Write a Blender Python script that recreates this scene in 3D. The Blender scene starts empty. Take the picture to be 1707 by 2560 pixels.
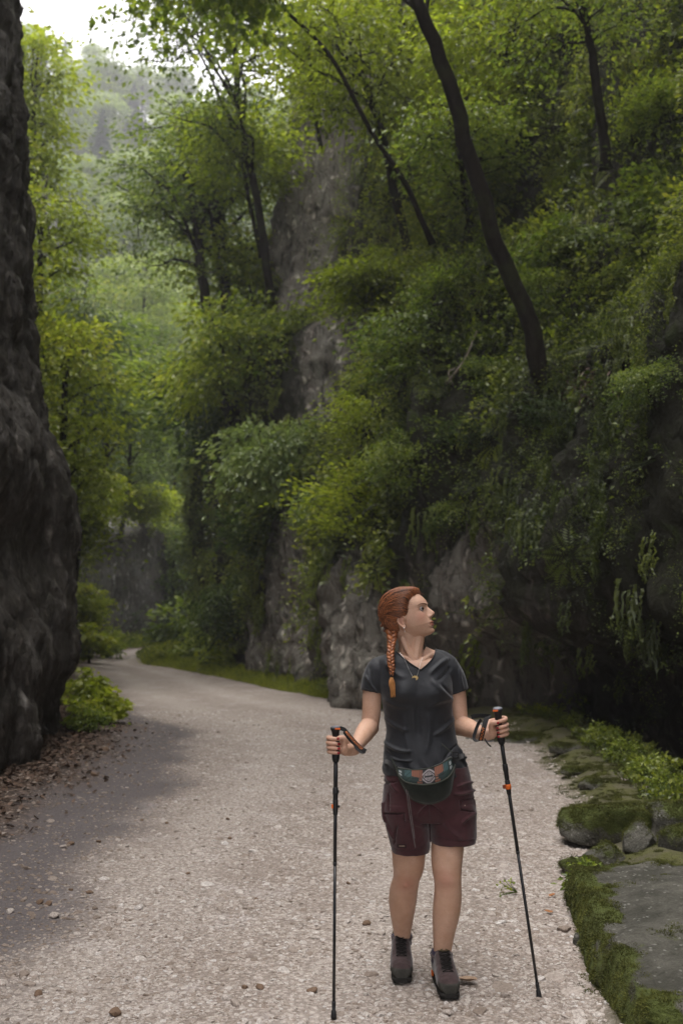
import bpy, bmesh, math, random
import numpy as np
from mathutils import Vector, Matrix, Euler
from mathutils.bvhtree import BVHTree

sc = bpy.context.scene
R = math.radians
# ------------------------------------------------------------------ camera
FPX, CX, CY, HOR, CAMZ = 2490.0, 853.5, 1280.0, 1544.0, 1.55
PITCH = math.atan((HOR - CY) / FPX)
cam_d = bpy.data.cameras.new('camera')
cam = bpy.data.objects.new('camera', cam_d)
sc.collection.objects.link(cam)
cam.location = (0, 0, CAMZ)
cam.rotation_euler = (math.pi / 2 + PITCH, 0, 0)
cam_d.sensor_fit = 'VERTICAL'
cam_d.sensor_height = 36.0
cam_d.sensor_width = 24.0
cam_d.lens = FPX / 2560.0 * 36.0
cam_d.clip_start = 0.05
cam_d.clip_end = 3000
cam_d.dof.use_dof = True
cam_d.dof.focus_distance = 4.35
cam_d.dof.aperture_fstop = 2.8
sc.camera = cam
# ------------------------------------------------------------------ world and sun
SUN_DIR = Vector((-0.14, -0.06, 1.0)).normalized()      # towards the sun, behind thin even cloud
world = bpy.data.worlds.new('World')
sc.world = world
world.use_nodes = True
wn = world.node_tree
wn.nodes.clear()
w_out = wn.nodes.new('ShaderNodeOutputWorld')
w_bg = wn.nodes.new('ShaderNodeBackground')
w_sky = wn.nodes.new('ShaderNodeTexSky')
w_sky.sky_type = 'NISHITA'
w_sky.sun_disc = False
w_sky.sun_elevation = math.asin(SUN_DIR.z)
w_sky.sun_rotation = math.atan2(SUN_DIR.x, SUN_DIR.y)
w_sky.air_density = 1.0
w_sky.dust_density = 4.0
w_mix = wn.nodes.new('ShaderNodeMix')
w_mix.data_type = 'RGBA'
w_mix.inputs[0].default_value = 0.9
w_mix.inputs[7].default_value = (8.5, 8.25, 8.4, 1)       # even overcast cloud
wn.links.new(w_sky.outputs[0], w_mix.inputs[6])
wn.links.new(w_mix.outputs[2], w_bg.inputs[0])
w_bg.inputs[1].default_value = 0.12
wn.links.new(w_bg.outputs[0], w_out.inputs[0])
sun_d = bpy.data.lights.new('sun', 'SUN')
sun = bpy.data.objects.new('sun', sun_d)
sc.collection.objects.link(sun)
sun.rotation_euler = SUN_DIR.to_track_quat('Z', 'Y').to_euler()
sun_d.energy = 1.5
sun_d.angle = R(40)
sun_d.color = (1.0, 0.965, 0.93)
vs = sc.view_settings
vs.view_transform = 'Standard'
vs.look = 'None'
vs.gamma = 1.0
vs.use_curve_mapping = False
vs.exposure = 1.42
sc.cycles.max_bounces = 7
sc.cycles.diffuse_bounces = 3
sc.cycles.glossy_bounces = 2
sc.cycles.transmission_bounces = 4
sc.cycles.transparent_max_bounces = 6
sc.cycles.volume_bounces = 0
sc.cycles.caustics_reflective = False
sc.cycles.caustics_refractive = False
sc.cycles.use_denoising = True

# ------------------------------------------------------------------ helpers
rng = np.random.RandomState(7)

def ray(px, py):
    xc = (px - CX) / FPX
    yc = -(py - CY) / FPX
    c, s = math.cos(PITCH), math.sin(PITCH)
    return Vector((xc, c - yc * s, s + yc * c))

def at(px, py, Y):                        # the point seen at a pixel, Y metres ahead
    d = ray(px, py)
    return Vector((0, 0, CAMZ)) + d * (Y / d.y)

def on_ground(px, py, z=0.0):
    d = ray(px, py)
    return Vector((0, 0, CAMZ)) + d * ((z - CAMZ) / d.z)

_prng = np.random.RandomState(11)
_PERM = _prng.permutation(256)
_PERM = np.concatenate([_PERM, _PERM, _PERM])
_G = _prng.normal(size=(256, 3))
_G /= np.linalg.norm(_G, axis=1)[:, None]

def perlin(P, seed=0):
    P = np.asarray(P, float) + seed * 17.31
    i = np.floor(P).astype(int)
    f = P - i
    u = f * f * f * (f * (f * 6 - 15) + 10)
    i &= 255
    r = 0
    for dx in (0, 1):
        wx = u[:, 0] if dx else 1 - u[:, 0]
        for dy in (0, 1):
            wy = u[:, 1] if dy else 1 - u[:, 1]
            for dz in (0, 1):
                wz = u[:, 2] if dz else 1 - u[:, 2]
                h = _PERM[_PERM[_PERM[(i[:, 0] + dx) & 255] + ((i[:, 1] + dy) & 255)] + ((i[:, 2] + dz) & 255)]
                g = _G[h & 255]
                r = r + wx * wy * wz * (g[:, 0] * (f[:, 0] - dx) + g[:, 1] * (f[:, 1] - dy) + g[:, 2] * (f[:, 2] - dz))
    return r * 1.4

def fbm(P, octs=4, gain=0.5, seed=0):
    P = np.asarray(P, float)
    a, t, r = 1.0, 0.0, 0
    for k in range(octs):
        r = r + a * perlin(P, seed + k)
        t += a
        a *= gain
        P = P * 2.03
    return r / t

def ridged(P, octs=4, gain=0.5, seed=0):
    P = np.asarray(P, float)
    a, t, r = 1.0, 0.0, 0
    for k in range(octs):
        r = r + a * (1 - 2 * np.abs(perlin(P, seed + k)))
        t += a
        a *= gain
        P = P * 2.1
    return r / t

def sstep(a, b, x):
    t = np.clip((np.asarray(x, float) - a) / (b - a), 0, 1)
    return t * t * (3 - 2 * t)

def link(o, parent=None):
    sc.collection.objects.link(o)
    if parent is not None:
        o.parent = parent
    return o

def mesh_np(name, V, F, mats=None, smooth=False, attrs=None, mat_idx=None):
    """V (n,3), F list of equally long face index arrays or one (m,k) array"""
    me = bpy.data.meshes.new(name)
    V = np.asarray(V, np.float32)
    Fs = F if isinstance(F, (list, tuple)) else [F]
    Fs = [np.asarray(f, np.int32) for f in Fs if len(f)]
    me.vertices.add(len(V))
    me.vertices.foreach_set('co', V.ravel())
    nl = sum(f.size for f in Fs)
    nf = sum(len(f) for f in Fs)
    me.loops.add(nl)
    me.polygons.add(nf)
    me.loops.foreach_set('vertex_index', np.concatenate([f.ravel() for f in Fs]))
    sizes = np.concatenate([np.full(len(f), f.shape[1]) for f in Fs])
    starts = np.concatenate([[0], np.cumsum(sizes)[:-1]])
    me.polygons.foreach_set('loop_start', starts.astype(np.int32))
    me.polygons.foreach_set('loop_total', sizes.astype(np.int32))
    if mat_idx is not None:
        me.polygons.foreach_set('material_index', np.asarray(mat_idx, np.int32))
    me.update(calc_edges=True)
    me.validate()
    me.polygons.foreach_set('use_smooth', np.full(len(me.polygons), smooth))
    for m in (mats or []):
        me.materials.append(m)
    for k, (dom, arr) in (attrs or {}).items():
        arr = np.asarray(arr, np.float32)
        if arr.ndim == 1:
            a = me.attributes.new(k, 'FLOAT', dom)
            a.data.foreach_set('value', arr)
        else:
            a = me.attributes.new(k, 'FLOAT_COLOR', dom)
            a.data.foreach_set('color', arr.ravel())
    return me

def obj(name, me, parent=None, label=None, cat=None, group=None, kind=None):
    o = bpy.data.objects.new(name, me)
    link(o, parent)
    return tag(o, label, cat, group, kind)

def tag(o, label=None, cat=None, group=None, kind=None):
    if label: o['label'] = label
    if cat: o['category'] = cat
    if group: o['group'] = group
    if kind: o['kind'] = kind
    return o

def empty(name, loc, label=None, cat=None, group=None):
    o = bpy.data.objects.new(name, None)
    o.empty_display_size = 0.1
    link(o)
    o.location = loc
    return tag(o, label, cat, group)

def grid_faces(nu, nv, close_u=False):
    iu = np.arange(nu if close_u else nu - 1)
    iv = np.arange(nv - 1)
    A, B = np.meshgrid(iu, iv, indexing='ij')
    A2 = (A + 1) % nu
    return np.stack([A * nv + B, A2 * nv + B, A2 * nv + B + 1, A * nv + B + 1], -1).reshape(-1, 4)

def tube_np(pts, rad, n=8, caps=True, squash=None):
    """tapered tube along a polyline -> V, F(quads)"""
    pts = np.asarray(pts, float)
    m = len(pts)
    rad = np.broadcast_to(np.asarray(rad, float), (m,))
    T = np.gradient(pts, axis=0)
    T /= np.linalg.norm(T, axis=1)[:, None] + 1e-9
    ref = np.array([0, 0, 1.0]) if abs(T[0, 2]) < 0.9 else np.array([1.0, 0, 0])
    V = []
    nprev = None
    for k in range(m):
        t = T[k]
        if nprev is None:
            a = np.cross(t, ref)
        else:
            a = nprev - t * np.dot(nprev, t)
        a /= np.linalg.norm(a) + 1e-9
        nprev = a
        b = np.cross(t, a)
        th = np.linspace(0, 2 * np.pi, n, endpoint=False)
        V.append(pts[k] + rad[k] * (np.cos(th)[:, None] * a + np.sin(th)[:, None] * b))
    V = np.concatenate(V)
    i, j = np.meshgrid(np.arange(m - 1), np.arange(n), indexing='ij')
    j2 = (j + 1) % n
    F = np.stack([i * n + j, i * n + j2, (i + 1) * n + j2, (i + 1) * n + j], -1).reshape(-1, 4)
    if caps:
        V = np.concatenate([V, pts[:1], pts[-1:]])
        c0, c1 = m * n, m * n + 1
        jj = np.arange(n)
        j2 = (jj + 1) % n
        F = np.concatenate([F, np.stack([j2, jj, np.full(n, c0), np.full(n, c0)], -1)[:, :4],
                            np.stack([(m - 1) * n + jj, (m - 1) * n + j2, np.full(n, c1), np.full(n, c1)], -1)])
    return V, F

def fix_deg(F):
    """split degenerate quads (a,b,c,c) into tris"""
    F = np.asarray(F)
    d = F[:, 2] == F[:, 3]
    return [F[~d], F[d][:, :3]]

class Acc:
    """collects pieces of one mesh"""
    def __init__(s): s.V, s.Q, s.T, s.n, s.a, s.tm, s.qm = [], [], [], 0, [], [], []
    def add(s, V, F, var=None, mi=0):
        V = np.asarray(V, float)
        F = F if isinstance(F, list) else [F]
        for f in F:
            f = np.asarray(f)
            if not len(f): continue
            if f.shape[1] == 4:
                for g in fix_deg(f):
                    if not len(g): continue
                    (s.Q if g.shape[1] == 4 else s.T).append(g + s.n)
                    (s.qm if g.shape[1] == 4 else s.tm).append(np.full(len(g), mi))
            else:
                s.T.append(f + s.n)
                s.tm.append(np.full(len(f), mi))
        s.V.append(V)
        s.n += len(V)
        s.a.append(np.full(len(V), 0.5 if var is None else var) if var is None or np.isscalar(var) else np.asarray(var))
    def mesh(s, name, mats, smooth=True):
        Fs, mi = [], []
        if s.Q: Fs.append(np.concatenate(s.Q)); mi += s.qm
        if s.T: Fs.append(np.concatenate(s.T)); mi += s.tm
        return mesh_np(name, np.concatenate(s.V), Fs, mats, smooth, {'var': ('POINT', np.concatenate(s.a))}, np.concatenate(mi))

def box_np(c, h, rot=None):
    V = np.array([[x, y, z] for x in (-1, 1) for y in (-1, 1) for z in (-1, 1)], float) * np.asarray(h)
    if rot is not None: V = V @ np.asarray(rot).T
    return V + np.asarray(c), np.array([[0, 1, 3, 2], [4, 6, 7, 5], [0, 4, 5, 1], [2, 3, 7, 6], [0, 2, 6, 4], [1, 5, 7, 3]])

def catmull(pts, n):
    P = np.asarray(pts, float)
    P = np.concatenate([[2 * P[0] - P[1]], P, [2 * P[-1] - P[-2]]])
    out = []
    m = len(P) - 3
    for t in np.linspace(0, m, n):
        k = min(int(t), m - 1)
        u = t - k
        a, b, c, d = P[k], P[k + 1], P[k + 2], P[k + 3]
        out.append(0.5 * ((2 * b) + (-a + c) * u + (2 * a - 5 * b + 4 * c - d) * u * u + (-a + 3 * b - 3 * c + d) * u ** 3))
    return np.array(out)

# ------------------------------------------------------------------ materials
class NT:
    def __init__(s, name):
        s.m = bpy.data.materials.new(name)
        s.m.use_nodes = True
        s.t = s.m.node_tree
        s.t.nodes.clear()
        s.out = s.t.nodes.new('ShaderNodeOutputMaterial')
    def n(s, typ, **kw):
        nd = s.t.nodes.new('ShaderNode' + typ)
        for k, v in kw.items():
            setattr(nd, k, v)
        return nd
    def l(s, a, b): s.t.links.new(a, b)
    def val(s, sock, v):
        if hasattr(v, 'is_linked') or hasattr(v, 'links'): s.l(v, sock)
        else: sock.default_value = v
    def coords(s, which='Object'):
        return s.n('TexCoord').outputs[which]
    def mapping(s, scale=(1, 1, 1), rot=(0, 0, 0), src=None, loc=(0, 0, 0)):
        mp = s.n('Mapping')
        s.l(src if src is not None else s.geo(), mp.inputs[0])
        mp.inputs['Scale'].default_value = scale
        mp.inputs['Rotation'].default_value = rot
        mp.inputs['Location'].default_value = loc
        return mp.outputs[0]
    def geo(s): return s.n('NewGeometry').outputs['Position']
    def noise(s, vec, scale=5, detail=4, rough=0.55, dist=0, out='Fac'):
        t = s.n('TexNoise')
        s.l(vec, t.inputs['Vector'])
        t.inputs['Scale'].default_value = scale
        t.inputs['Detail'].default_value = detail
        t.inputs['Roughness'].default_value = rough
        t.inputs['Distortion'].default_value = dist
        return t.outputs[out]
    def voro(s, vec, scale=5, feat='F1', out='Distance', rnd=1.0):
        t = s.n('TexVoronoi', feature=feat)
        s.l(vec, t.inputs['Vector'])
        t.inputs['Scale'].default_value = scale
        t.inputs['Randomness'].default_value = rnd
        return t.outputs[out]
    def ramp(s, fac, stops):
        r = s.n('ValToRGB')
        s.l(fac, r.inputs[0])
        el = r.color_ramp.elements
        while len(el) < len(stops): el.new(0.5)
        for e, (p, c) in zip(el, stops):
            e.position = p
            e.color = (c, c, c, 1) if np.isscalar(c) else (*c, 1)
        return r.outputs[0]
    def mix(s, fac, a, b, mode='MIX'):
        m = s.n('Mix', data_type='RGBA', blend_type=mode)
        s.val(m.inputs[0], fac)
        s.val(m.inputs[6], a if hasattr(a, 'links') else (*a, 1))
        s.val(m.inputs[7], b if hasattr(b, 'links') else (*b, 1))
        return m.outputs[2]
    def math(s, op, a, b=0.0, clamp=False):
        m = s.n('Math', operation=op, use_clamp=clamp)
        s.val(m.inputs[0], a)
        s.val(m.inputs[1], b)
        return m.outputs[0]
    def attr(s, name, typ='GEOMETRY', out='Fac'):
        a = s.n('Attribute', attribute_type=typ, attribute_name=name)
        return a.outputs[out]
    def bump(s, h, strength=0.5, dist=0.02, normal=None):
        b = s.n('Bump')
        s.l(h, b.inputs['Height'])
        b.inputs['Strength'].default_value = strength
        b.inputs['Distance'].default_value = dist
        if normal is not None: s.l(normal, b.inputs['Normal'])
        return b.outputs[0]
    def bsdf(s, color, rough=0.8, normal=None, spec=0.3, **kw):
        b = s.n('BsdfPrincipled')
        s.val(b.inputs['Base Color'], color if hasattr(color, 'links') else (*color, 1))
        s.val(b.inputs['Roughness'], rough)
        b.inputs['Specular IOR Level'].default_value = spec
        for k, v in kw.items():
            b.inputs[k].default_value = v
        if normal is not None: s.l(normal, b.inputs['Normal'])
        s.l(b.outputs[0], s.out.inputs[0])
        return b

def rock_mat(name, c1, c2, c3, moss=(0.035, 0.05, 0.012), stretch=0.35, moss_amt=1.0, fine=1.0):
    m = NT(name)
    v = m.mapping((1, 1, stretch))
    p = m.geo()
    big = m.noise(v, 0.7, 4, 0.6, 0.6)
    mid = m.noise(v, 3.0, 6, 0.65, 0.8)
    fin = m.noise(m.mapping((1, 1, 0.7)), 16 * fine, 6, 0.7)
    crk = m.voro(m.mapping((1, 1, 0.45)), 3.2, 'DISTANCE_TO_EDGE')
    col = m.mix(m.ramp(big, [(0.35, 0.0), (0.62, 1.0)]), c1, c2)
    col = m.mix(m.ramp(mid, [(0.48, 0.0), (0.66, 1.0)]), col, c3)
    col = m.mix(m.ramp(fin, [(0.3, 0.75), (0.55, 0.0)]), col, tuple(x * 0.35 for x in c1))
    # dark mineral streaks that run down the face
    st = m.noise(m.mapping((3.2, 3.2, 0.22)), 1.6, 5, 0.6, 0.5)
    col = m.mix(m.ramp(st, [(0.5, 0.0), (0.7, 0.8)]), col, (0.025, 0.022, 0.017))
    col = m.mix(m.math('MULTIPLY', m.attr('bare'), 1.7, True), col, m.mix(m.ramp(mid, [(0.35, 0.0), (0.62, 1.0)]), tuple(x * 2.0 for x in c3), tuple(min(0.78, x * 3.6) for x in c3)))
    col = m.mix(m.ramp(m.noise(m.mapping((2.2, 2.2, 0.5)), 2.6, 5, 0.7, 0.8), [(0.52, 0.0), (0.62, 0.75)]), col, tuple(x * 0.45 for x in c1))
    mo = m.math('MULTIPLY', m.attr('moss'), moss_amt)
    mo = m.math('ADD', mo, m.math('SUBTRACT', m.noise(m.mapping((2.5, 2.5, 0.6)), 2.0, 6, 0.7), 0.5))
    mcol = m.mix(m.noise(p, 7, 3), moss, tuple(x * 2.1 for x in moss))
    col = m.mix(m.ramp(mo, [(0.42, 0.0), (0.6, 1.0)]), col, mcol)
    def rn(vec, sc_, det):
        t = m.n('TexNoise', noise_type='RIDGED_MULTIFRACTAL')
        m.l(vec, t.inputs['Vector'])
        t.inputs['Scale'].default_value = sc_; t.inputs['Detail'].default_value = det
        t.inputs['Roughness'].default_value = 0.6; t.inputs['Distortion'].default_value = 0.5
        return t.outputs['Fac']
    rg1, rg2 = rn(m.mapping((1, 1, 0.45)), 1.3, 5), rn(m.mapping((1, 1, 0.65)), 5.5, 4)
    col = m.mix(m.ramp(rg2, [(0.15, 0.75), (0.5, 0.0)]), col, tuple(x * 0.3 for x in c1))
    h = m.math('ADD', m.math('MULTIPLY', mid, 1.0), m.math('MULTIPLY', fin, 0.35))
    h = m.math('ADD', h, m.math('MULTIPLY', m.ramp(crk, [(0.0, 0.0), (0.06, 1.0)]), 0.10))
    h = m.math('ADD', h, m.math('ADD', m.math('MULTIPLY', rg1, 0.5), m.math('MULTIPLY', rg2, 0.25)))
    nrm = m.bump(h, 1.0, 0.16)
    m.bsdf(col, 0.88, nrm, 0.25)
    return m.m

def leaf_mat(name, cols, trans=0.45, inst=False, rough=0.36, spec=0.5):
    m = NT(name)
    v = m.attr('var', 'INSTANCER' if inst else 'GEOMETRY')
    if inst:
        lv = m.attr('var', 'GEOMETRY')
        v = m.math('ADD', m.math('MULTIPLY', v, 0.62), m.math('MULTIPLY', m.math('SUBTRACT', lv, 0.12), 0.5), True)
    else:
        ob = m.n('ObjectInfo').outputs['Random']
        v = m.math('ADD', v, m.math('MULTIPLY', m.math('SUBTRACT', ob, 0.5), 0.35), True)
    n = len(cols)
    c = m.ramp(v, [(i / (n - 1), cc) for i, cc in enumerate(cols)])
    b = m.bsdf(c, rough, None, spec)
    t = m.n('BsdfTranslucent')
    m.l(m.mix(1.0, c, (1.20, 1.30, 0.66), 'MULTIPLY'), t.inputs[0])
    mx = m.n('MixShader')
    mx.inputs[0].default_value = trans
    m.l(b.outputs[0], mx.inputs[1])
    m.l(t.outputs[0], mx.inputs[2])
    m.l(mx.outputs[0], m.out.inputs[0])
    return m.m

def plain(name, col, rough=0.7, spec=0.3, bump=None, **kw):
    m = NT(name)
    p = m.coords()
    nz = m.noise(p, 30, 4)
    c = m.mix(m.ramp(nz, [(0.3, 0.0), (0.75, 1.0)]), tuple(x * 0.75 for x in col), tuple(min(1, x * 1.2) for x in col))
    nrm = m.bump(m.noise(p, bump[0], 5, 0.7), bump[1], bump[2]) if bump else None
    m.bsdf(c, rough, nrm, spec, **kw)
    return m.m

def bark_mat(name, col, moss=0.2):
    m = NT(name)
    v = m.mapping((1, 1, 0.18), src=m.coords())
    n = m.noise(v, 14, 6, 0.7, 0.4)
    c = m.mix(m.ramp(n, [(0.3, 0.0), (0.7, 1.0)]), tuple(x * 0.45 for x in col), tuple(x * 1.35 for x in col))
    g = m.noise(m.coords(), 2.5, 4, 0.6)
    c = m.mix(m.ramp(g, [(0.5, 0.0), (0.7, moss)]), c, (0.05, 0.065, 0.02))
    m.bsdf(c, 0.9, m.bump(n, 0.8, 0.02), 0.2)
    return m.m
# ================================================================== the gorge
M_right = rock_mat('right_cliff_rock', (0.07, 0.06, 0.046), (0.125, 0.107, 0.087), (0.24, 0.205, 0.175), moss=(0.020, 0.026, 0.007))  # moss coloured near black, also standing in for shade between the leaves
M_left = rock_mat('left_cliff_rock', (0.13, 0.115, 0.095), (0.24, 0.215, 0.19), (0.48, 0.45, 0.42), moss=(0.035, 0.04, 0.014), moss_amt=0.8)
M_far = rock_mat('far_rock', (0.14, 0.125, 0.11), (0.24, 0.22, 0.2), (0.38, 0.35, 0.33))

R_BASE = [(4.6, -14), (4.4, -4), (4.3, 3), (4.1, 7), (3.9, 10.5), (3.3, 13.5), (2.1, 16.2), (0.9, 17.9), (-0.2, 19.6), (-1.2, 22.5),  # near end runs unseen past the camera, extended to shade the gorge
          (-2.4, 26.6), (-3.9, 31.6), (-5.0, 35.0), (-5.7, 37.0), (-5.6, 38.5), (-4.2, 42), (0, 48), (8, 56), (20, 66)]
L_BASE = [(-3.7, -14), (-3.3, -6), (-3.2, 2), (-3.1, 6), (-3.18, 9.3), (-3.2, 10.9), (-3.22, 12.3), (-3.55, 13.6), (-4.6, 15.0), (-5.9, 17.5)]  # likewise extended out of view behind the camera to darken the gorge
L2_BASE = [(-5.4, 16.0), (-6.7, 20), (-7.9, 25), (-9.6, 33), (-11.2, 42), (-12.9, 50), (-12.2, 52.4), (-10.1, 53.2), (-9.5, 55.5), (-9.2, 60), (-4, 72), (4, 86)]

BARE = []        # centres of bare rock patches: point, radii (along the face, vertical)
def bare_mask(V):
    m = np.zeros(len(V))
    for c, r, rz in BARE:
        d = ((V[:, 0] - c[0]) / r) ** 2 + ((V[:, 1] - c[1]) / (r * 1.6)) ** 2 + ((V[:, 2] - c[2]) / rz) ** 2
        m = np.maximum(m, np.exp(-d * 0.9))
    return m
def face_sheet(name, base, zs, offs, step, parent=None, mat=None, mossf=None, side=1):
    P = catmull(base, 3000)
    seg = np.r_[0, np.cumsum(np.linalg.norm(np.diff(P, axis=0), axis=1))]
    st = step(np.interp(seg, seg, P[:, 1]))
    cs = np.r_[0, np.cumsum(np.diff(seg) / st[:-1])]
    n = int(cs[-1]) + 1
    s = np.interp(np.linspace(0, cs[-1], n), cs, seg)
    B = np.stack([np.interp(s, seg, P[:, k]) for k in (0, 1)], 1)
    T = np.gradient(B, axis=0)
    k = np.ones(9) / 9
    T = np.stack([np.convolve(np.pad(T[:, i], 4, 'edge'), k, 'valid') for i in (0, 1)], 1)
    T /= np.linalg.norm(T, axis=1)[:, None]
    N = np.stack([T[:, 1], -T[:, 0]], 1) * side
    nz = len(zs)
    S, Z = np.meshgrid(s, zs, indexing='ij')
    BX = np.repeat(B[:, None, 0], nz, 1)
    BY = np.repeat(B[:, None, 1], nz, 1)
    O, DZ = offs(S.ravel(), BX.ravel(), BY.ravel(), Z.ravel())
    V = np.stack([BX.ravel() + O * np.repeat(N[:, None, 0], nz, 1).ravel(),
                  BY.ravel() + O * np.repeat(N[:, None, 1], nz, 1).ravel(), Z.ravel() + DZ], 1)
    F = grid_faces(len(s), nz)
    if side < 0: F = F[:, ::-1]
    G = V.reshape(len(s), nz, 3)
    nr = np.cross(np.gradient(G, axis=0), np.gradient(G, axis=1)).reshape(-1, 3)
    nr /= np.linalg.norm(nr, axis=1)[:, None] + 1e-9
    nr *= -1 if side > 0 else 1
    nr = np.where((nr[:, :2] * -np.repeat(N[:, None], nz, 1).reshape(-1, 2)).sum(1)[:, None] < -0.2, -nr, nr)
    ms = mossf(V, nr)
    me = mesh_np(name, V, F, [mat], True, {'moss': ('POINT', ms), 'bare': ('POINT', bare_mask(V) if name == 'cliff_face' else np.zeros(len(V)))})
    return V, nr, F, me

def lerp_y(y, pts):
    a = np.array(pts, float)
    return np.interp(y, a[:, 0], a[:, 1])

def right_off(S, X, Y, Z):
    H = lerp_y(Y, [(-10, 30), (12, 26), (20, 19), (27, 21), (31, 14), (33, 11), (37, 7.5), (45, 5), (66, 4)])
    o = lerp_y(Y, [(-10, 0.06), (8, 0.07), (14, 0.12), (22, 0.16), (34, 0.10)]) * np.maximum(Z, 0)
    near = sstep(17.5, 14.5, Y)
    o += near * 1.5 * sstep(1.7, 0.7, Z)                       # undercut over the stream bed
    o += 0.85 * sstep(17, 20, Y) * sstep(41, 37, Y)
    o += np.maximum(Z - H, 0) * 1.0
    q = np.stack([S / 5.0, Z / 11.0, Z * 0], 1)
    o += 1.7 * fbm(q, 3, seed=2)
    o += 0.75 * ridged(np.stack([S / 2.1, Z / 5.5, Z * 0], 1), 3, seed=5) * -1
    P = np.stack([S, Z * 0.5, X * 0], 1)
    sh_ = S + Z * 0.45                                     # joints lean the way the beds dip
    o -= 0.36 * ridged(np.stack([sh_, Z * 0.55, X * 0], 1) / 0.9, 5, 0.64, seed=9)
    o -= 0.10 * ridged(np.stack([sh_ / 0.35, Z / 0.8, X * 0], 1), 3, 0.6, seed=19)
    o += 0.16 * np.abs(fbm(np.stack([S, Z * 1.3, X * 0], 1) / 0.45, 3, 0.6, seed=12)) * 2
    # soil ledges on which trees stand
    for (ly, lz, d, w) in ((12.4, 5.1, 1.3, 1.8), (8.0, 6.2, 1.0, 2.5), (16.5, 7.6, 1.2, 2.5), (21.0, 5.6, 1.0, 2.4), (11.5, 9.4, 1.4, 2.5), (25.5, 9, 1.2, 3)):
        o += d * sstep(lz - 0.15, lz + 0.35, Z) * np.exp(-((Y - ly) / w) ** 2)
    # ribs of bare rock
    o -= 1.0 * np.exp(-((Y - 27.5) / 2.3) ** 2) * sstep(5, 8, Z)
    o -= 0.5 * np.abs(np.sin(S * 2.1 + 0.35 * Z)) * np.exp(-((Y - 26.5) / 4) ** 2) * sstep(3, 8, Z)
    o -= 0.9 * np.exp(-((Y - 13.1) / 1.0) ** 2 - ((Z - 2.0) / 1.7) ** 2)
    o -= 0.8 * np.exp(-((Y - 23.0) / 1.7) ** 2 - ((Z - 2.3) / 2.6) ** 2)
    dz = 0.12 * fbm(np.stack([S, Z, X * 0], 1) / 0.6, 3, seed=4)
    return o, dz

zsR = np.r_[np.arange(-2.2, 13, 0.11), np.arange(13, 26, 0.25), np.arange(26, 60, 1.2)]
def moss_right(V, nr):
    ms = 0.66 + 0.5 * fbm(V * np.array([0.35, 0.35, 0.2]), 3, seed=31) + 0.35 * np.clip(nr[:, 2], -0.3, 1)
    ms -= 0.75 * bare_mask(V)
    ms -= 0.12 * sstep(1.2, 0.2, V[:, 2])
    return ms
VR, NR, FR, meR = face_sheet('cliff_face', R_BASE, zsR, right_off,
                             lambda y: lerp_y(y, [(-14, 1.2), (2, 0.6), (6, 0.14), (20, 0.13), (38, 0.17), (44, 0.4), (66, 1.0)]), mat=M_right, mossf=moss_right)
cliff_r = empty('rock_cliff', (4, 12, 0), 'tall mossy limestone cliff overgrown with leaves, behind and right of the woman', 'cliff')
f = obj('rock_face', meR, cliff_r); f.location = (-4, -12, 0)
bvhR = BVHTree.FromPolygons([tuple(v) for v in VR], FR.tolist())
for px, py, r_, rz_ in ((1200, 1480, 0.55, 0.9), (1260, 1580, 0.55, 0.7), (1320, 1680, 0.5, 0.45), (730, 1400, 0.45, 1.3), (770, 1530, 0.8, 1.1), (860, 1560, 0.55, 1.1), (900, 1640, 0.7, 0.7),
                     (622, 1500, 0.35, 0.9), (660, 1640, 0.9, 0.8), (800, 430, 0.8, 1.6), (790, 520, 0.9, 1.5), (765, 620, 0.9, 1.5), (735, 740, 0.8, 1.1), (820, 900, 0.5, 1.3), (830, 760, 0.5, 1.0), (880, 180, 0.8, 1.6), (480, 1560, 0.5, 1.3)):
    d = ray(px, py).normalized()
    p_, n_, i_, ds_ = bvhR.ray_cast(Vector((0, 0, CAMZ)), d)
    if p_ is not None: BARE.append(((p_.x, p_.y, p_.z), r_ * 1.4, rz_ * 1.3))
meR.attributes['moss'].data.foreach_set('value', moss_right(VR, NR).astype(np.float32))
meR.attributes['bare'].data.foreach_set('value', bare_mask(VR).astype(np.float32))

def left_off(S, X, Y, Z):
    o = 0.07 * np.maximum(Z, 0)
    o += 0.30 * fbm(np.stack([S / 2.2, Z / 3.2, Z * 0], 1), 3, seed=41)
    o -= 0.20 * ridged(np.stack([S / 1.1, Z / 2.6, Z * 0 + 3], 1), 4, 0.55, seed=45)
    o -= 0.12 * ridged(np.stack([(S + 0.25 * Z) / 0.30, Z / 1.1, Z * 0 + 3], 1), 5, 0.66, seed=48)
    o += 0.12 * np.abs(fbm(np.stack([(S + 0.2 * Z) / 0.26, Z / 0.9, Z * 0], 1), 4, 0.6, seed=46)) * 2
    lay = Z * 1.25 + 0.5 * fbm(np.stack([S / 1.5, Z / 1.5, Z * 0], 1), 2, seed=47)
    o += 0.07 * (np.abs((lay % 1.0) - 0.5) * 2) ** 3 * (0.4 + 0.9 * np.clip(fbm(np.stack([S / 1.2, Z / 0.8, Z * 0], 1), 2, seed=49) + 0.4, 0, 1))
    # an overhanging brow about half way up, hollow under it, foot kicked out
    o -= 0.26 * np.exp(-((Z - 3.4) / 0.8) ** 2) * sstep(6, 9, Y)
    o += 0.12 + 0.30 * sstep(2.0, 4.2, Z) + 0.10 * sstep(5, 8, Z)
    o += 0.30 * np.exp(-((Z - 2.3) / 0.55) ** 2) * sstep(13.5, 10, Y)
    o += 0.30 * np.exp(-((Z - 0.3) / 0.45) ** 2) * sstep(10, 13, Y)
    o += sstep(13, 15, Z) * 2.0 + np.maximum(Z - 14, 0) * 0.8
    dz = 0.1 * fbm(np.stack([S, Z, X * 0], 1) / 0.5, 3, seed=4)
    return o, dz
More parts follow.
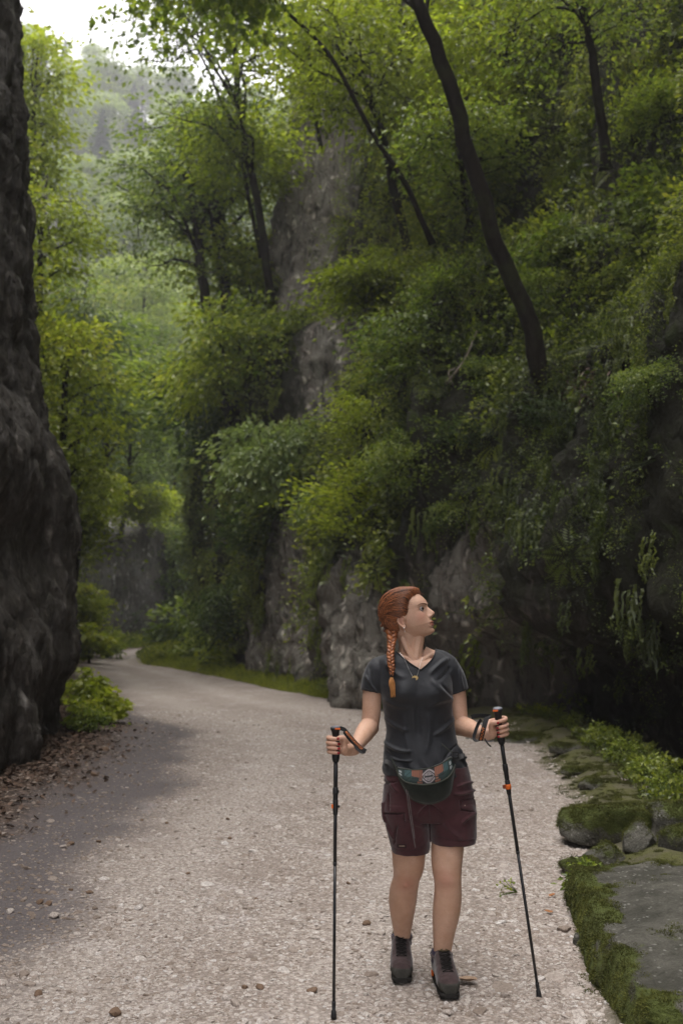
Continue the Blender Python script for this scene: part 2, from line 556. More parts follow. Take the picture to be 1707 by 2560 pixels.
def moss_left(V, nr):
    return 0.18 + 0.5 * fbm(V * np.array([0.5, 0.5, 0.25]), 3, seed=33) + 0.3 * np.clip(nr[:, 2], -0.3, 1)
zsL = np.r_[np.arange(-0.5, 11, 0.05), np.arange(11, 20, 0.5)]
VL, NL, FL, meL = face_sheet('left_face', L_BASE, zsL, left_off,
                             lambda y: lerp_y(y, [(-14, 1.0), (4, 0.4), (8, 0.055), (15, 0.055), (17.5, 0.2)]), mat=M_left, mossf=moss_left, side=-1)
obj('rock_wall', meL, label='dark weathered rock wall at the left edge, rough and almost bare', cat='rock wall')
bvhL = BVHTree.FromPolygons([tuple(v) for v in VL], FL.tolist())

def left2_off(S, X, Y, Z):
    H = lerp_y(Y, [(16, 13), (22, 11), (33, 9), (42, 8), (50, 6.4), (56, 6), (90, 5)])
    o = 0.08 * np.maximum(Z, 0) + np.maximum(Z - H, 0) * 1.0
    o += 0.9 * fbm(np.stack([S / 4.5, Z / 8, Z * 0], 1), 3, seed=51)
    o -= 0.45 * ridged(np.stack([S / 2.0, Z / 4, Z * 0], 1), 4, 0.55, seed=55)
    return o, 0.1 * fbm(np.stack([S, Z, X * 0], 1) / 0.8, 2, seed=4)
def moss_left2(V, nr):
    ms = 0.35 + 0.5 * fbm(V * np.array([0.3, 0.3, 0.2]), 3, seed=35) + 0.4 * np.clip(nr[:, 2], -0.3, 1)
    p = at(295, 1330, 53)
    d = ((V[:, 0] - p.x) / 1.6) ** 2 + ((V[:, 2] - p.z) / 1.2) ** 2 + ((V[:, 1] - 53) / 3) ** 2
    return ms - 0.5 * np.exp(-d) - 0.2 * sstep(3.5, 1.5, V[:, 2])
VL2, NL2, FL2, meL2 = face_sheet('left_outcrop', L2_BASE, np.r_[np.arange(-0.5, 12, 0.22), np.arange(12, 50, 1.5)], left2_off,
                                 lambda y: lerp_y(y, [(16, 0.3), (58, 0.28), (86, 1.2)]), mat=M_far, mossf=moss_left2, side=-1)
obj('rock_outcrop', meL2, label='far rock outcrop beside the bend of the path, pale on top and dark below', cat='rock outcrop')
bvhL2 = BVHTree.FromPolygons([tuple(v) for v in VL2], FL2.tolist())
BARE2 = []
for px, py, r_, rz_ in ((300, 1320, 1.0, 0.9), (270, 1450, 1.0, 1.2), (320, 1530, 1.2, 1.1), (350, 1420, 0.7, 1.3), (205, 1320, 0.5, 1.6)):
    p_, n_, i_, ds_ = bvhL2.ray_cast(Vector((0, 0, CAMZ)), ray(px, py).normalized())
    if p_ is not None: BARE2.append(((p_.x, p_.y, p_.z), r_, rz_))
def bare2(V):
    m_ = np.zeros(len(V))
    for c, r, rz in BARE2:
        m_ = np.maximum(m_, np.exp(-0.9 * (((V[:, 0] - c[0]) / r) ** 2 + ((V[:, 1] - c[1]) / (r * 2)) ** 2 + ((V[:, 2] - c[2]) / rz) ** 2)))
    return m_
meL2.attributes['bare'].data.foreach_set('value', (0.6 * bare2(VL2)).astype(np.float32))

# ------------------------------------------------------------------ ground sheet
XR = [(-20, 0.6), (0, 0.8), (4.0, 0.97), (5.1, 1.31), (6.1, 1.60), (6.8, 1.74), (9.5, 2.08), (12, 2.3), (14, 2.35), (15.2, 2.1), (17, 1.0), (19.2, -0.2),
      (22.5, -1.7), (26.6, -3.2), (31, -5.2), (33.4, -6.5), (37, -7.3), (42, -7.6), (48, -7.9), (52, -7.4), (60, -5.5), (72, 1), (90, 12)]
XL = [(-20, -3.1), (0, -2.9), (6, -2.9), (9.3, -3.0), (11, -3.05), (14, -3.5), (16, -4.6), (20, -5.9), (25, -7.0), (33, -8.9), (40, -10.2), (46, -10.6), (50, -10.0), (54, -8.9), (60, -8.2), (72, -3), (90, 6)]
def edge_R(y): return lerp_y(y, XR)
def edge_L(y): return lerp_y(y, XL)
_RB = catmull(R_BASE, 400)
def cliffR_x(y): return np.interp(y, _RB[:330, 1], _RB[:330, 0])

def ground_z(x, y):
    x = np.asarray(x, float); y = np.asarray(y, float)
    P = np.stack([x, y, x * 0], 1)
    dR = x - edge_R(y)
    dL = edge_L(y) - x
    z = 0.035 * fbm(P / 2.2, 3, seed=61) + 0.006 * fbm(P / 0.18, 3, seed=63)
    near = sstep(16.5, 13.5, y)
    # mossy bank at the right, then the drop into the stream bed
    z += near * (0.14 * sstep(-0.05, 0.35, dR) - 1.5 * sstep(0.95, 1.7, dR))
    z += (1 - near) * 0.16 * sstep(0.0, 0.7, dR)
    z += 0.25 * sstep(0.0, 1.2, dL) + 0.10 * sstep(-1.6, 0.0, dL)
    z += 0.05 * sstep(0, 0.5, dR) * fbm(P / 0.35, 3, seed=66)
    return z
ys = [-60.0]
while ys[-1] < 360:
    y = ys[-1]
    ys.append(y + lerp_y(y, [(-60, 12), (-5, 2.5), (2, 0.3), (3.2, 0.035), (7, 0.045), (12, 0.10), (20, 0.2), (45, 0.5), (90, 5), (360, 30)]))
ys = np.array(ys)
u = np.linspace(-1, 1, 261)
xs = 4.2 * u + 30 * u ** 5 + 330 * u ** 15
Yg, Xg = np.meshgrid(ys, xs, indexing='ij')
Xg = Xg + np.interp(Yg, ys, (edge_R(ys) + edge_L(ys)) / 2 * 0.8) * np.exp(-(Xg / 60) ** 2)
xg, yg = Xg.ravel(), Yg.ravel()
zg = ground_z(xg, yg)
P = np.stack([xg, yg, xg * 0], 1)
dR = xg - edge_R(yg) + 0.16 * fbm(P / 0.8, 4, seed=70)
dL = edge_L(yg) - xg + 0.45 * fbm(P / 1.1, 4, seed=71)
mossa = sstep(-0.10, 0.12, dR)
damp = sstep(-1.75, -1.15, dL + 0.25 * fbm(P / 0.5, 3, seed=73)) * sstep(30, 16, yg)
litter = sstep(-0.9, -0.1, dL)
tk = (xg - edge_L(yg)) / (edge_R(yg) - edge_L(yg) + 1e-6) + 0.035 * fbm(P / 2.5, 2, seed=78)
track = np.exp(-((tk - 0.42) / 0.07) ** 2) + np.exp(-((tk - 0.72) / 0.07) ** 2)
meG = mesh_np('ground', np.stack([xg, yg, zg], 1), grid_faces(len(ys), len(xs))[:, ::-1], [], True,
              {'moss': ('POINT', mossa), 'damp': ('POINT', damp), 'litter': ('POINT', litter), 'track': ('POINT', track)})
m = NT('gravel_ground')
p = m.geo()
vc = m.voro(p, 95, 'F1', 'Color')
vd = m.voro(p, 95, 'F1', 'Distance')
vc2 = m.voro(p, 38, 'F1', 'Color')
vd2 = m.voro(p, 38, 'F1', 'Distance')
sep = m.n('SeparateColor'); m.l(vc, sep.inputs[0])
sep2 = m.n('SeparateColor'); m.l(vc2, sep2.inputs[0])
tone = m.ramp(sep.outputs[0], [(0.0, (0.15, 0.12, 0.095)), (0.35, (0.35, 0.295, 0.25)), (0.7, (0.50, 0.435, 0.385)), (1.0, (0.74, 0.68, 0.63))])
tone2 = m.ramp(sep2.outputs[1], [(0.0, (0.22, 0.175, 0.14)), (0.5, (0.48, 0.415, 0.365)), (1.0, (0.74, 0.68, 0.63))])
col = m.mix(m.ramp(m.noise(p, 6, 4), [(0.4, 0.15), (0.6, 0.6)]), tone, tone2)
fine = m.noise(p, 260, 3, 0.7)
col = m.mix(m.ramp(fine, [(0.3, 0.45), (0.6, 0.0)]), col, (0.20, 0.165, 0.14))
patch = m.noise(p, 1.1, 5, 0.6)
col = m.mix(m.ramp(patch, [(0.42, 0.0), (0.66, 0.55)]), col, (0.30, 0.245, 0.21))
col = m.mix(m.ramp(m.noise(m.mapping((1, 2.2, 1)), 4.5, 5, 0.7), [(0.52, 0.0), (0.68, 0.6)]), col, (0.22, 0.175, 0.15))
col = m.mix(m.ramp(m.noise(p, 2.3, 4, 0.6), [(0.56, 0.0), (0.72, 0.55)]), col, (0.70, 0.65, 0.64))
col = m.mix(m.math('MULTIPLY', m.attr('track'), 0.45), col, m.mix(m.noise(p, 30, 4, 0.7), (0.50, 0.44, 0.39), (0.66, 0.60, 0.55)))
gaps = m.ramp(vd2, [(0.25, 0.0), (0.62, 0.55)])
col = m.mix(gaps, col, (0.16, 0.13, 0.11))
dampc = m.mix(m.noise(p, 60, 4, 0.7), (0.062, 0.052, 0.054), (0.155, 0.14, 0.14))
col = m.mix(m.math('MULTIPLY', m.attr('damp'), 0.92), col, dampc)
lit = m.voro(m.mapping((1, 1, 1)), 26, 'F1', 'Color')
sl = m.n('SeparateColor'); m.l(lit, sl.inputs[0])
litc = m.ramp(sl.outputs[0], [(0.0, (0.03, 0.024, 0.018)), (0.45, (0.075, 0.05, 0.036)), (0.8, (0.13, 0.085, 0.06)), (1.0, (0.2, 0.15, 0.12))])
col = m.mix(m.attr('litter'), col, litc)
mc = m.mix(m.noise(p, 45, 5, 0.7), (0.040, 0.042, 0.016), (0.125, 0.125, 0.04))
mb = m.noise(p, 3.2, 5, 0.65)
mc = m.mix(m.ramp(mb, [(0.42, 0.0), (0.6, 0.7)]), mc, (0.10, 0.088, 0.065))
col = m.mix(m.attr('moss'), col, mc)
h = m.math('ADD', m.math('MULTIPLY', vd, -0.5), m.math('MULTIPLY', vd2, -0.9))
h = m.math('ADD', h, m.math('MULTIPLY', fine, 0.25))
m.bsdf(col, 0.93, m.bump(h, 0.9, 0.012), 0.2)
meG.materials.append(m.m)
M_ground = m.m
obj('ground', meG, kind='structure')
bvhG = BVHTree.FromPolygons([(a, b, c) for a, b, c in zip(xg, yg, zg)], grid_faces(len(ys), len(xs)).tolist())
def gz(x, y): return float(ground_z([x], [y])[0])

# ------------------------------------------------------------------ far hillside
hx = np.linspace(-170, 150, 130)
hy = np.r_[np.arange(46, 120, 2.0), np.arange(120, 300, 4.0)]
HY, HX = np.meshgrid(hy, hx, indexing='ij')
def hill_z(x, y):
    x = np.asarray(x, float); y = np.asarray(y, float)
    P = np.stack([x, y, x * 0], 1)
    ax = -0.20 * y                                  # the valley floor swings left
    r = np.maximum(y - 60, 0)
    z = -1.0 + 0.755 * r * (1 - 0.0026 * (x + 60)) + 0.22 * np.maximum(np.abs(x - ax) - 8, 0) * sstep(50, 75, y)
    z += 5 * fbm(P / 30, 3, seed=81) * sstep(58, 100, y)
    z = np.where(y > 225, z - (y - 225) * 0.9, z)
    return z
HZ = hill_z(HX.ravel(), HY.ravel())
m = NT('forest_floor')
p = m.geo()
c = m.mix(m.noise(p, 0.6, 5, 0.7), (0.03, 0.04, 0.012), (0.09, 0.11, 0.03))
m.bsdf(c, 0.95, m.bump(m.noise(p, 1.5, 5, 0.7), 1.0, 0.6), 0.1)
meH = mesh_np('hill', np.stack([HX.ravel(), HY.ravel(), HZ], 1), grid_faces(len(hy), len(hx))[:, ::-1], [m.m], True)
obj('hillside', meH, kind='structure')
# ================================================================== vegetation
GREEN = [(0.035, 0.055, 0.012), (0.07, 0.105, 0.018), (0.12, 0.16, 0.022), (0.20, 0.225, 0.026), (0.30, 0.29, 0.035)]
M_leaf_y = leaf_mat('leaf_yellow_green', [(0.08, 0.105, 0.016), (0.17, 0.20, 0.022), (0.26, 0.31, 0.035), (0.35, 0.385, 0.045), (0.43, 0.42, 0.06)], 0.55)
M_leaf_g = leaf_mat('leaf_green', [(0.045, 0.075, 0.018), (0.105, 0.15, 0.032), (0.20, 0.25, 0.045), (0.31, 0.345, 0.055)], 0.48)
M_leaf_d = leaf_mat('leaf_dark', [(0.02, 0.038, 0.012), (0.045, 0.075, 0.02), (0.085, 0.125, 0.028), (0.14, 0.185, 0.04)], 0.35)
M_leaf_pale = leaf_mat('leaf_pale', [(0.09, 0.13, 0.05), (0.17, 0.225, 0.08), (0.26, 0.32, 0.11), (0.36, 0.40, 0.14)], 0.42)  # on far trees this paleness stands in for thicker haze
M_needle = leaf_mat('needle', [(0.012, 0.028, 0.012), (0.028, 0.055, 0.02), (0.05, 0.085, 0.03)], 0.2)
M_inst = leaf_mat('wall_leaf', [(0.025, 0.04, 0.010), (0.075, 0.10, 0.02), (0.175, 0.21, 0.034), (0.31, 0.33, 0.044), (0.43, 0.42, 0.055)], 0.42, inst=True)
M_bark = bark_mat('bark_dark', (0.022, 0.018, 0.013), 0.35)
M_bark2 = bark_mat('bark_grey', (0.10, 0.085, 0.07), 0.4)

def leaves_np(C, N, D, size, r, asp=0.62, fold=0.18):
    """two-triangle folded leaves; C centre base, N leaf normal, D tip direction"""
    C, N, D = (np.asarray(a, float) for a in (C, N, D))
    D = D / (np.linalg.norm(D, axis=1)[:, None] + 1e-9)
    W = np.cross(N, D)
    W /= np.linalg.norm(W, axis=1)[:, None] + 1e-9
    Nn = np.cross(D, W)
    s = np.broadcast_to(np.asarray(size, float), (len(C),))[:, None]
    b = C
    t = C + D * s
    mid = C + D * s * 0.45
    l = mid + W * s * asp * 0.5 + Nn * s * fold
    rr = mid - W * s * asp * 0.5 + Nn * s * fold
    V = np.stack([b, l, t, rr], 1).reshape(-1, 3)
    i = np.arange(len(C))[:, None] * 4
    F = np.concatenate([i + [0, 2, 1], i + [0, 3, 2]], 0)
    return V, F

_MAPLE = np.array([(0, 0), (0.30, -0.02), (0.52, 0.22), (0.30, 0.34), (0.50, 0.74), (0.20, 0.60), (0, 1.0),
                   (-0.20, 0.60), (-0.50, 0.74), (-0.30, 0.34), (-0.52, 0.22), (-0.30, -0.02)])
def maple_np(C, N, D, size):
    C, N, D = (np.asarray(a, float) for a in (C, N, D))
    D = D / (np.linalg.norm(D, axis=1)[:, None] + 1e-9)
    W = np.cross(N, D)
    W /= np.linalg.norm(W, axis=1)[:, None] + 1e-9
    Nn = np.cross(D, W)
    s = np.broadcast_to(np.asarray(size, float), (len(C),))[:, None, None]
    q = _MAPLE
    V = C[:, None] + s * (q[None, :, 0:1] * W[:, None] + q[None, :, 1:2] * D[:, None] + (np.abs(q[None, :, 0:1]) * 0.22 - q[None, :, 1:2] ** 2 * 0.12) * Nn[:, None])
    i = np.arange(len(C))[:, None] * 12
    tris = np.array([(0, 1, 3), (1, 2, 3), (0, 3, 5), (3, 4, 5), (0, 5, 6), (0, 6, 7), (0, 7, 9), (7, 8, 9), (0, 9, 11), (9, 10, 11)])
    F = (i[:, None] + tris[None]).reshape(-1, 3)
    return V.reshape(-1, 3), F

def rand_dir(r, n, up=0.0, flat=1.0):
    v = r.normal(size=(n, 3))
    v[:, 2] = v[:, 2] * flat + up
    return v / (np.linalg.norm(v, axis=1)[:, None] + 1e-9)

def fan_leaves(acc, r, pts, dirs, nper, width, size, droop=0.25, thick=0.25, maple=False, var0=0.5, varamp=0.5, asp=0.62):
    """flattened sprays of leaves round twig points (the layered look of beech and maple)"""
    pts = np.repeat(pts, nper, 0)
    dirs = np.repeat(dirs, nper, 0)
    n = len(pts)
    off = r.normal(size=(n, 3)) * [width * 0.5, width * 0.5, width * thick * 0.5]
    off[:, 2] -= droop * (off[:, 0] ** 2 + off[:, 1] ** 2) / max(width, 1e-3)
    C = pts + off
    N = rand_dir(r, n, 1.5)
    D = dirs * 0.6 + off / (width + 1e-9) + r.normal(size=(n, 3)) * 0.35
    D[:, 2] -= 0.35
    sz = size * r.uniform(0.65, 1.2, n)
    V, F = (maple_np(C, N, D, sz) if maple else leaves_np(C, N, D, sz, r, asp))
    clump = np.repeat(r.uniform(-0.5, 0.5, len(pts) // nper), nper)
    var = np.clip(var0 + varamp * (0.9 * clump + 0.7 * r.uniform(-0.5, 0.5, n)), 0, 1)
    acc.add(V, F, np.repeat(var, 12 if maple else 4))

def make_broadleaf(name, seed, trunk, tr, crown_c, crown_r, nbr=26, ntw=9, nleaf=26, leaf=0.12, mat=None, bark=None, maple=False,
                   start=0.35, width=0.6, branch_r=0.25, lean=(0, 0, 0), cut=None, thick=0.25):
    """trunk polyline (local), radii, crown centre / radii (ellipsoid). returns list of (part name, mesh)"""
    r = np.random.RandomState(seed)
    trunk = np.asarray(trunk, float)
    tp = catmull(trunk, 28)
    rad = np.interp(np.linspace(0, 1, 28), np.linspace(0, 1, len(tr)), tr)
    rad[0] *= 1.35
    T = Acc()
    tp2 = tp + r.normal(size=tp.shape) * rad[:, None] * 0.12
    V, F = tube_np(tp2, rad, 10)
    T.add(V, F)
    L = Acc()
    cc, cr = np.asarray(crown_c, float), np.asarray(crown_r, float)
    for b in range(nbr):
        t = start + (1 - start) * (b + r.rand()) / nbr
        k = t * 27
        p0 = tp[int(k)] + (tp[min(int(k) + 1, 27)] - tp[int(k)]) * (k % 1)
        az = b * 2.399 + r.uniform(-0.5, 0.5)
        # aim at a point on the crown shell at about this height
        e = r.uniform(-0.75, 0.95) if t > 0.75 else np.clip((p0[2] - cc[2]) / cr[2] + r.uniform(0.0, 0.5), -0.9, 0.9)
        rr = math.sqrt(max(0.05, 1 - e * e)) * r.uniform(0.72, 1.05)
        tgt = cc + cr * [math.cos(az) * rr, math.sin(az) * rr, e]
        d = tgt - p0
        ln = np.linalg.norm(d)
        q = [p0]
        for s in (0.25, 0.5, 0.75, 1.0):
            q.append(p0 + d * s + [0, 0, ln * 0.13 * math.sin(s * math.pi)] + r.normal(size=3) * ln * 0.05)
        q = catmull(q, 9)
        r0 = rad[int(k)] * branch_r * 2.0 * min(1, ln / (cr[0] + 1e-6))
        V, F = tube_np(q, np.linspace(r0, r0 * 0.15, 9), 5, caps=False)
        T.add(V, F)
        # twigs
        ts = r.uniform(0.28, 1.0, ntw)
        base = np.array([np.interp(ts * 8, np.arange(9), q[:, j]) for j in range(3)]).T
        dd = d / ln
        side = np.cross(dd, [0, 0, 1])
        side /= np.linalg.norm(side) + 1e-9
        tl = r.uniform(-1, 1, ntw) * ln * 0.35 * (1.25 - ts * 0.7)
        tw = base + side * tl[:, None] + dd * (np.abs(tl) * 0.5)[:, None] + r.normal(size=(ntw, 3)) * [0.1, 0.1, 0.06] * ln
        for a, c in zip(base, tw):
            V, F = tube_np([a, (a + c) / 2 + [0, 0, 0.03 * ln], c], [r0 * 0.28, r0 * 0.2, r0 * 0.08], 3, caps=False)
            T.add(V, F)
        pts = np.concatenate([tw, base * 0.35 + tw * 0.65])
        if cut is not None:
            pts = pts[cut(pts)]
        if len(pts):
            vv = 0.5 + 0.16 * r.uniform(-1, 1) + 0.12 * (e)
            fan_leaves(L, r, pts, np.repeat([dd], len(pts), 0), nleaf, width, leaf, maple=maple, var0=vv, thick=thick)
    return [('trunk', T.mesh(name + '_trunk', [bark or M_bark])), ('crown', L.mesh(name + '_crown', [mat or M_leaf_g], False))]

def make_conifer(name, seed, h=14, rbase=2.8, layers=24, per=9, mat=None, seg=7, needle=0.35, bare=0.12, tr=0.22):
    r = np.random.RandomState(seed)
    T, L = Acc(), Acc()
    tp = np.array([[0, 0, z] for z in np.linspace(0, h, 12)]) + np.c_[r.normal(size=(12, 2)) * 0.05, np.zeros(12)]
    V, F = tube_np(tp, np.linspace(tr, 0.02, 12), 8)
    T.add(V, F)
    for k in range(layers):
        f = k / (layers - 1)
        z = h * (bare + (1 - bare) * f ** 0.95)
        R0 = rbase * (1 - f) ** 0.85 * r.uniform(0.8, 1.12) + 0.12
        n = max(4, int(per * (1 - f * 0.5)))
        for j in range(n):
            az = 2 * math.pi * (j + r.rand() * 0.8) / n + k
            rr = R0 * r.uniform(0.7, 1.08)
            d = np.array([math.cos(az), math.sin(az), 0])
            q = np.array([[0, 0, z] + d * rr * s + [0, 0, rr * (0.10 * s - 0.42 * s * s)] for s in np.linspace(0, 1, seg)])
            V, F = tube_np(q, np.linspace(0.035, 0.006, seg), 3, caps=False)
            T.add(V, F)
            m = int(10 + 16 * rr)
            s = r.uniform(0.12, 1.0, m)
            C = np.array([np.interp(s * (seg - 1), np.arange(seg), q[:, c]) for c in range(3)]).T
            side = np.cross(d, [0, 0, 1])
            sg = r.choice([-1, 1], m)[:, None]
            D = d * 0.8 + side * sg * r.uniform(0.3, 1.1, (m, 1)) + [0, 0, -0.45] + r.normal(size=(m, 3)) * 0.2
            V, F = leaves_np(C, rand_dir(r, m, 1.6), D, needle * r.uniform(0.6, 1.2, m) * (0.5 + 0.6 * rr / rbase), r, 0.42, 0.1)
            L.add(V, F, np.repeat(np.clip(0.35 + 0.35 * s + r.uniform(-0.2, 0.2, m), 0, 1), 4))
    return [('trunk', T.mesh(name + '_trunk', [M_bark])), ('crown', L.mesh(name + '_crown', [mat or M_needle], False))]

def place(name, parts, loc, label, cat='tree', group=None, rz=0.0, s=1.0, tilt=(0, 0)):
    e = empty(name, loc, label, cat, group)
    e.rotation_euler = (tilt[0], tilt[1], rz)
    e.scale = (s, s, s) if np.isscalar(s) else s
    for pn, me in parts:
        obj(pn, me, e)
    return e

def hit(bvh, px, py):
    d = ray(px, py).normalized()
    loc, n, i, dist = bvh.ray_cast(Vector((0, 0, CAMZ)), d)
    return loc

# ---- stock shapes for the distance -------------------------------------
def round_tree(seed, h, mat, leaf, nleaf, nbr=30, ntw=10, wid=1.0, sp=0.32, tr=0.22):
    r = np.random.RandomState(seed)
    tk = [(0, 0, -0.6), (r.uniform(-.2, .2), r.uniform(-.2, .2), h * 0.3), (r.uniform(-.5, .5), r.uniform(-.5, .5), h * 0.62), (r.uniform(-.5, .5), r.uniform(-.5, .5), h * 0.93)]
    return make_broadleaf('tree%d' % seed, seed, tk, [tr, tr * 0.7, tr * 0.45, 0.03], (0, 0, h * 0.60), (h * sp, h * sp, h * 0.42), nbr, ntw, nleaf, leaf, mat, M_bark, width=wid, start=0.2)
far_kinds = [round_tree(101, 13, M_leaf_pale, 0.55, 11, 26, 8, 1.5, tr=0.2), round_tree(102, 15, M_leaf_g, 0.55, 11, 26, 8, 1.5, 0.28),
             round_tree(103, 12, M_leaf_y, 0.5, 11, 26, 8, 1.4, 0.36), make_conifer('fir', 104, 17, 3.0, 26, 9, needle=0.9),
             round_tree(105, 14, M_leaf_pale, 0.5, 12, 28, 8, 1.3, 0.30)]
r = np.random.RandomState(5)
FAR_LABEL = ['pale rounded tree on the wooded far hillside', 'green rounded tree on the wooded far hillside',
             'yellow green bushy tree on the wooded far hillside', 'dark pointed fir on the wooded far hillside',
             'tall pale green tree on the wooded far hillside']
n_far = 0
rows = [68, 76, 85, 95, 106, 118, 132, 147, 163, 181, 200, 219, 226]
for Y in rows:
    w0, w1 = (60 - CX) / FPX * Y - 3, (790 - CX) / FPX * Y
    stp = 5.2 + Y * 0.012
    x = w0 + r.uniform(0, 3)
    while x < w1:
        xx, yy = x + r.uniform(-1.2, 1.2), Y + r.uniform(-3, 3)
        k = r.choice([0, 0, 1, 2, 3, 4, 4]) if Y > 100 else r.choice([0, 1, 2, 4, 3, 2])
        z = float(hill_z([xx], [yy])[0])
        side = CX + FPX * xx / yy
        lab_ = FAR_LABEL[k] + (', low' if yy < 100 else ', halfway up' if yy < 165 else ', near the crest') + (' on the left' if side < 280 else ' in the middle' if side < 520 else ' on the right')
        place('fir_tree' if k == 3 else 'hillside_tree', far_kinds[k], (xx, yy, z - 0.3), lab_, group='trees on the hazy far hillside',
              rz=r.uniform(0, 6.28), s=r.uniform(0.75, 1.2) * (1.0 if k != 3 else 0.9))
        n_far += 1
        x += stp * r.uniform(0.8, 1.25)
print('far trees', n_far)
# ---- instanced ground cover on surfaces (nobody could count it) ----------
def proto_coll(name, meshes):
    c = bpy.data.collections.new(name)
    for i, me in enumerate(meshes):
        c.objects.link(bpy.data.objects.new('%s_%02d' % (name, i), me))
    return c

def scatter(name, P, rot, scl, idx, var, coll, label, cat):
    n = len(P)
    me = bpy.data.meshes.new(name)
    me.vertices.add(n)
    me.vertices.foreach_set('co', np.asarray(P, np.float32).ravel())
    a = me.attributes.new('rot', 'FLOAT_VECTOR', 'POINT'); a.data.foreach_set('vector', np.asarray(rot, np.float32).ravel())
    a = me.attributes.new('scl', 'FLOAT', 'POINT'); a.data.foreach_set('value', np.asarray(scl, np.float32))
    a = me.attributes.new('var', 'FLOAT', 'POINT'); a.data.foreach_set('value', np.asarray(var, np.float32))
    a = me.attributes.new('idx', 'INT', 'POINT'); a.data.foreach_set('value', np.asarray(idx, np.int32))
    o = obj(name, me, label=label, cat=cat, kind='stuff')
    g = bpy.data.node_groups.new(name, 'GeometryNodeTree')
    g.interface.new_socket('Geometry', in_out='INPUT', socket_type='NodeSocketGeometry')
    g.interface.new_socket('Geometry', in_out='OUTPUT', socket_type='NodeSocketGeometry')
    gi, go = g.nodes.new('NodeGroupInput'), g.nodes.new('NodeGroupOutput')
    ip = g.nodes.new('GeometryNodeInstanceOnPoints')
    ci = g.nodes.new('GeometryNodeCollectionInfo')
    ci.inputs['Collection'].default_value = coll
    ci.inputs['Separate Children'].default_value = True
    ci.inputs['Reset Children'].default_value = True
    def na(nm, t):
        x = g.nodes.new('GeometryNodeInputNamedAttribute'); x.data_type = t; x.inputs[0].default_value = nm
        return x.outputs[0]
    g.links.new(gi.outputs[0], ip.inputs['Points'])
    g.links.new(ci.outputs[0], ip.inputs['Instance'])
    ip.inputs['Pick Instance'].default_value = True
    g.links.new(na('idx', 'INT'), ip.inputs['Instance Index'])
    e2r = g.nodes.new('FunctionNodeEulerToRotation')
    g.links.new(na('rot', 'FLOAT_VECTOR'), e2r.inputs[0])
    g.links.new(e2r.outputs[0], ip.inputs['Rotation'])
    g.links.new(na('scl', 'FLOAT'), ip.inputs['Scale'])
    g.links.new(ip.outputs[0], go.inputs[0])
    md = o.modifiers.new('scatter', 'NODES')
    md.node_group = g
    return o

def sprig(seed, n=34, rad=0.34, leaf=0.075, asp=0.62, stems=5):
    """a tuft growing out of a face: local +Z is the face normal, local +Y is up"""
    r = np.random.RandomState(seed)
    A = Acc()
    per = n // stems
    for s in range(stems):
        az = r.uniform(0, 6.28)
        tip = np.array([math.cos(az) * rad * r.uniform(0.3, 1), math.sin(az) * rad * r.uniform(0.3, 1) + rad * 0.3, rad * r.uniform(0.5, 1.1)])
        q = catmull([(0, 0, -0.05), tip * [0.4, 0.6, 0.7], tip, tip * [1.3, 1.0, 1.2] + [0, -rad * 0.35, 0]], 8)
        V, F = tube_np(q, np.linspace(0.006, 0.002, 8) * leaf / 0.075, 3, caps=False)
        A.add(V, F, 0.1)
        t = r.uniform(0.25, 1, per)
        C = np.array([np.interp(t * 7, np.arange(8), q[:, c]) for c in range(3)]).T + r.normal(size=(per, 3)) * rad * 0.12
        N = rand_dir(r, per) * 0.6 + [0, 0.8, 0.5]
        D = r.normal(size=(per, 3)) * 0.7 + tip / rad + [0, -0.35, 0.1]
        V, F = leaves_np(C, N, D, leaf * r.uniform(0.6, 1.25, per), r, asp)
        A.add(V, F, np.repeat(r.uniform(0, 1, per), 4))
    return A.mesh('sprig', [M_inst], False)

def fern(seed, fr=8, ln=0.42):
    r = np.random.RandomState(seed)
    A = Acc()
    for k in range(fr):
        az = k * 6.283 / fr + r.uniform(-.3, .3)
        l = ln * r.uniform(0.7, 1.1)
        d = np.array([math.cos(az), math.sin(az), 0])
        q = np.array([d * l * s + [0, 0, l * (0.85 * s - 0.75 * s * s)] for s in np.linspace(0, 1, 9)])
        m = 22
        s = np.linspace(0.15, 1, m)
        C = np.array([np.interp(s * 8, np.arange(9), q[:, c]) for c in range(3)]).T
        side = np.cross(d, [0, 0, 1])
        sg = np.where(np.arange(m) % 2, 1, -1)[:, None]
        V, F = leaves_np(C, np.array([[0, 0, 1.0]]) + d * 0.4 + r.normal(size=(m, 3)) * 0.1, side * sg + d * 0.5, l * 0.24 * np.sin(np.linspace(0.5, 3.0, m)), r, 0.32, 0.05)
        A.add(V, F, np.repeat(0.55 + 0.3 * s, 4))
    return A.mesh('fern', [M_inst], False)

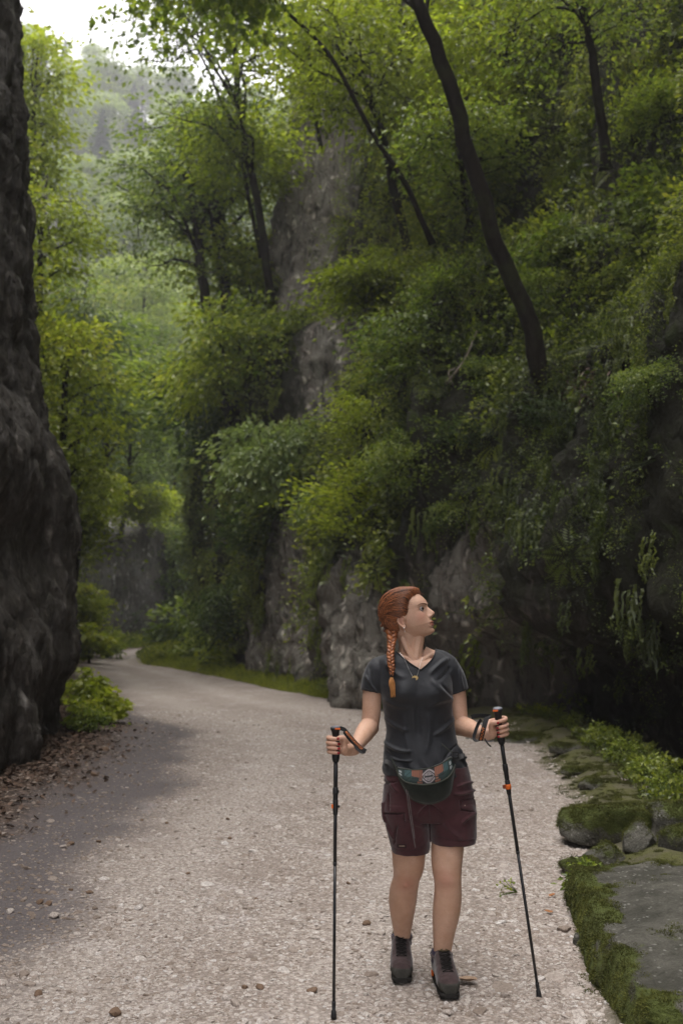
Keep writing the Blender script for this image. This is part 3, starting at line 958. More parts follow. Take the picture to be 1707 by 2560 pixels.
def moss_curtain(seed, w=0.3, n=12, ln=0.38):
    """hanging strands; local +Y is up, +Z the face normal"""
    r = np.random.RandomState(seed)
    A = Acc()
    for k in range(n):
        x = r.uniform(-w / 2, w / 2)
        l = ln * r.uniform(0.35, 1.0)
        z0 = 0.02 + 0.05 * r.rand()
        m = 9
        y = np.linspace(0, -l, m) + r.uniform(-0.22, 0.22)
        xs_ = x + np.cumsum(r.normal(size=m)) * 0.012
        wd = np.linspace(0.022, 0.004, m) * r.uniform(0.6, 1.4, m)
        zz = z0 + 0.03 * np.sin(np.linspace(0, 3, m)) + r.normal(size=m) * 0.008
        V = np.stack([np.stack([xs_ - wd, y, zz], 1), np.stack([xs_, y, zz + 0.012], 1), np.stack([xs_ + wd, y, zz], 1)], 1).reshape(-1, 3)
        F = []
        for i in range(m - 1):
            a = i * 3
            F += [[a, a + 1, a + 4, a + 3], [a + 1, a + 2, a + 5, a + 4]]
        A.add(V, np.array(F), np.clip(0.25 + 0.5 * r.rand() + np.repeat(np.linspace(0.1, -0.1, m), 3), 0, 1))
        c = r.uniform(0, 1, 10)
        C = np.stack([np.interp(c * (m - 1), np.arange(m), xs_), y[0] - c * l, np.full(10, z0 + 0.03)], 1) + r.normal(size=(10, 3)) * 0.012
        V, F = leaves_np(C, rand_dir(r, 10) + [0, 0, 1.0], r.normal(size=(10, 3)) + [0, -0.6, 0.4], 0.035 * r.uniform(0.6, 1.3, 10), r, 0.7)
        A.add(V, F, np.repeat(r.uniform(0.2, 0.9, 10), 4))
    return A.mesh('moss_curtain', [M_inst], False)

wall_protos = proto_coll('wall_plants', [sprig(1), sprig(2, 40, 0.4, 0.07), sprig(3, 30, 0.3, 0.09, 0.75, 4), sprig(4, 60, 0.26, 0.035, 0.7, 8),
                                         sprig(5, 60, 0.3, 0.03, 0.6, 9), fern(6), moss_curtain(7), moss_curtain(8, 0.4, 16, 0.55)])
# Blender sorts children of the collection by name: 0,1,2 leafy  3,4 small leaved  5 fern  6,7 moss curtains

def sample_mesh(V, N, F, n, r, dens):
    a, b, c, d = V[F[:, 0]], V[F[:, 1]], V[F[:, 2]], V[F[:, 3]]
    ar = np.linalg.norm(np.cross(c - a, d - b), axis=1) / 2
    cen = (a + b + c + d) / 4
    nn = N[F].mean(1)
    nn /= np.linalg.norm(nn, axis=1)[:, None] + 1e-9
    w = ar * dens(cen, nn)
    k = r.choice(len(F), n, p=w / w.sum())
    u, v = r.rand(n, 1), r.rand(n, 1)
    P = a[k] * (1 - u) * (1 - v) + b[k] * u * (1 - v) + c[k] * u * v + d[k] * (1 - u) * v
    return P, nn[k]

def face_rot(N, r, twist=0.5):
    """euler with local Z = normal and local Y as near world up as possible"""
    out = np.empty((len(N), 3))
    tw = r.normal(size=len(N)) * twist
    for i, n in enumerate(N):
        z = Vector(n)
        x = Vector((0, 0, 1)).cross(z)
        if x.length < 0.05: x = Vector((1, 0, 0))
        x.normalize()
        y = z.cross(x)
        M = Matrix((x, y, z)).transposed() @ Matrix.Rotation(tw[i], 3, 'Z')
        out[i] = M.to_euler()
    return out

def seen(P, margin=140):
    """keep what lies near the view pyramid"""
    c, s = math.cos(PITCH), math.sin(PITCH)
    dy, dz = P[:, 1], P[:, 2] - CAMZ
    f = dy * c + dz * s
    u = -dy * s + dz * c
    px = CX + FPX * P[:, 0] / np.maximum(f, 0.1)
    py = CY - FPX * u / np.maximum(f, 0.1)
    return (f > 0.5) & (px > -margin) & (px < 1707 + margin) & (py > -margin) & (py < 2560 + margin)

r = np.random.RandomState(21)
def densR(cen, nn):
    d = 1.0 / np.maximum(cen[:, 1], 6) ** 1.2
    d = d * (cen[:, 1] > 5) * (cen[:, 2] > -1.2) * (cen[:, 2] < 32)
    nz = fbm(cen * [0.45, 0.45, 0.35], 3, seed=91)
    nz2 = fbm(cen * [1.4, 1.4, 0.9], 3, seed=92)
    k = sstep(-0.18, 0.22, nz + 0.9 * nz2 + 0.02 * (cen[:, 2] - 3)) * 0.86 + 0.14
    nv = fbm(cen * [2.6, 2.6, 0.38], 3, seed=93)
    k *= 0.25 + 0.75 * sstep(-0.16, 0.10, nv)
    k *= 1 - 0.985 * np.clip(bare_mask(cen) * 1.5, 0, 1)
    k *= 0.35 + 0.65 * sstep(0.3, 2.2, cen[:, 2] + 0.6 * nz2)
    k *= 1 - 0.45 * sstep(15.5, 12.0, cen[:, 1]) * sstep(6.0, 3.0, cen[:, 2])
    return d * k * (0.6 + 0.8 * np.clip(nn[:, 2] + 0.3, 0, 1)) * seen(cen)
P, N = sample_mesh(VR, NR, FR, 13500, r, densR)
lowf = fbm(P * [0.30, 0.30, 0.22], 3, seed=95)
midf = fbm(P * [1.1, 1.1, 0.8], 2, seed=96)
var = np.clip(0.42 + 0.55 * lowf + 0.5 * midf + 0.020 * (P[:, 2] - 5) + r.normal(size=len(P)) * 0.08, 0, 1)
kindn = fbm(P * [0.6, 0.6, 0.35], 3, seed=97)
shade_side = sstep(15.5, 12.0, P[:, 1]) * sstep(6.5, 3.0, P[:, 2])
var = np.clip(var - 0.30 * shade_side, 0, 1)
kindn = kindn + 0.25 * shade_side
idx = np.where(kindn > 0.16, r.choice([3, 4, 6, 7, 3, 4, 3], len(P)), np.where(kindn < -0.1, r.choice([0, 1, 2], len(P)), r.choice([0, 1, 2, 3, 4, 5, 6], len(P))))
scl = r.uniform(0.6, 1.35, len(P)) * np.interp(P[:, 1], [6, 14, 30], [0.75, 1.0, 1.35])
cur = idx >= 6
N2 = N.copy(); N2[cur, 2] = 0.05
N2 /= np.linalg.norm(N2, axis=1)[:, None]
rot_ = face_rot(N2, r, 0.25)
rc_ = face_rot(N2[cur], r, 0.04); rot_[cur] = rc_
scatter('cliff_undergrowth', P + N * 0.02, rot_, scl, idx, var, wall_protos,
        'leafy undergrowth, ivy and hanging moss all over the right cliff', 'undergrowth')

def densL2(cen, nn):
    k = sstep(-0.3, 0.2, fbm(cen * [0.4, 0.4, 0.35], 3, seed=98) + 0.04 * (cen[:, 2] - 3)) + 0.03
    return k * seen(cen) * (cen[:, 2] < 30) * (1 - np.clip(bare2(cen) * 1.5, 0, 0.98)) * (0.25 + 0.75 * sstep(2, 6, cen[:, 2]))
P, N = sample_mesh(VL2, NL2, FL2, 3800, r, densL2)
var = np.clip(0.55 + 0.5 * fbm(P * 0.3, 3, seed=99) + r.normal(size=len(P)) * 0.1, 0, 1)
scatter('outcrop_undergrowth', P, face_rot(N, r), r.uniform(1.0, 2.4, len(P)), r.choice([0, 1, 2, 3], len(P)), var, wall_protos,
        'leafy undergrowth clinging to the far left rocks', 'undergrowth')

# ---- trees with a character of their own --------------------------------
D2S = 1707 / 1568.0
def wall_tree(name, disp_pts, Y0, Y1, radii, crown, label, cat='tree', seed=1, mat=None, local_cut=None, group=None, **kw):
    """disp_pts: trunk seen from its foot up; Y0..Y1: distance of foot and top; crown (px,py,Y,rx,ry,rz)"""
    n = len(disp_pts)
    W = [at(x * D2S, y * D2S, Y0 + (Y1 - Y0) * i / (n - 1)) for i, (x, y) in enumerate(disp_pts)]
    b = W[0].copy()
    loc = [tuple(w - b) for w in W]
    c = at(crown[0] * D2S, crown[1] * D2S, crown[2]) - b
    parts = make_broadleaf(name, seed, loc, radii, tuple(c), crown[3:6], mat=mat, **kw)
    return place(name, parts, b, label, cat, group)

# A: the big dark trunk leaning left over the path
d0 = hit(bvhR, 1250 * D2S, 900 * D2S)
print('ledge hit', d0)
YA = d0.y
wall_tree('leaning_tree', [(1262, 905), (1240, 850), (1218, 760), (1200, 690), (1150, 590), (1122, 520), (1108, 440), (1066, 335), (1050, 250), (1016, 150), (985, 70), (955, -5), (860, -190), (760, -420)],
          YA, YA - 2.6, [0.155, 0.12, 0.112, 0.105, 0.095, 0.08, 0.05], (780, -420, YA - 2.0, 3.6, 3.2, 1.9), 'big dark leaning tree trunk rooted on the cliff ledge right of the woman',
          seed=201, mat=M_leaf_y, nbr=22, ntw=9, nleaf=16, leaf=0.095, width=0.7, start=0.8, maple=True)
# B: slender forked tree in the middle
wall_tree('slender_tree', [(965, 700), (940, 590), (905, 440), (885, 340), (860, 250), (825, 165), (775, 110), (720, 60)],
          21.5, 18.5, [0.12, 0.10, 0.085, 0.07, 0.05, 0.03], (800, 190, 19.0, 2.3, 2.0, 2.0), 'slender dark tree with yellow green leaves, left of the big leaning trunk',
          seed=202, mat=M_leaf_y, nbr=24, ntw=9, nleaf=13, leaf=0.13, width=0.8, start=0.45, thick=0.16)
# C: thin forked tree at the upper right
wall_tree('forked_tree', [(1392, 395), (1383, 300), (1372, 230), (1362, 140), (1352, 90), (1335, 10), (1310, -90)],
          14.6, 13.4, [0.085, 0.075, 0.065, 0.05, 0.04], (1290, -10, 13.8, 1.5, 1.3, 0.9), 'thin forked tree near the upper right corner, its trunk in front of dark moss',
          seed=203, mat=M_leaf_g, nbr=14, ntw=8, nleaf=12, leaf=0.085, width=0.55, start=0.6)
# D, E: dark trunks with drooping layered branches by the bend
for k, (pts, Yd, rr, lab, sd) in enumerate((
        ([(492, 800), (470, 670), (450, 520), (440, 400), (430, 260)], 30.0, [0.17, 0.15, 0.12, 0.06], 'tall dark tree by the bend with layered green branches, the left one of two', 211),
        ([(540, 800), (515, 650), (505, 500), (500, 380), (498, 240)], 30.8, [0.22, 0.20, 0.14, 0.07], 'thicker dark tree by the bend, just right of a similar layered tree', 212))):
    wall_tree('layered_tree', pts, Yd, Yd, rr, (430 + 70 * k, 440, Yd, 2.3, 2.3, 4.3), lab, seed=sd, mat=M_leaf_g,
              nbr=28, ntw=9, nleaf=9, leaf=0.18, width=1.1, start=0.3, thick=0.12, group='dark trees by the bend')
# F: tree whose crown closes the sky in the upper middle
wall_tree('sky_tree', [(622, 680), (612, 600), (600, 520), (585, 430), (560, 320), (548, 220), (540, 120), (530, 30), (515, -60)],
          28.0, 24.5, [0.13, 0.12, 0.10, 0.075, 0.04], (470, 110, 23.5, 2.2, 2.4, 1.5), 'green tree spreading across the pale sky at the top, left of centre',
          seed=221, mat=M_leaf_g, nbr=26, ntw=8, nleaf=7, leaf=0.16, width=0.9, start=0.4, thick=0.14)
wall_tree('overhanging_tree', [(990, 560), (930, 420), (850, 300), (760, 130), (650, 20), (560, -60), (470, -60)],
          17.5, 14.0, [0.055, 0.045, 0.035, 0.025, 0.015], (470, 60, 14.5, 1.35, 1.2, 0.75), 'maple branch with separate lobed leaves hanging over the pale sky at the top left',
          seed=222, mat=M_leaf_g, nbr=16, ntw=8, nleaf=6, leaf=0.13, width=0.6, start=0.7, maple=True, thick=0.25, branch_r=0.2)
# yellow green crowns that fill the upper middle
for k, (px, py, Y, rx, rz, mt, lf, lab) in enumerate((
        (700, 60, 23.0, 2.2, 1.9, M_leaf_y, 0.15, 'bright yellow green crown at the top edge, left of the big leaning trunk'),
        (930, 60, 20.0, 1.6, 1.5, M_leaf_y, 0.13, 'yellow green crown at the top edge, touching the leaning trunk on its left'),
        (545, 330, 27.0, 1.4, 1.4, M_leaf_y, 0.17, 'yellow green tree left of the pale rock face in the middle'),
        (1160, 110, 17.5, 1.7, 1.3, M_leaf_y, 0.12, 'light green tree at the top edge, right of the leaning trunk'),
        (570, 640, 31.0, 1.5, 2.0, M_leaf_y, 0.2, 'olive yellow tree between the dark trunks and the pale rock face'),
        (850, 650, 19.5, 0.8, 0.35, M_leaf_y, 0.12, 'flat spray of bright leaves across the pale rock, middle of the cliff'),
        (1050, 330, 16.5, 1.1, 0.9, M_leaf_g, 0.09, 'small green tree on the cliff right behind the leaning trunk'),
        (960, 800, 17.0, 1.1, 0.8, M_leaf_g, 0.09, 'dark green bush left of the foot of the leaning trunk'))):
    h0 = hit(bvhR, (px + 30) * D2S, (py + 130) * D2S)
    if h0 is None or h0.y > Y + 14: h0 = at((px + 40) * D2S, (py + 220) * D2S, Y + 1.5)
    c = at(px * D2S, py * D2S, Y)
    if h0.z > c.z - 0.6: h0 = Vector((h0.x, h0.y, c.z - 1.0))
    d = c - h0
    parts = make_broadleaf('cliff_tree', 230 + k, [(0.2, 0.2, -0.5), tuple(d * 0.4 + Vector((0, 0, 0.2))), tuple(d), tuple(d + Vector((-0.3, -0.2, rz * 0.7)))],
                           [0.07, 0.055, 0.04, 0.015], tuple(d), (rx, rx, rz), 26, 8, 8, lf * 1.1, mt, width=lf * 5.5, start=0.25, thick=0.14)
    place('cliff_tree', parts, h0, lab, 'tree', 'small trees growing on the right cliff')

# shrubs on the cliff
def shrub_parts(seed, R_, mat, leaf, nbr=16, ntw=7, nl=14, flat=0.8, maple=False):
    rr = np.random.RandomState(seed)
    return make_broadleaf('shrub%d' % seed, seed, [(0, 0, -0.2), (0, 0, R_ * 0.3), (0, 0, R_ * 0.7), (0, 0, R_ * 1.0)], [0.03, 0.02, 0.015, 0.005],
                          (0, 0, R_ * 0.7), (R_, R_, R_ * flat), nbr, ntw, nl, leaf, mat, width=R_ * 0.45, start=0.05, maple=maple)
S_y = shrub_parts(301, 0.9, M_leaf_y, 0.085)
S_g = shrub_parts(302, 0.8, M_leaf_g, 0.08)
S_d = shrub_parts(303, 0.8, M_leaf_d, 0.085)
S_w = shrub_parts(304, 0.75, M_leaf_pale, 0.09)
S_m = shrub_parts(305, 0.6, M_leaf_g, 0.075, 14, 6, 8, 0.7, True)
SH = [  # displayed px, py, shrub, scale, label
    (870, 870, S_y, 0.9, 'yellow green shrub on the cliff, high above the woman and left of her head'),
    (830, 1010, S_y, 0.8, 'small yellow green shrub directly under a larger one, above left of the woman'),
    (840, 1210, S_y, 1.1, 'broad yellow green shrub on the cliff just above left of the woman'),
    (760, 1160, S_w, 0.9, 'grey green shrub on the rock rib left of the woman'),
    (650, 1110, S_w, 1.2, 'pale leafed shrub hanging over the rib of bare rock left of the woman'),
    (590, 1250, S_d, 1.1, 'dark shrub low on the cliff, left of the bare rock rib'),
    (735, 1215, S_g, 0.6, 'green shrub right of the top of the bare rock rib'),
    (560, 1420, S_d, 0.9, 'dark bush at the foot of the cliff beside the pale rock chip'),
    (540, 1010, S_d, 1.6, 'dark green shrub at the upper corner of the cliff by the bend'),
    (460, 1000, S_g, 1.8, 'mid green bush above the corner where the path bends'),
    (600, 880, S_g, 1.5, 'green bush below the olive tree in the middle distance'),
    (560, 900, S_y, 1.5, 'yellowish bush in the middle distance above the dark corner of the cliff'),
    (900, 640, S_y, 1.0, 'bright shrub near the foot of the slender dark tree'),
    (1010, 720, S_g, 0.9, 'green shrub between the slender tree and the big leaning trunk'),
    (1260, 590, S_m, 1.0, 'maple like shrub right of the leaning trunk at mid height'),
    (1330, 560, S_m, 1.1, 'bright leafy shrub on the ledge right of the leaning trunk'),
    (1450, 560, S_m, 1.2, 'spreading maple like shrub on the upper right of the cliff'),
    (1500, 480, S_m, 1.0, 'leafy shrub at the right edge above a spreading one'),
    (1420, 660, S_g, 0.8, 'low green shrub under the spreading shrub on the right'),
    (1250, 700, S_g, 0.7, 'small shrub just right of the kink in the leaning trunk'),
    (1130, 700, S_g, 0.7, 'small shrub just left of the kink in the leaning trunk'),
    (1540, 260, S_g, 0.9, 'green shrub at the right edge near the top'),
    (1500, 900, S_g, 0.6, 'small fresh green shrub at the right edge, level with the foot of the leaning trunk'),
    (1120, 880, S_g, 0.7, 'green shrub left of the foot of the leaning trunk'),
    (1080, 1010, S_d, 0.8, 'dark shrub on the cliff above the woman'),
    (960, 1100, S_g, 0.9, 'green shrub on the cliff right above the head of the woman'),
    (1050, 1190, S_g, 0.6, 'small green shrub above right of the head of the woman'),
    (1250, 960, S_d, 0.8, 'dark shrub just below the foot of the leaning trunk'),
    (1220, 240, S_y, 0.9, 'light shrub between the two upper trunks'),
    (1180, 380, S_g, 1.0, 'green shrub right of the upper leaning trunk'),
]
M_names = 0
for k, (px, py, parts, s, lab) in enumerate(SH):
    h0 = hit(bvhR, px * D2S, (py + 25) * D2S)
    if h0 is None: continue
    place('cliff_shrub', parts, h0, lab, 'shrub', 'shrubs growing on the right cliff', rz=k * 1.7, s=tuple(s * h0.y / 17.0 * np.array([0.8 + 0.5 * ((k * 7) % 5) / 4, 0.75 + 0.3 * ((k * 3) % 4) / 3, 0.7 + 0.5 * ((k * 5) % 3) / 2])), tilt=(0.25, -0.35))

# trees above the left wall and round the bend
LT = [(95, 560, 24, 1.5, 2.3, M_leaf_y, 0.15, 'yellow green tree behind the dark left rock at mid height'),
      (150, 900, 23, 1.5, 1.8, M_leaf_y, 0.15, 'bright yellow green tree low behind the dark left rock'),
      (80, 220, 30, 1.2, 2.2, M_leaf_y, 0.19, 'light tree high behind the dark left rock'),
      (190, 760, 38, 2.0, 2.6, M_leaf_g, 0.22, 'green tree standing right of the yellow green trees behind the left rock'),
      (185, 1110, 30, 0.9, 1.2, M_leaf_y, 0.16, 'light green tree beside the pale rock streak, behind the left rock'),
      (300, 980, 47, 2.8, 3.0, M_leaf_pale, 0.26, 'pale green tree above the far rock outcrop'),
      (330, 1150, 51, 1.5, 0.8, M_leaf_y, 0.22, 'light leafed small tree on top of the far rock outcrop'),
      (250, 850, 42, 2.4, 2.4, M_leaf_g, 0.24, 'green tree above and left of the far rock outcrop'),
      (400, 1300, 56, 2.6, 3.0, M_leaf_g, 0.3, 'green tree standing low at the end of the visible path'),
      (400, 1120, 60, 3.2, 3.2, M_leaf_pale, 0.32, 'tall pale green tree at the end of the visible path'),
      (360, 900, 58, 3.2, 3.0, M_leaf_g, 0.32, 'broad green tree in the middle of the valley'),
      (330, 700, 64, 3.4, 3.4, M_leaf_pale, 0.34, 'pale tree in the middle of the valley, left of the dark trunks'),
      (370, 1430, 55, 2.2, 1.8, M_leaf_d, 0.28, 'dark bush beside the far end of the path'),
      (196, 1380, 36, 0.45, 0.7, M_leaf_y, 0.12, 'light green bush at the left edge of the far path')]
for k, (px, py, Y, rx, rz, mt, lf, lab) in enumerate(LT):
    c = at(px * D2S, py * D2S, Y)
    foot = Vector((c.x - 0.6, c.y + 0.5, max(c.z - 2.2 * rz - 2.0, -0.2)))
    if 40 <= Y <= 52:
        foot = Vector((c.x - 1.5, c.y + 5.0, max(c.z - rz - 2.5, 6.0)))
    d = c - foot
    parts = make_broadleaf('valley_tree', 260 + k, [(0, 0, -0.5), tuple(d * 0.5 + Vector((0.2, 0, 0))), tuple(d), tuple(d + Vector((0.1, 0, rz * 0.8)))],
                           [0.13, 0.10, 0.07, 0.02], tuple(d), (rx, rx, rz), 26, 8, 12, lf, mt, width=lf * 5, start=0.2, thick=0.2)
    place('valley_tree', parts, foot, lab, 'tree', 'trees in the valley beyond the left rock')
# ================================================================== stones, litter, verges
def rock_np(seed, sub=3, amp=0.28, flat=0.6, freq=1.3, cut=0.5):
    bm = bmesh.new()
    bmesh.ops.create_icosphere(bm, subdivisions=sub, radius=1.0)
    V = np.array([v.co[:] for v in bm.verts])
    F = np.array([[v.index for v in f.verts] for f in bm.faces])
    bm.free()
    r = np.random.RandomState(seed)
    # cut by random planes for broken facets
    for k in range(9):
        n = r.normal(size=3); n /= np.linalg.norm(n)
        d = r.uniform(cut, 0.9)
        e = V @ n - d
        V = V - np.maximum(e, 0)[:, None] * n * 0.92
    V = V * (1 + amp * fbm(V * freq, 4, seed=seed)[:, None])
    V[:, 2] *= flat
    return V, F

def stone_mat(name, inst):
    m = NT(name)
    v = m.attr('var', 'INSTANCER') if inst else m.n('ObjectInfo').outputs['Random']
    c = m.ramp(v, [(0.0, (0.20, 0.15, 0.115)), (0.25, (0.36, 0.295, 0.245)), (0.55, (0.54, 0.47, 0.42)), (0.85, (0.72, 0.66, 0.61)), (1.0, (0.82, 0.79, 0.77))])
    nz = m.noise(m.coords(), 3, 5, 0.7)
    c = m.mix(m.ramp(nz, [(0.35, 0.6), (0.6, 0.0)]), c, (0.22, 0.18, 0.15))
    m.bsdf(c, 0.85, m.bump(nz, 0.5, 0.2), 0.3)
    return m.m
M_stone_i = stone_mat('gravel_stone', True)
M_stone_o = stone_mat('loose_stone', False)
M_brownstone = plain('brown_stone', (0.16, 0.105, 0.07), 0.9)
protos = []
for k in range(7):
    V, F = rock_np(400 + k, 1 if k < 4 else 2, 0.25, 0.55)
    protos.append(mesh_np('pebble', V, [F], [M_stone_i], False))
gravel_c = proto_coll('gravel_pebbles', protos)
r = np.random.RandomState(31)
n = 125000
u = r.rand(n)
yy = 3.2 * (17.0 / 3.2) ** (u ** 1.15)
xx = r.uniform(-1, 1, n) * (0.36 * yy + 0.15)
P = np.stack([xx, yy, ground_z(xx, yy)], 1)
dR = xx - edge_R(yy) + 0.2 * fbm(P / 0.5, 3, seed=70)
dL = edge_L(yy) - xx
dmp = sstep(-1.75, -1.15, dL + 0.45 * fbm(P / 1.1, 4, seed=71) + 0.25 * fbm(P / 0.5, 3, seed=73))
cl = fbm(P / 0.45, 3, seed=75)
ok = (dR < 0.1) & (dL < 0.2) & (r.rand(n) < np.clip(0.62 + 0.9 * cl, 0.15, 1)) & (r.rand(n) > dmp * 0.45)
P, dm, yy = P[ok], dmp[ok], yy[ok]
sz = np.clip(np.exp(r.normal(-4.92, 0.50, len(P))), 0.0025, 0.036) * np.interp(yy, [3, 10, 17], [1.0, 1.25, 1.6])
P[:, 2] -= sz * 0.12
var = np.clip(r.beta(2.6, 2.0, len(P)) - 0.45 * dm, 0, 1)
rot = np.c_[r.normal(size=(len(P), 2)) * 0.25, r.uniform(0, 6.28, len(P))]
scatter('gravel', P, rot, sz, r.randint(0, 7, len(P)), var, gravel_c, 'pale crushed limestone gravel spread over the path', 'gravel')
print('gravel', len(P))

# stones one can pick out by eye (source pixel, size in metres, brown?)
ST = [(570, 2045, .022, 1, 'brown stone in the middle of the path, furthest of the brown ones'), (575, 2095, .022, 1, 'brown stone left of the woman, below another brown one'),
      (247, 2113, .026, 1, 'brown stone on the left where the dark ground ends'), (177, 2122, .03, 1, 'dark brown stone beside a grey one at the edge of the dark ground'),
      (160, 2130, .034, 0, 'grey stone touching a brown stone at the edge of the dark ground'), (348, 2265, .022, 1, 'brown stone in the lower left, uppermost of a loose row'),
      (418, 2058, .02, 1, 'small brown stone in mid path, left of centre'), (355, 2052, .016, 1, 'small dark stone near the edge of the dark ground'),
      (225, 2232, .022, 1, 'small brown stone in the lower left, right one of a close pair'), (178, 2228, .018, 1, 'small brown stone in the lower left, left one of a close pair'),
      (210, 2243, .028, 0, 'flat light stone just under a close pair of brown ones'), (100, 2264, .03, 1, 'brown stone near the left edge, left one of two'),
      (122, 2266, .028, 1, 'brown stone near the left edge, right one of two'), (348, 2270, .03, 0, 'round tan stone lying under a brown one, lower left'),
      (136, 2294, .036, 0, 'large tan stone at the lower left'), (25, 2290, .03, 0, 'tan stone close to the left border'),
      (290, 2527, .036, 1, 'round brown stone at the bottom edge, left of the pole tip'), (238, 2270, .022, 0, 'small tan stone in the lower left field of gravel'),
      (650, 2466, .024, 1, 'brown stone right of mid bottom, left of the left pole'), (612, 2463, .020, 1, 'small dark stone left of another brown one near the left pole'),
      (780, 2476, .026, 1, 'brown stone close to the left pole'), (915, 2312, .032, 1, 'rounded brown stone between the left pole and the boots'),
      (870, 2210, .02, 1, 'small tan stone just right of the left pole'), (735, 2372, .045, 0, 'whitish flat stone left of the left pole'),
      (1040, 1830, .03, 1, 'small dark stone behind the woman'), (470, 2185, .016, 1, 'tiny black stone left of centre'),
      (265, 1893, .05, 1, 'black stone on the dark ground beside the left verge'), (235, 1957, .05, 1, 'dark stone in the middle of the dark ground'),
      (1410, 2330, .04, 0, 'tan stone right of the right pole'), (1560, 1990, .05, 0, 'whitish flat stone near the mossy bank'),
      (1450, 2080, .05, 0, 'tan rock chip at the gravel edge of the bank, left of another'), (1475, 2070, .045, 0, 'tan rock chip at the gravel edge of the bank, upper of two'),
      (1495, 2422, .045, 0, 'white stone beside the mossy kerb, bottom right'), (1430, 2480, .06, 0, 'large flat grey stone sunk in the gravel, bottom right'),
      (1385, 2448, .055, 0, 'pale flat stone sunk in the gravel beside the right pole tip'), (1255, 2470, .06, 0, 'flat whitish stone left of the right pole tip'),
      (1200, 2530, .05, 0, 'flat grey stone below the front boot'), (1540, 2470, .04, 0, 'white stone in the moss at the bottom right, upper one'),
      (1565, 2500, .04, 0, 'white stone in the moss at the bottom right, lower one'), (1120, 2535, .03, 0, 'light stone in front of the boots'),
      (640, 2250, .016, 1, 'little dark stone left of the left pole, at knee height of the woman'), (520, 2210, .05, 0, 'flat greenish white stone left of centre'),
      (60, 2440, .03, 0, 'tan stone at the left border near the bottom'), (95, 2485, .026, 1, 'brown stone at the lower left corner')]
stm = []
for k in range(8):
    V, F = rock_np(430 + k, 2, 0.3, 0.62)
    stm.append(mesh_np('stone', V, [F], [M_stone_o], False))
stm2 = []
for k in range(5):
    V, F = rock_np(440 + k, 2, 0.3, 0.72)
    stm2.append(mesh_np('stone', V, [F], [M_brownstone], False))
for k, (px, py, s, br, lab) in enumerate(ST):
    g = on_ground(px, py)
    z = gz(g.x, g.y)
    o = obj('stone', (stm2[k % 5] if br else stm[k % 8]), label=lab, cat='stone', group='loose stones on the path')
    o.location = (g.x, g.y, z + (s * 0.25 if lab.find('flat') < 0 else 0.002))
    o.rotation_euler = (r.uniform(-.2, .2), r.uniform(-.2, .2), r.uniform(0, 6.28))
    f = 0.35 if lab.find('flat') >= 0 else 0.8
    o.scale = (s * r.uniform(.8, 1.1), s * r.uniform(.7, 1.0), s * f)

# dead leaves --------------------------------------------------------------
M_dead = NT('dead_leaf')
vv = M_dead.attr('var', 'INSTANCER')
M_dead.bsdf(M_dead.ramp(vv, [(0, (0.045, 0.03, 0.02)), (0.5, (0.10, 0.062, 0.042)), (0.85, (0.19, 0.125, 0.09)), (1, (0.30, 0.24, 0.19))]), 0.75, None, 0.3)
M_dead = M_dead.m
def dead_leaf(seed, mats, curl=0.3):
    rr = np.random.RandomState(seed)
    t = np.linspace(0, 1, 7)
    w = 0.32 * np.sin(np.pi * np.clip(t * 0.95 + 0.03, 0, 1)) ** 0.8 * rr.uniform(0.8, 1.2, 7)
    z = curl * (t - 0.5) ** 2 + rr.normal(size=7) * 0.02
    V = np.stack([np.stack([t - .5, -w, z + w * rr.uniform(0.2, .7)], 1), np.stack([t - .5, w * 0, z], 1), np.stack([t - .5, w, z + w * rr.uniform(.1, .5)], 1)], 1).reshape(-1, 3)
    F = []
    for i in range(6):
        a = i * 3
        F += [[a, a + 3, a + 4, a + 1], [a + 1, a + 4, a + 5, a + 2]]
    return mesh_np('dead_leaf', V, np.array(F), mats, True)
leaf_c = proto_coll('dead_leaves', [dead_leaf(k, [M_dead], 0.2 + 0.15 * k) for k in range(5)])
n = 10500
yy = r.uniform(6.5, 19, n) ** 1.0
xx = edge_L(yy) + np.abs(r.normal(size=n)) * 0.42 - 0.35
P = np.stack([xx, yy, ground_z(xx, yy) + 0.008 + r.rand(n) * 0.012], 1)
hole = fbm(P / 0.6, 3, seed=77)
ok = r.rand(n) < 0.5 + hole
P = P[ok]
scatter('leaf_litter', P, np.c_[r.normal(size=(len(P), 2)) * 0.35, r.uniform(0, 6.28, len(P))], r.uniform(0.03, 0.065, len(P)), r.randint(0, 5, len(P)),
        np.clip(r.beta(1.6, 2.8, len(P)), 0, 1), leaf_c, 'brown dead leaves lying along the foot of the left rock', 'dead leaves')
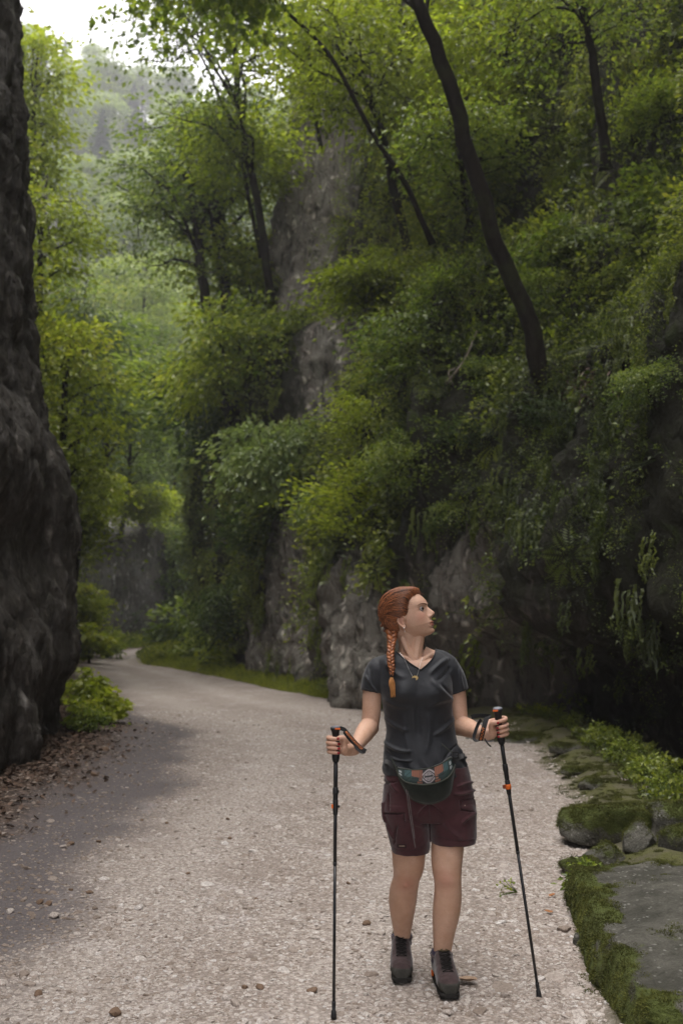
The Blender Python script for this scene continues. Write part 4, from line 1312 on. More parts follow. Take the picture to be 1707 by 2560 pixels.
# litter on the ledge of the big tree
rr_ = np.random.RandomState(3)
lp, ln_ = [], []
for _ in range(420):
    hp = hit(bvhR, 1340 * D2S + rr_.normal() * 42, 893 * D2S + rr_.normal() * 22)
    if hp is not None: lp.append(hp + Vector((0, -0.02, 0.03)))
P = np.array(lp)
scatter('ledge_litter', P, np.c_[rr_.normal(size=(len(P), 2)) * 0.6 + [0.6, 0], rr_.uniform(0, 6.28, len(P))], rr_.uniform(0.05, 0.1, len(P)), rr_.randint(0, 5, len(P)),
        np.clip(rr_.beta(2.4, 1.6, len(P)), 0, 1), leaf_c, 'dry brown leaves gathered on the ledge at the foot of the leaning tree', 'dead leaves')
M_or = plain('orange_leaf', (0.30, 0.13, 0.05), 0.7)
M_tan = plain('tan_leaf', (0.42, 0.29, 0.2), 0.7)
for px, py, s, mt, lab in ((1380, 2248, 0.055, M_or, 'curled orange brown leaf on the gravel, upper of two right of the pole'), (1370, 2288, 0.05, M_or, 'orange brown leaf on the gravel, lower of two right of the pole'),
                           (1165, 2462, 0.10, M_tan, 'dry tan leaf beside the front boot'), (1428, 2172, 0.03, M_or, 'tiny orange leaf on the gravel near the mossy bank')):
    g = on_ground(px, py)
    o = obj('fallen_leaf', dead_leaf(int(px), [mt], 0.5), label=lab, cat='leaf', group='fallen leaves on the path')
    o.location = (g.x, g.y, gz(g.x, g.y) + 0.012)
    o.scale = (s, s, s)
    o.rotation_euler = (0.2, 0.1, px)

# moss, stones and slab of the right bank -------------------------------------
M_moss = NT('moss_tuft')
vv = M_moss.math('ADD', M_moss.math('MULTIPLY', M_moss.attr('var', 'INSTANCER'), 0.7), M_moss.math('MULTIPLY', M_moss.attr('var'), 0.3))
M_moss.bsdf(M_moss.ramp(vv, [(0, (0.028, 0.030, 0.010)), (0.45, (0.075, 0.08, 0.022)), (0.8, (0.14, 0.15, 0.035)), (1, (0.21, 0.21, 0.05))]), 0.9, None, 0.15)
M_moss = M_moss.m
def moss_tuft(seed, n=70, rad=0.045, h=0.022):
    rr = np.random.RandomState(seed)
    a, q = rr.uniform(0, 6.28, n), rad * np.sqrt(rr.rand(n))
    C = np.stack([np.cos(a) * q, np.sin(a) * q, np.full(n, -0.004)], 1)
    D = np.c_[C[:, :2] / rad * 0.9 + rr.normal(size=(n, 2)) * 0.5, np.full(n, 1.0)]
    V, F = leaves_np(C, rand_dir(rr, n), D, h * rr.uniform(0.5, 1.3, n) * (1.2 - q / rad * 0.6), rr, 0.35, 0.05)
    A = Acc(); A.add(V, F, np.repeat(rr.uniform(0, 1, n), 4))
    return A.mesh('moss_tuft', [M_moss], False)
moss_c = proto_coll('moss_tufts', [moss_tuft(k, 80, 0.05, 0.009 + 0.003 * k) for k in range(4)])

M_slab = NT('slab_stone')
p = M_slab.geo()
n1, n2 = M_slab.noise(p, 4, 6, 0.65), M_slab.noise(p, 90, 4, 0.75)
c = M_slab.mix(M_slab.ramp(M_slab.noise(p, 2.2, 6, 0.75, 0.6), [(0.40, 0), (0.60, 1)]), (0.060, 0.058, 0.045), (0.150, 0.142, 0.118))
c = M_slab.mix(M_slab.ramp(n2, [(0.3, 0.6), (0.55, 0)]), c, (0.035, 0.032, 0.026))
c = M_slab.mix(M_slab.ramp(M_slab.noise(p, 13, 4, 0.7), [(0.62, 0.0), (0.72, 0.6)]), c, (0.22, 0.205, 0.185))
c = M_slab.mix(M_slab.ramp(M_slab.voro(M_slab.mapping((1, 1.6, 1)), 2.6, 'DISTANCE_TO_EDGE'), [(0.0, 0.35), (0.014, 0.0)]), c, (0.02, 0.018, 0.014))
c = M_slab.mix(M_slab.ramp(M_slab.voro(p, 24, 'F1', 'Distance'), [(0.12, 0.65), (0.22, 0.0)]), c, (0.27, 0.265, 0.235))
mo = M_slab.math('ADD', M_slab.attr('moss'), M_slab.math('SUBTRACT', M_slab.noise(p, 9, 6, 0.7), 0.5))
c = M_slab.mix(M_slab.ramp(mo, [(0.45, 0), (0.6, 1)]), c, M_slab.mix(M_slab.noise(p, 60, 4, 0.7), (0.025, 0.034, 0.008), (0.12, 0.145, 0.03)))
M_slab.bsdf(c, 0.85, M_slab.bump(M_slab.math('ADD', M_slab.math('ADD', n1, M_slab.math('MULTIPLY', M_slab.noise(p, 22, 5, 0.7), 0.4)), M_slab.math('MULTIPLY', n2, 0.15)), 1.0, 0.07), 0.3)
M_slab = M_slab.m
mossy_surfaces = []
def boulder(name, loc, half, seed, label, sub=5, moss_top=0.3, rz=0.0, boxy=0.5, cat='boulder', group=None, tilt=(0, 0), mossf=None, mat=None):
    bm = bmesh.new()
    bmesh.ops.create_icosphere(bm, subdivisions=sub, radius=1.0)
    V = np.array([v.co[:] for v in bm.verts])
    F = np.array([[v.index for v in f.verts] for f in bm.faces])
    bm.free()
    m_ = np.abs(V).max(1)[:, None]
    V = V * (1 - boxy) + (V / m_) * boxy * 0.86                      # towards a block
    rp = np.random.RandomState(seed)
    for q_ in range(12 if boxy < 0.6 else 0):
        n_ = rp.normal(size=3); n_ /= np.linalg.norm(n_)
        V = V - np.maximum(V @ n_ - rp.uniform(0.55, 0.85), 0)[:, None] * n_ * 0.93
    V = V * np.asarray(half)
    V += 0.05 * min(half) * np.sign(V) * ridged(V / (min(half) * 0.7), 3, seed=seed + 2)[:, None]
    V += 0.16 * min(half) * np.stack([fbm(V / (min(half) * 2.2) + k * 9, 4, seed=seed) for k in range(3)], 1) * 2.2
    nrm = V / (np.linalg.norm(V, axis=1)[:, None])
    if boxy > 0.6: V[:, 2] += 0.045 * fbm(V / 0.45, 4, 0.6, seed=seed + 8) + 0.02 * np.round(fbm(V / 0.5, 2, seed=seed + 9) * 5) / 2.5
    V += nrm * (0.05 * ridged(V / 0.16, 3, seed=seed + 3))[:, None] * min(half)
    M = np.array(Euler((tilt[0], tilt[1], rz)).to_matrix())
    V = V @ M.T
    W = V + np.asarray(loc)
    up = V[:, 2] / (half[2] + 1e-6)
    ms = (moss_top + 0.22) * np.clip(up + 0.5, 0, 1.2) + 0.45 * fbm(W / 0.25, 3, seed=seed + 5) if mossf is None else mossf(W)
    me = mesh_np(name, V, [F], [mat or M_slab], True, {'moss': ('POINT', ms)})
    o = obj(name, me, label=label, cat=cat, group=group)
    o.location = loc
    mossy_surfaces.append((W, F, ms))
    return o

def slab_moss(W):
    # a moss belt along the edge that faces the path and the far end
    dx = W[:, 0] - (np.interp(W[:, 1], [3.4, 4.0, 4.4, 4.9, 5.4, 6.0], [1.10, 1.15, 1.08, 1.2, 1.3, 1.45]))
    return 0.95 - sstep(-0.06, 0.16, dx + 0.26 * fbm(W / 0.30, 4, seed=84)) * 0.9 + 0.42 * sstep(0.12, 0.35, fbm(W / 0.3, 4, seed=86)) + 0.5 * sstep(5.35, 5.75, W[:, 1] + 0.15 * fbm(W / 0.2, 3, seed=85)) - 0.75 * sstep(0.02, -0.15, W[:, 2])
boulder('stone_slab', (1.90, 4.60, 0.03), (0.90, 1.25, 0.20), 501, 'large flat grey stone slab with mossy edge in the bottom right corner', 6, rz=-0.10, boxy=0.75, mossf=slab_moss)
def gp(px, py, z=0.1):
    g = on_ground(px, py, z)
    return g
BO = [((1545, 2185), (0.10, 0.13, 0.14), 'upright tan stone at the far corner of the big slab', 0.25, (0.1, 0.2)),
      ((1462, 2135), (0.15, 0.17, 0.09), 'dark pointed mossy rock sunk in the gravel, left of the slab', 0.5, (0.2, 0.25)),
      ((1545, 2030), (0.24, 0.16, 0.07), 'flat pale stone with moss on the bank, above the dark gap', 0.25, (0, 0)),
      ((1510, 2110), (0.18, 0.15, 0.11), 'brownish stone under the moss at the left of the dark gap', 0.2, (0, 0.2)),
      ((1600, 2105), (0.15, 0.15, 0.14), 'tan stone in the bank right above the far end of the slab', 0.2, (0, 0)),
      ((1665, 2080), (0.20, 0.22, 0.20), 'rounded grey boulder with pale lichen near the right edge', 0.3, (0, 0)),
      ((1700, 2125), (0.16, 0.16, 0.16), 'grey boulder cut by the right edge beside the dark gap', 0.1, (0, 0)),
      ((1570, 2060), (0.5, 0.35, 0.17), 'broad moss covered rock on the bank', 0.75, (0, 0)),
      ((1412, 1872), (0.22, 0.16, 0.08), 'small grey stone on the mossy verge in the distance', 0.3, (0, 0)),
      ((1480, 1955), (0.18, 0.14, 0.05), 'flat light stone in the middle of the mossy verge', 0.3, (0, 0)),
      ((1440, 1920), (0.16, 0.12, 0.05), 'flat stone in the moss, just left of another flat stone', 0.35, (0, 0)),
      ((1500, 2240), (0.10, 0.10, 0.07), 'small whitish stone at the path side of the slab', 0.3, (0, 0)),
      ((1520, 2270), (0.12, 0.12, 0.10), 'dark mossy stone beside the slab edge', 0.6, (0, 0)),
      ((1480, 2300), (0.09, 0.08, 0.05), 'small tan stone at the foot of the moss cushion beside the slab', 0.15, (0, 0)),
      ((1300, 1830), (0.9, 0.35, 0.10), 'long low stone kerb at the far end of the verge, behind the right hand', 0.35, (0, 0))]
for k, ((px, py), hf, lab, mt, tl) in enumerate(BO):
    g = gp(px, py, 0.12)
    boulder('bank_stone', (g.x, g.y, gz(g.x, g.y) + hf[2] * 0.12), hf, 510 + k, lab, 4, mt, rz=k * 0.9 if k < 14 else -0.5, boxy=0.35, cat='rock', group='mossy stones of the right bank', tilt=tl,
            mat=M_slab)
# moss tufts on the ground of the bank and on the stones
n = 24000
yy = 3.3 * (15.5 / 3.3) ** r.rand(n)
xx = edge_R(yy) + r.uniform(-0.12, 1.25, n)
P = np.stack([xx, yy, ground_z(xx, yy)], 1)
k_ = fbm(P / 0.35, 4, seed=87) + 0.5 * fbm(P / 0.09, 2, seed=88)
ok = r.rand(n) < sstep(-0.05, 0.28, k_) * sstep(-0.15, 0.1, P[:, 0] - edge_R(P[:, 1]) + 0.15 * k_)
P = P[ok]
Ns = np.tile([0, 0, 1.0], (len(P), 1))
Pm, Nm = [P], [Ns]
for W, F, ms in mossy_surfaces:
    a, b, c = W[F[:, 0]], W[F[:, 1]], W[F[:, 2]]
    nn = np.cross(b - a, c - a)
    ar = np.linalg.norm(nn, axis=1) / 2
    nn = nn / (2 * ar[:, None] + 1e-12)
    w = ar * np.clip((ms[F].mean(1) - 0.32) * 4, 0, 1) * np.clip(nn[:, 2] + 0.5, 0, 1) * ((a[:, 2] > -0.02))
    if w.sum() < 1e-4: continue
    q = r.choice(len(F), min(5000, int(w.sum() * 2000) + 1), p=w / w.sum())
    u, v = r.rand(len(q), 1), r.rand(len(q), 1)
    f = u + v > 1
    u, v = np.where(f, 1 - u, u), np.where(f, 1 - v, v)
    Pm.append(a[q] + u * (b - a)[q] + v * (c - a)[q]); Nm.append(nn[q])
P, N = np.concatenate(Pm), np.concatenate(Nm)
var = np.clip(0.45 + 0.6 * fbm(P / 0.25, 3, seed=89) + r.normal(size=len(P)) * 0.1, 0, 1)
scatter('moss', P, face_rot(N, r, 3.0), r.uniform(0.45, 1.15, len(P)) * np.interp(P[:, 1], [4, 12], [0.7, 1.3]), r.randint(0, 4, len(P)), var, moss_c,
        'cushions of green moss on the bank at the right edge of the path', 'moss')

# leafy ground plants ---------------------------------------------------------
def herb(seed, n=26, h=0.12, leaf=0.04):
    rr = np.random.RandomState(seed)
    A = Acc()
    for s in range(7):
        az = rr.uniform(0, 6.28)
        tip = np.array([math.cos(az) * h * .7, math.sin(az) * h * .7, h * rr.uniform(.6, 1.2)])
        V, F = tube_np(np.array([[0, 0, -0.02], tip * .5 + [0, 0, h * .15], tip]), [0.003, 0.002, 0.001], 3, caps=False)
        A.add(V, F, 0.2)
        m = n // 7 + 1
        t = rr.uniform(.4, 1, m)[:, None]
        V, F = leaves_np(tip * t + rr.normal(size=(m, 3)) * h * .12, rand_dir(rr, m, 1.4), rr.normal(size=(m, 3)) + tip / h, leaf * rr.uniform(.6, 1.3, m), rr, 0.7)
        A.add(V, F, np.repeat(rr.uniform(0, 1, m), 4))
    return A.mesh('herb', [M_inst], False)
def grass_tuft(seed, n=36, h=0.12):
    rr = np.random.RandomState(seed)
    C = np.c_[rr.normal(size=(n, 2)) * 0.04, np.full(n, -0.01)]
    D = np.c_[rr.normal(size=(n, 2)) * 0.45, np.ones(n)]
    V, F = leaves_np(C, rr.normal(size=(n, 3)), D, h * rr.uniform(.5, 1.3, n), rr, 0.07, 0.02)
    A = Acc(); A.add(V, F, np.repeat(rr.uniform(0.3, 1, n), 4))
    return A.mesh('grass', [M_inst], False)
herb_c = proto_coll('verge_plants', [grass_tuft(1), grass_tuft(2, 30, 0.18), herb(3), herb(4, 30, 0.16, 0.05), herb(5, 24, 0.1, 0.03)])
pts, vv_, id_, sc_ = [], [], [], []
def verge(n, y0, y1, off0, off1, side, var0, ids, s0, s1, mask=0.0):
    y = r.uniform(y0, y1, n)
    t = r.uniform(0, 1, n)
    x = edge_R(y) + off0 + (off1 - off0) * t if side > 0 else edge_L(y) - off0 - (off1 - off0) * t
    P = np.stack([x, y, ground_z(x, y)], 1)
    k = fbm(P / 0.6, 3, seed=101)
    ok = r.rand(n) < 0.6 + k + mask
    pts.append(P[ok]); vv_.append(np.clip(var0 + 0.4 * k[ok] + r.normal(size=ok.sum()) * 0.08, 0, 1))
    id_.append(r.choice(ids, ok.sum())); sc_.append(r.uniform(s0, s1, ok.sum()))
verge(5200, 17.0, 34.0, 0.0, 1.1, 1, 0.72, [0, 1, 2, 0], 0.6, 1.2, 0.3)       # bright grass at the foot of the cliff
verge(2600, 33.0, 50.0, 0.0, 2.2, 1, 0.6, [0, 1, 2, 3], 1.2, 2.6, 0.3)          # knoll inside the bend
verge(900, 6.8, 15.0, 0.45, 1.3, 1, 0.36, [2, 3, 4, 4], 0.4, 1.0, -0.2)         # herbs on the right bank
verge(500, 16.5, 34, -0.25, 0.8, -1, 0.6, [0, 2, 3], 1.0, 2.2, 0.1)
verge(700, 46, 62, -0.3, 1.5, -1, 0.5, [0, 2, 3], 1.6, 3.0, 0.1)
P = np.concatenate(pts)
scatter('verge_grass', P, np.c_[r.normal(size=(len(P), 2)) * 0.12, r.uniform(0, 6.28, len(P))], np.concatenate(sc_), np.concatenate(id_), np.concatenate(vv_), herb_c,
        'grass and small herbs along the edges of the path', 'grass')

# low plants that stand by themselves
PL_a = shrub_parts(321, 0.36, M_leaf_y, 0.10, 16, 6, 4, 0.9, True)
PL_b = shrub_parts(322, 0.32, M_leaf_g, 0.085, 16, 6, 4, 0.9)
for k, (px, py, Y, parts, s, lab) in enumerate((
        (235, 1740, 15.2, PL_a, 0.85, 'bright leafy plant at the foot of the left rock, upper one'), (255, 1790, 14.2, PL_a, 0.85, 'bright leafy plant at the foot of the left rock, middle one'),
        (215, 1835, 13.0, PL_b, 0.75, 'leafy plant at the foot of the left rock, lowest one'), (225, 1700, 17.0, PL_a, 0.8, 'leafy plant behind the others at the left rock'),
        (275, 1760, 15.6, PL_b, 0.7, 'small leafy plant at the path side of the bright ones'),
        (225, 1590, 33, PL_a, 1.6, 'yellow green bush at the far left edge of the path'), (270, 1600, 38, PL_b, 2.2, 'round dark green bush at the far left edge of the path'),
        (455, 1630, 42, PL_b, 4.2, 'dark low bush inside the bend of the path'), (500, 1690, 32, PL_b, 2.0, 'low bush at the foot of the dark cliff corner'),
        (560, 1690, 29, PL_a, 1.5, 'small pale bush at the foot of the cliff, right of the dark corner'),
        (1500, 1885, 11.2, PL_b, 0.55, 'fern like bright plant on the mossy verge, furthest one'), (1560, 1935, 10.0, PL_b, 0.5, 'green plant on the outer rim of the mossy verge'),
        (1620, 1985, 8.9, PL_b, 0.5, 'green plant on the rim of the verge above the boulders'), (1660, 2030, 8.2, PL_b, 0.4, 'low green plant beside the lichen covered boulder'),
        (1480, 2250, 5.75, PL_b, 0.42, 'tuft of green leaves beside the slab, nearest plant of the bank'))):
    p0 = at(px, py, Y)
    place('leafy_plant', parts, (p0.x, p0.y, max(gz(p0.x, p0.y) - 0.02, p0.z - 0.35 * s)), lab, 'plant', 'leafy plants along the path', rz=k * 2.1, s=s)
# green sprig lying on the gravel
g = on_ground(1285, 2240)
o = obj('green_sprig', herb(77, 26, 0.10, 0.022), label='small green sprig lying on the gravel beside the right pole', cat='sprig')
o.location = (g.x, g.y, gz(g.x, g.y) + 0.02); o.rotation_euler = (1.2, 0, -1.2)
o.data.materials[0] = M_leaf_g
# dead branch hanging on the cliff
hb = hit(bvhR, 1020 * D2S, 890 * D2S)
ht = at(1090 * D2S, 770 * D2S, hb.y - 0.4)
d = ht - hb
A = Acc()
V, F = tube_np(catmull([(0, 0, 0), tuple(d * 0.45 + Vector((0.05, -0.1, -0.04))), tuple(d)], 12), np.linspace(0.028, 0.008, 12), 6); A.add(V, F)
V, F = tube_np(catmull([tuple(d * 0.3), tuple(d * 0.3 + Vector((-0.12, -0.1, -0.1))), tuple(d * 0.3 + Vector((-0.05, -0.15, -0.32)))], 8), np.linspace(0.015, 0.005, 8), 5); A.add(V, F)
M_dry = bark_mat('dry_wood', (0.26, 0.22, 0.18), 0.0)
o = obj('dead_branch', A.mesh('dead_branch', [M_dry]), label='pale dead branch leaning on the cliff left of the leaning trunk', cat='branch')
o.location = hb + Vector((0, -0.25, 0))
# ------------------------------------------------------------------ haze
hb_me = bpy.data.meshes.new('haze')
V, F = box_np((0, 150, 88), (215, 225, 91.5))
hb_me.from_pydata([tuple(v) for v in V], [], F.tolist())
m = NT('haze_air')
pv = m.n('VolumePrincipled')
pv.inputs['Color'].default_value = (0.90, 0.90, 0.94, 1)
pv.inputs['Density'].default_value = 0.0013
pv.inputs['Anisotropy'].default_value = 0.2
m.l(pv.outputs[0], m.out.inputs['Volume'])
hb_me.materials.append(m.m)
obj('haze', hb_me, kind='stuff', label='thin pale haze filling the valley air', cat='haze')
# ================================================================== the woman with her poles
YB = 4.42
def z1(x, y, Y=YB): return np.array(at(780 + x / 2.613, 1420 + y / 2.613, Y))
def z3(x, y, Y=YB): return np.array(at(780 + x / 3.015, 1740 + y / 3.015, Y))
def zl(x, y, Y=YB): return np.array(at(940 + x / 5.227, 2080 + y / 5.227, Y))
def zh(x, y, Y=YB): return np.array(at(900 + x / 5.227, 1440 + y / 5.227, Y))
def z5(x, y, Y): return np.array(at(780 + x / 8.711, 1760 + y / 8.711, Y + 0.245))
def z6(x, y, Y): return np.array(at(1140 + x / 9.8, 1740 + y / 9.8, Y + 0.24))

def loft(C, rx, ry, n=40, p=2.3, ex=None, ey=None):
    """closed stack of superellipse rings, horizontal unless ex/ey are given"""
    C = np.asarray(C, float)
    m = len(C)
    rx, ry = np.broadcast_to(rx, (m,)), np.broadcast_to(ry, (m,))
    pw = np.broadcast_to(p, (m,))
    ex = np.array([1, 0, 0]) if ex is None else np.asarray(ex)
    ey = np.array([0, 1, 0]) if ey is None else np.asarray(ey)
    th = np.linspace(0, 2 * np.pi, n, endpoint=False)
    V = []
    for k in range(m):
        c, s = np.cos(th), np.sin(th)
        a = np.sign(c) * np.abs(c) ** (2 / pw[k])
        b = np.sign(s) * np.abs(s) ** (2 / pw[k])
        V.append(C[k] + rx[k] * a[:, None] * ex + ry[k] * b[:, None] * ey)
    V = np.concatenate(V + [C[:1], C[-1:]])
    i, j = np.meshgrid(np.arange(m - 1), np.arange(n), indexing='ij')
    j2 = (j + 1) % n
    F = np.stack([i * n + j, i * n + j2, (i + 1) * n + j2, (i + 1) * n + j], -1).reshape(-1, 4)
    jj = np.arange(n); j2 = (jj + 1) % n
    F = np.concatenate([F, np.stack([j2, jj, np.full(n, m * n), np.full(n, m * n)], -1), np.stack([(m - 1) * n + jj, (m - 1) * n + j2, np.full(n, m * n + 1), np.full(n, m * n + 1)], -1)])
    return V, F

def rows(zf, tab, Y, ry, n=None, smooth=True):
    """table of (y, xl, xr) in a zoomed crop -> centres and half widths"""
    tab = np.asarray(tab, float)
    yy = np.linspace(tab[0, 0], tab[-1, 0], n or 3 * len(tab))
    A, B = np.interp(yy, tab[:, 0], tab[:, 1]), np.interp(yy, tab[:, 0], tab[:, 2])
    if smooth:
        k = np.array([.25, .5, .25])
        A[1:-1] = np.convolve(A, k, 'valid'); B[1:-1] = np.convolve(B, k, 'valid')
    Yk = np.interp(yy, tab[:, 0], np.broadcast_to(Y, (len(tab),)))
    R = np.interp(yy, tab[:, 0], np.broadcast_to(ry, (len(tab),)))
    L = np.array([zf(a, y, q) for a, y, q in zip(A, yy, Yk)])
    Q = np.array([zf(b, y, q) for b, y, q in zip(B, yy, Yk)])
    return (L + Q) / 2, (Q[:, 0] - L[:, 0]) / 2, R

def sph(c, r, n=2):
    bm = bmesh.new()
    bmesh.ops.create_icosphere(bm, subdivisions=n, radius=1.0)
    V = np.array([v.co[:] for v in bm.verts]) * np.asarray(r) + np.asarray(c)
    F = np.array([[v.index for v in f.verts] for f in bm.faces])
    bm.free()
    return V, F

def union(name, parts, voxel, smooth=2, mats=None, fac=0.5):
    A = Acc()
    for V, F in parts: A.add(V, F)
    me = A.mesh(name, [])
    o = bpy.data.objects.new('tmp', me)
    sc.collection.objects.link(o)
    md = o.modifiers.new('r', 'REMESH'); md.mode = 'VOXEL'; md.voxel_size = voxel; md.use_smooth_shade = True
    if smooth:
        ms = o.modifiers.new('s', 'SMOOTH'); ms.iterations = smooth; ms.factor = fac
    dg = bpy.context.evaluated_depsgraph_get()
    out = bpy.data.meshes.new_from_object(o.evaluated_get(dg))
    bpy.data.objects.remove(o)
    bpy.data.meshes.remove(me)
    n = len(out.vertices)
    V = np.empty(n * 3, np.float32); out.vertices.foreach_get('co', V); V = V.reshape(-1, 3).astype(float)
    F = np.empty(len(out.loops), np.int32); out.loops.foreach_get('vertex_index', F)
    F = F.reshape(-1, 4)
    bpy.data.meshes.remove(out)
    return V, F

def vnormals(V, F):
    nn = np.cross(V[F[:, 2]] - V[F[:, 0]], V[F[:, 3]] - V[F[:, 1]])
    N = np.zeros_like(V)
    for k in range(4): np.add.at(N, F[:, k], nn)
    return N / (np.linalg.norm(N, axis=1)[:, None] + 1e-12)

def keep_faces(V, F, mask):
    F = F[mask]
    u, inv = np.unique(F.ravel(), return_inverse=True)
    return V[u], inv.reshape(F.shape)

def in_poly(x, y, poly):
    poly = np.asarray(poly, float)
    c = np.zeros(len(x), bool)
    j = len(poly) - 1
    for i in range(len(poly)):
        xi, yi, xj, yj = *poly[i], *poly[j]
        c ^= ((yi > y) != (yj > y)) & (x < (xj - xi) * (y - yi) / (yj - yi + 1e-12) + xi)
        j = i
    return c

def to_px(V):
    c, s = math.cos(PITCH), math.sin(PITCH)
    dy, dz = V[:, 1], V[:, 2] - CAMZ
    f = dy * c + dz * s
    return CX + FPX * V[:, 0] / f, CY - FPX * (-dy * s + dz * c) / f

# ---- materials
def skin_mat():
    m = NT('skin')
    p = m.geo()
    n = m.noise(p, 14, 4, 0.6)
    c = m.mix(m.ramp(n, [(0.35, 0), (0.7, 1)]), (0.52, 0.315, 0.215), (0.62, 0.40, 0.295))
    c = m.mix(m.ramp(m.noise(p, 220, 3, 0.6), [(0.35, 0.25), (0.6, 0)]), c, (0.36, 0.19, 0.12))
    c = m.mix(m.math('MULTIPLY', m.attr('red'), 0.6), c, (0.42, 0.13, 0.10))
    b = m.bsdf(c, 0.5, m.bump(m.noise(p, 400, 3, 0.6), 0.15, 0.002), 0.4)
    b.inputs['Subsurface Weight'].default_value = 0.12
    b.inputs['Subsurface Radius'].default_value = (0.02, 0.008, 0.004)
    b.inputs['Subsurface Scale'].default_value = 0.5
    return m.m
M_skin = skin_mat()
def cloth_mat(name, col, scale=900, rough=0.8, sheen=0.2, mottle=0.25, spec=0.25):
    m = NT(name)
    p = m.geo()
    n = m.noise(p, 22, 5, 0.65)
    w = m.noise(p, scale, 2, 0.6)
    c = m.mix(m.ramp(n, [(0.3, 0), (0.7, 1)]), tuple(x * (1 - mottle) for x in col), tuple(x * (1 + mottle) for x in col))
    c = m.mix(m.ramp(w, [(0.35, 0.5), (0.65, 0)]), c, tuple(x * 0.45 for x in col))
    b = m.bsdf(c, rough, m.bump(m.math('ADD', n, m.math('MULTIPLY', w, 0.4)), 0.35, 0.004), spec)
    b.inputs['Sheen Weight'].default_value = sheen
    return m.m
M_shirt = cloth_mat('shirt_fabric', (0.014, 0.016, 0.021), 700, 0.6, 0.2, 0.25, 0.4)
M_shirt_trim = cloth_mat('shirt_trim', (0.010, 0.011, 0.013), 700)
M_shorts = cloth_mat('shorts_fabric', (0.060, 0.019, 0.023), 600, 0.85, 0.3)
M_shorts_seam = cloth_mat('shorts_seam', (0.030, 0.010, 0.012), 600)
M_bag = cloth_mat('bag_fabric', (0.014, 0.019, 0.014), 500, 0.9, 0.25, 0.4)
M_piping = cloth_mat('bag_piping', (0.045, 0.05, 0.038), 500)
M_boot = cloth_mat('boot_suede', (0.066, 0.043, 0.043), 350, 0.95, 0.3, 0.35)
M_boot_dark = cloth_mat('boot_dark', (0.028, 0.021, 0.021), 300)
M_toe = cloth_mat('toe_rubber', (0.060, 0.058, 0.050), 200, 0.8, 0.0, 0.3)
M_sole = plain('sole_rubber', (0.018, 0.017, 0.015), 0.8)
M_sock = cloth_mat('sock_wool', (0.040, 0.027, 0.058), 200)
M_lace = plain('lace', (0.15, 0.115, 0.055), 0.8)
M_laced = plain('lace_dark', (0.012, 0.010, 0.009), 0.8)
M_rubber = plain('grip_rubber', (0.010, 0.010, 0.011), 0.55, 0.4)
M_shaft = plain('pole_shaft', (0.008, 0.009, 0.011), 0.3, 0.5)
M_grey = plain('grip_grey', (0.16, 0.165, 0.19), 0.5, 0.4)
M_orange = plain('orange_plastic', (0.75, 0.15, 0.02), 0.5)
M_strap = cloth_mat('strap_web', (0.011, 0.011, 0.012), 900)
M_nail = plain('nail_polish', (0.32, 0.012, 0.02), 0.25, 0.6)
M_silver = plain('silver', (0.75, 0.73, 0.70), 0.3, 0.5, Metallic=1.0)
M_gold = plain('pendant_gold', (0.50, 0.36, 0.16), 0.4, 0.5, Metallic=0.8)
M_eye = plain('eye_white', (0.36, 0.32, 0.30), 0.25)
M_iris = plain('iris', (0.03, 0.02, 0.012), 0.2)
M_brow = plain('brow_hair', (0.13, 0.065, 0.04), 0.8)
M_lip = plain('lip', (0.40, 0.165, 0.12), 0.45)
def hair_mat(name, a, b):
    m = NT(name)
    t = m.attr('var')
    n = m.noise(m.geo(), 260, 3, 0.7)
    c = m.mix(m.ramp(m.math('MULTIPLY', m.math('ADD', t, n), 0.5), [(0.3, 0.0), (0.72, 1.0)]), a, b)
    m.bsdf(c, 0.42, m.bump(m.noise(m.mapping((1, 1, 0.35)), 320, 3, 0.6), 0.5, 0.003), 0.5)
    return m.m
M_hair = hair_mat('hair_auburn', (0.030, 0.009, 0.004), (0.38, 0.135, 0.052))
M_hair_braid = hair_mat('hair_braid', (0.10, 0.028, 0.009), (0.38, 0.13, 0.04))
M_hair_tail = hair_mat('hair_ginger', (0.30, 0.12, 0.035), (0.62, 0.30, 0.10))

person = empty('person', (at(1060, 2460, YB).x, YB, 0), 'woman in a charcoal shirt and maroon shorts holding a trekking pole in each hand', 'person')
PO = np.array(person.location)
def part(name, V, F, mats, parent=None, label=None, smooth=True, attrs=None, root=None, mi=None):
    root = PO if root is None else root
    me = mesh_np(name, np.asarray(V) - root, fix_deg(F) if not isinstance(F, list) and np.asarray(F).shape[1] == 4 else F, mats if isinstance(mats, list) else [mats], smooth, attrs, mi)
    return obj(name, me, parent or person, label)
def apart(name, acc, mats, parent=None, label=None, smooth=True, root=None):
    acc.V = [v - (PO if root is None else root) for v in acc.V]
    return obj(name, acc.mesh(name, mats if isinstance(mats, list) else [mats], smooth), parent or person, label)

# ---- head frame
HC = zh(616, 450, YB)
YAW, HP = R(68), R(14)
hf0 = np.array([math.sin(YAW), -math.cos(YAW), 0.0])
hr0 = np.array([-math.cos(YAW), -math.sin(YAW), 0.0])         # her right hand side: towards the camera
hf = hf0 * math.cos(HP) + np.array([0, 0, 1.0]) * math.sin(HP)
hu = -hf0 * math.sin(HP) + np.array([0, 0, 1.0]) * math.cos(HP)
def HL(f, s, u):                         # head local (forward, her right, up) -> world
    f, s, u = np.broadcast_arrays(np.asarray(f, float), s, u)
    return HC + f[..., None] * hf + s[..., None] * hr0 + u[..., None] * hu

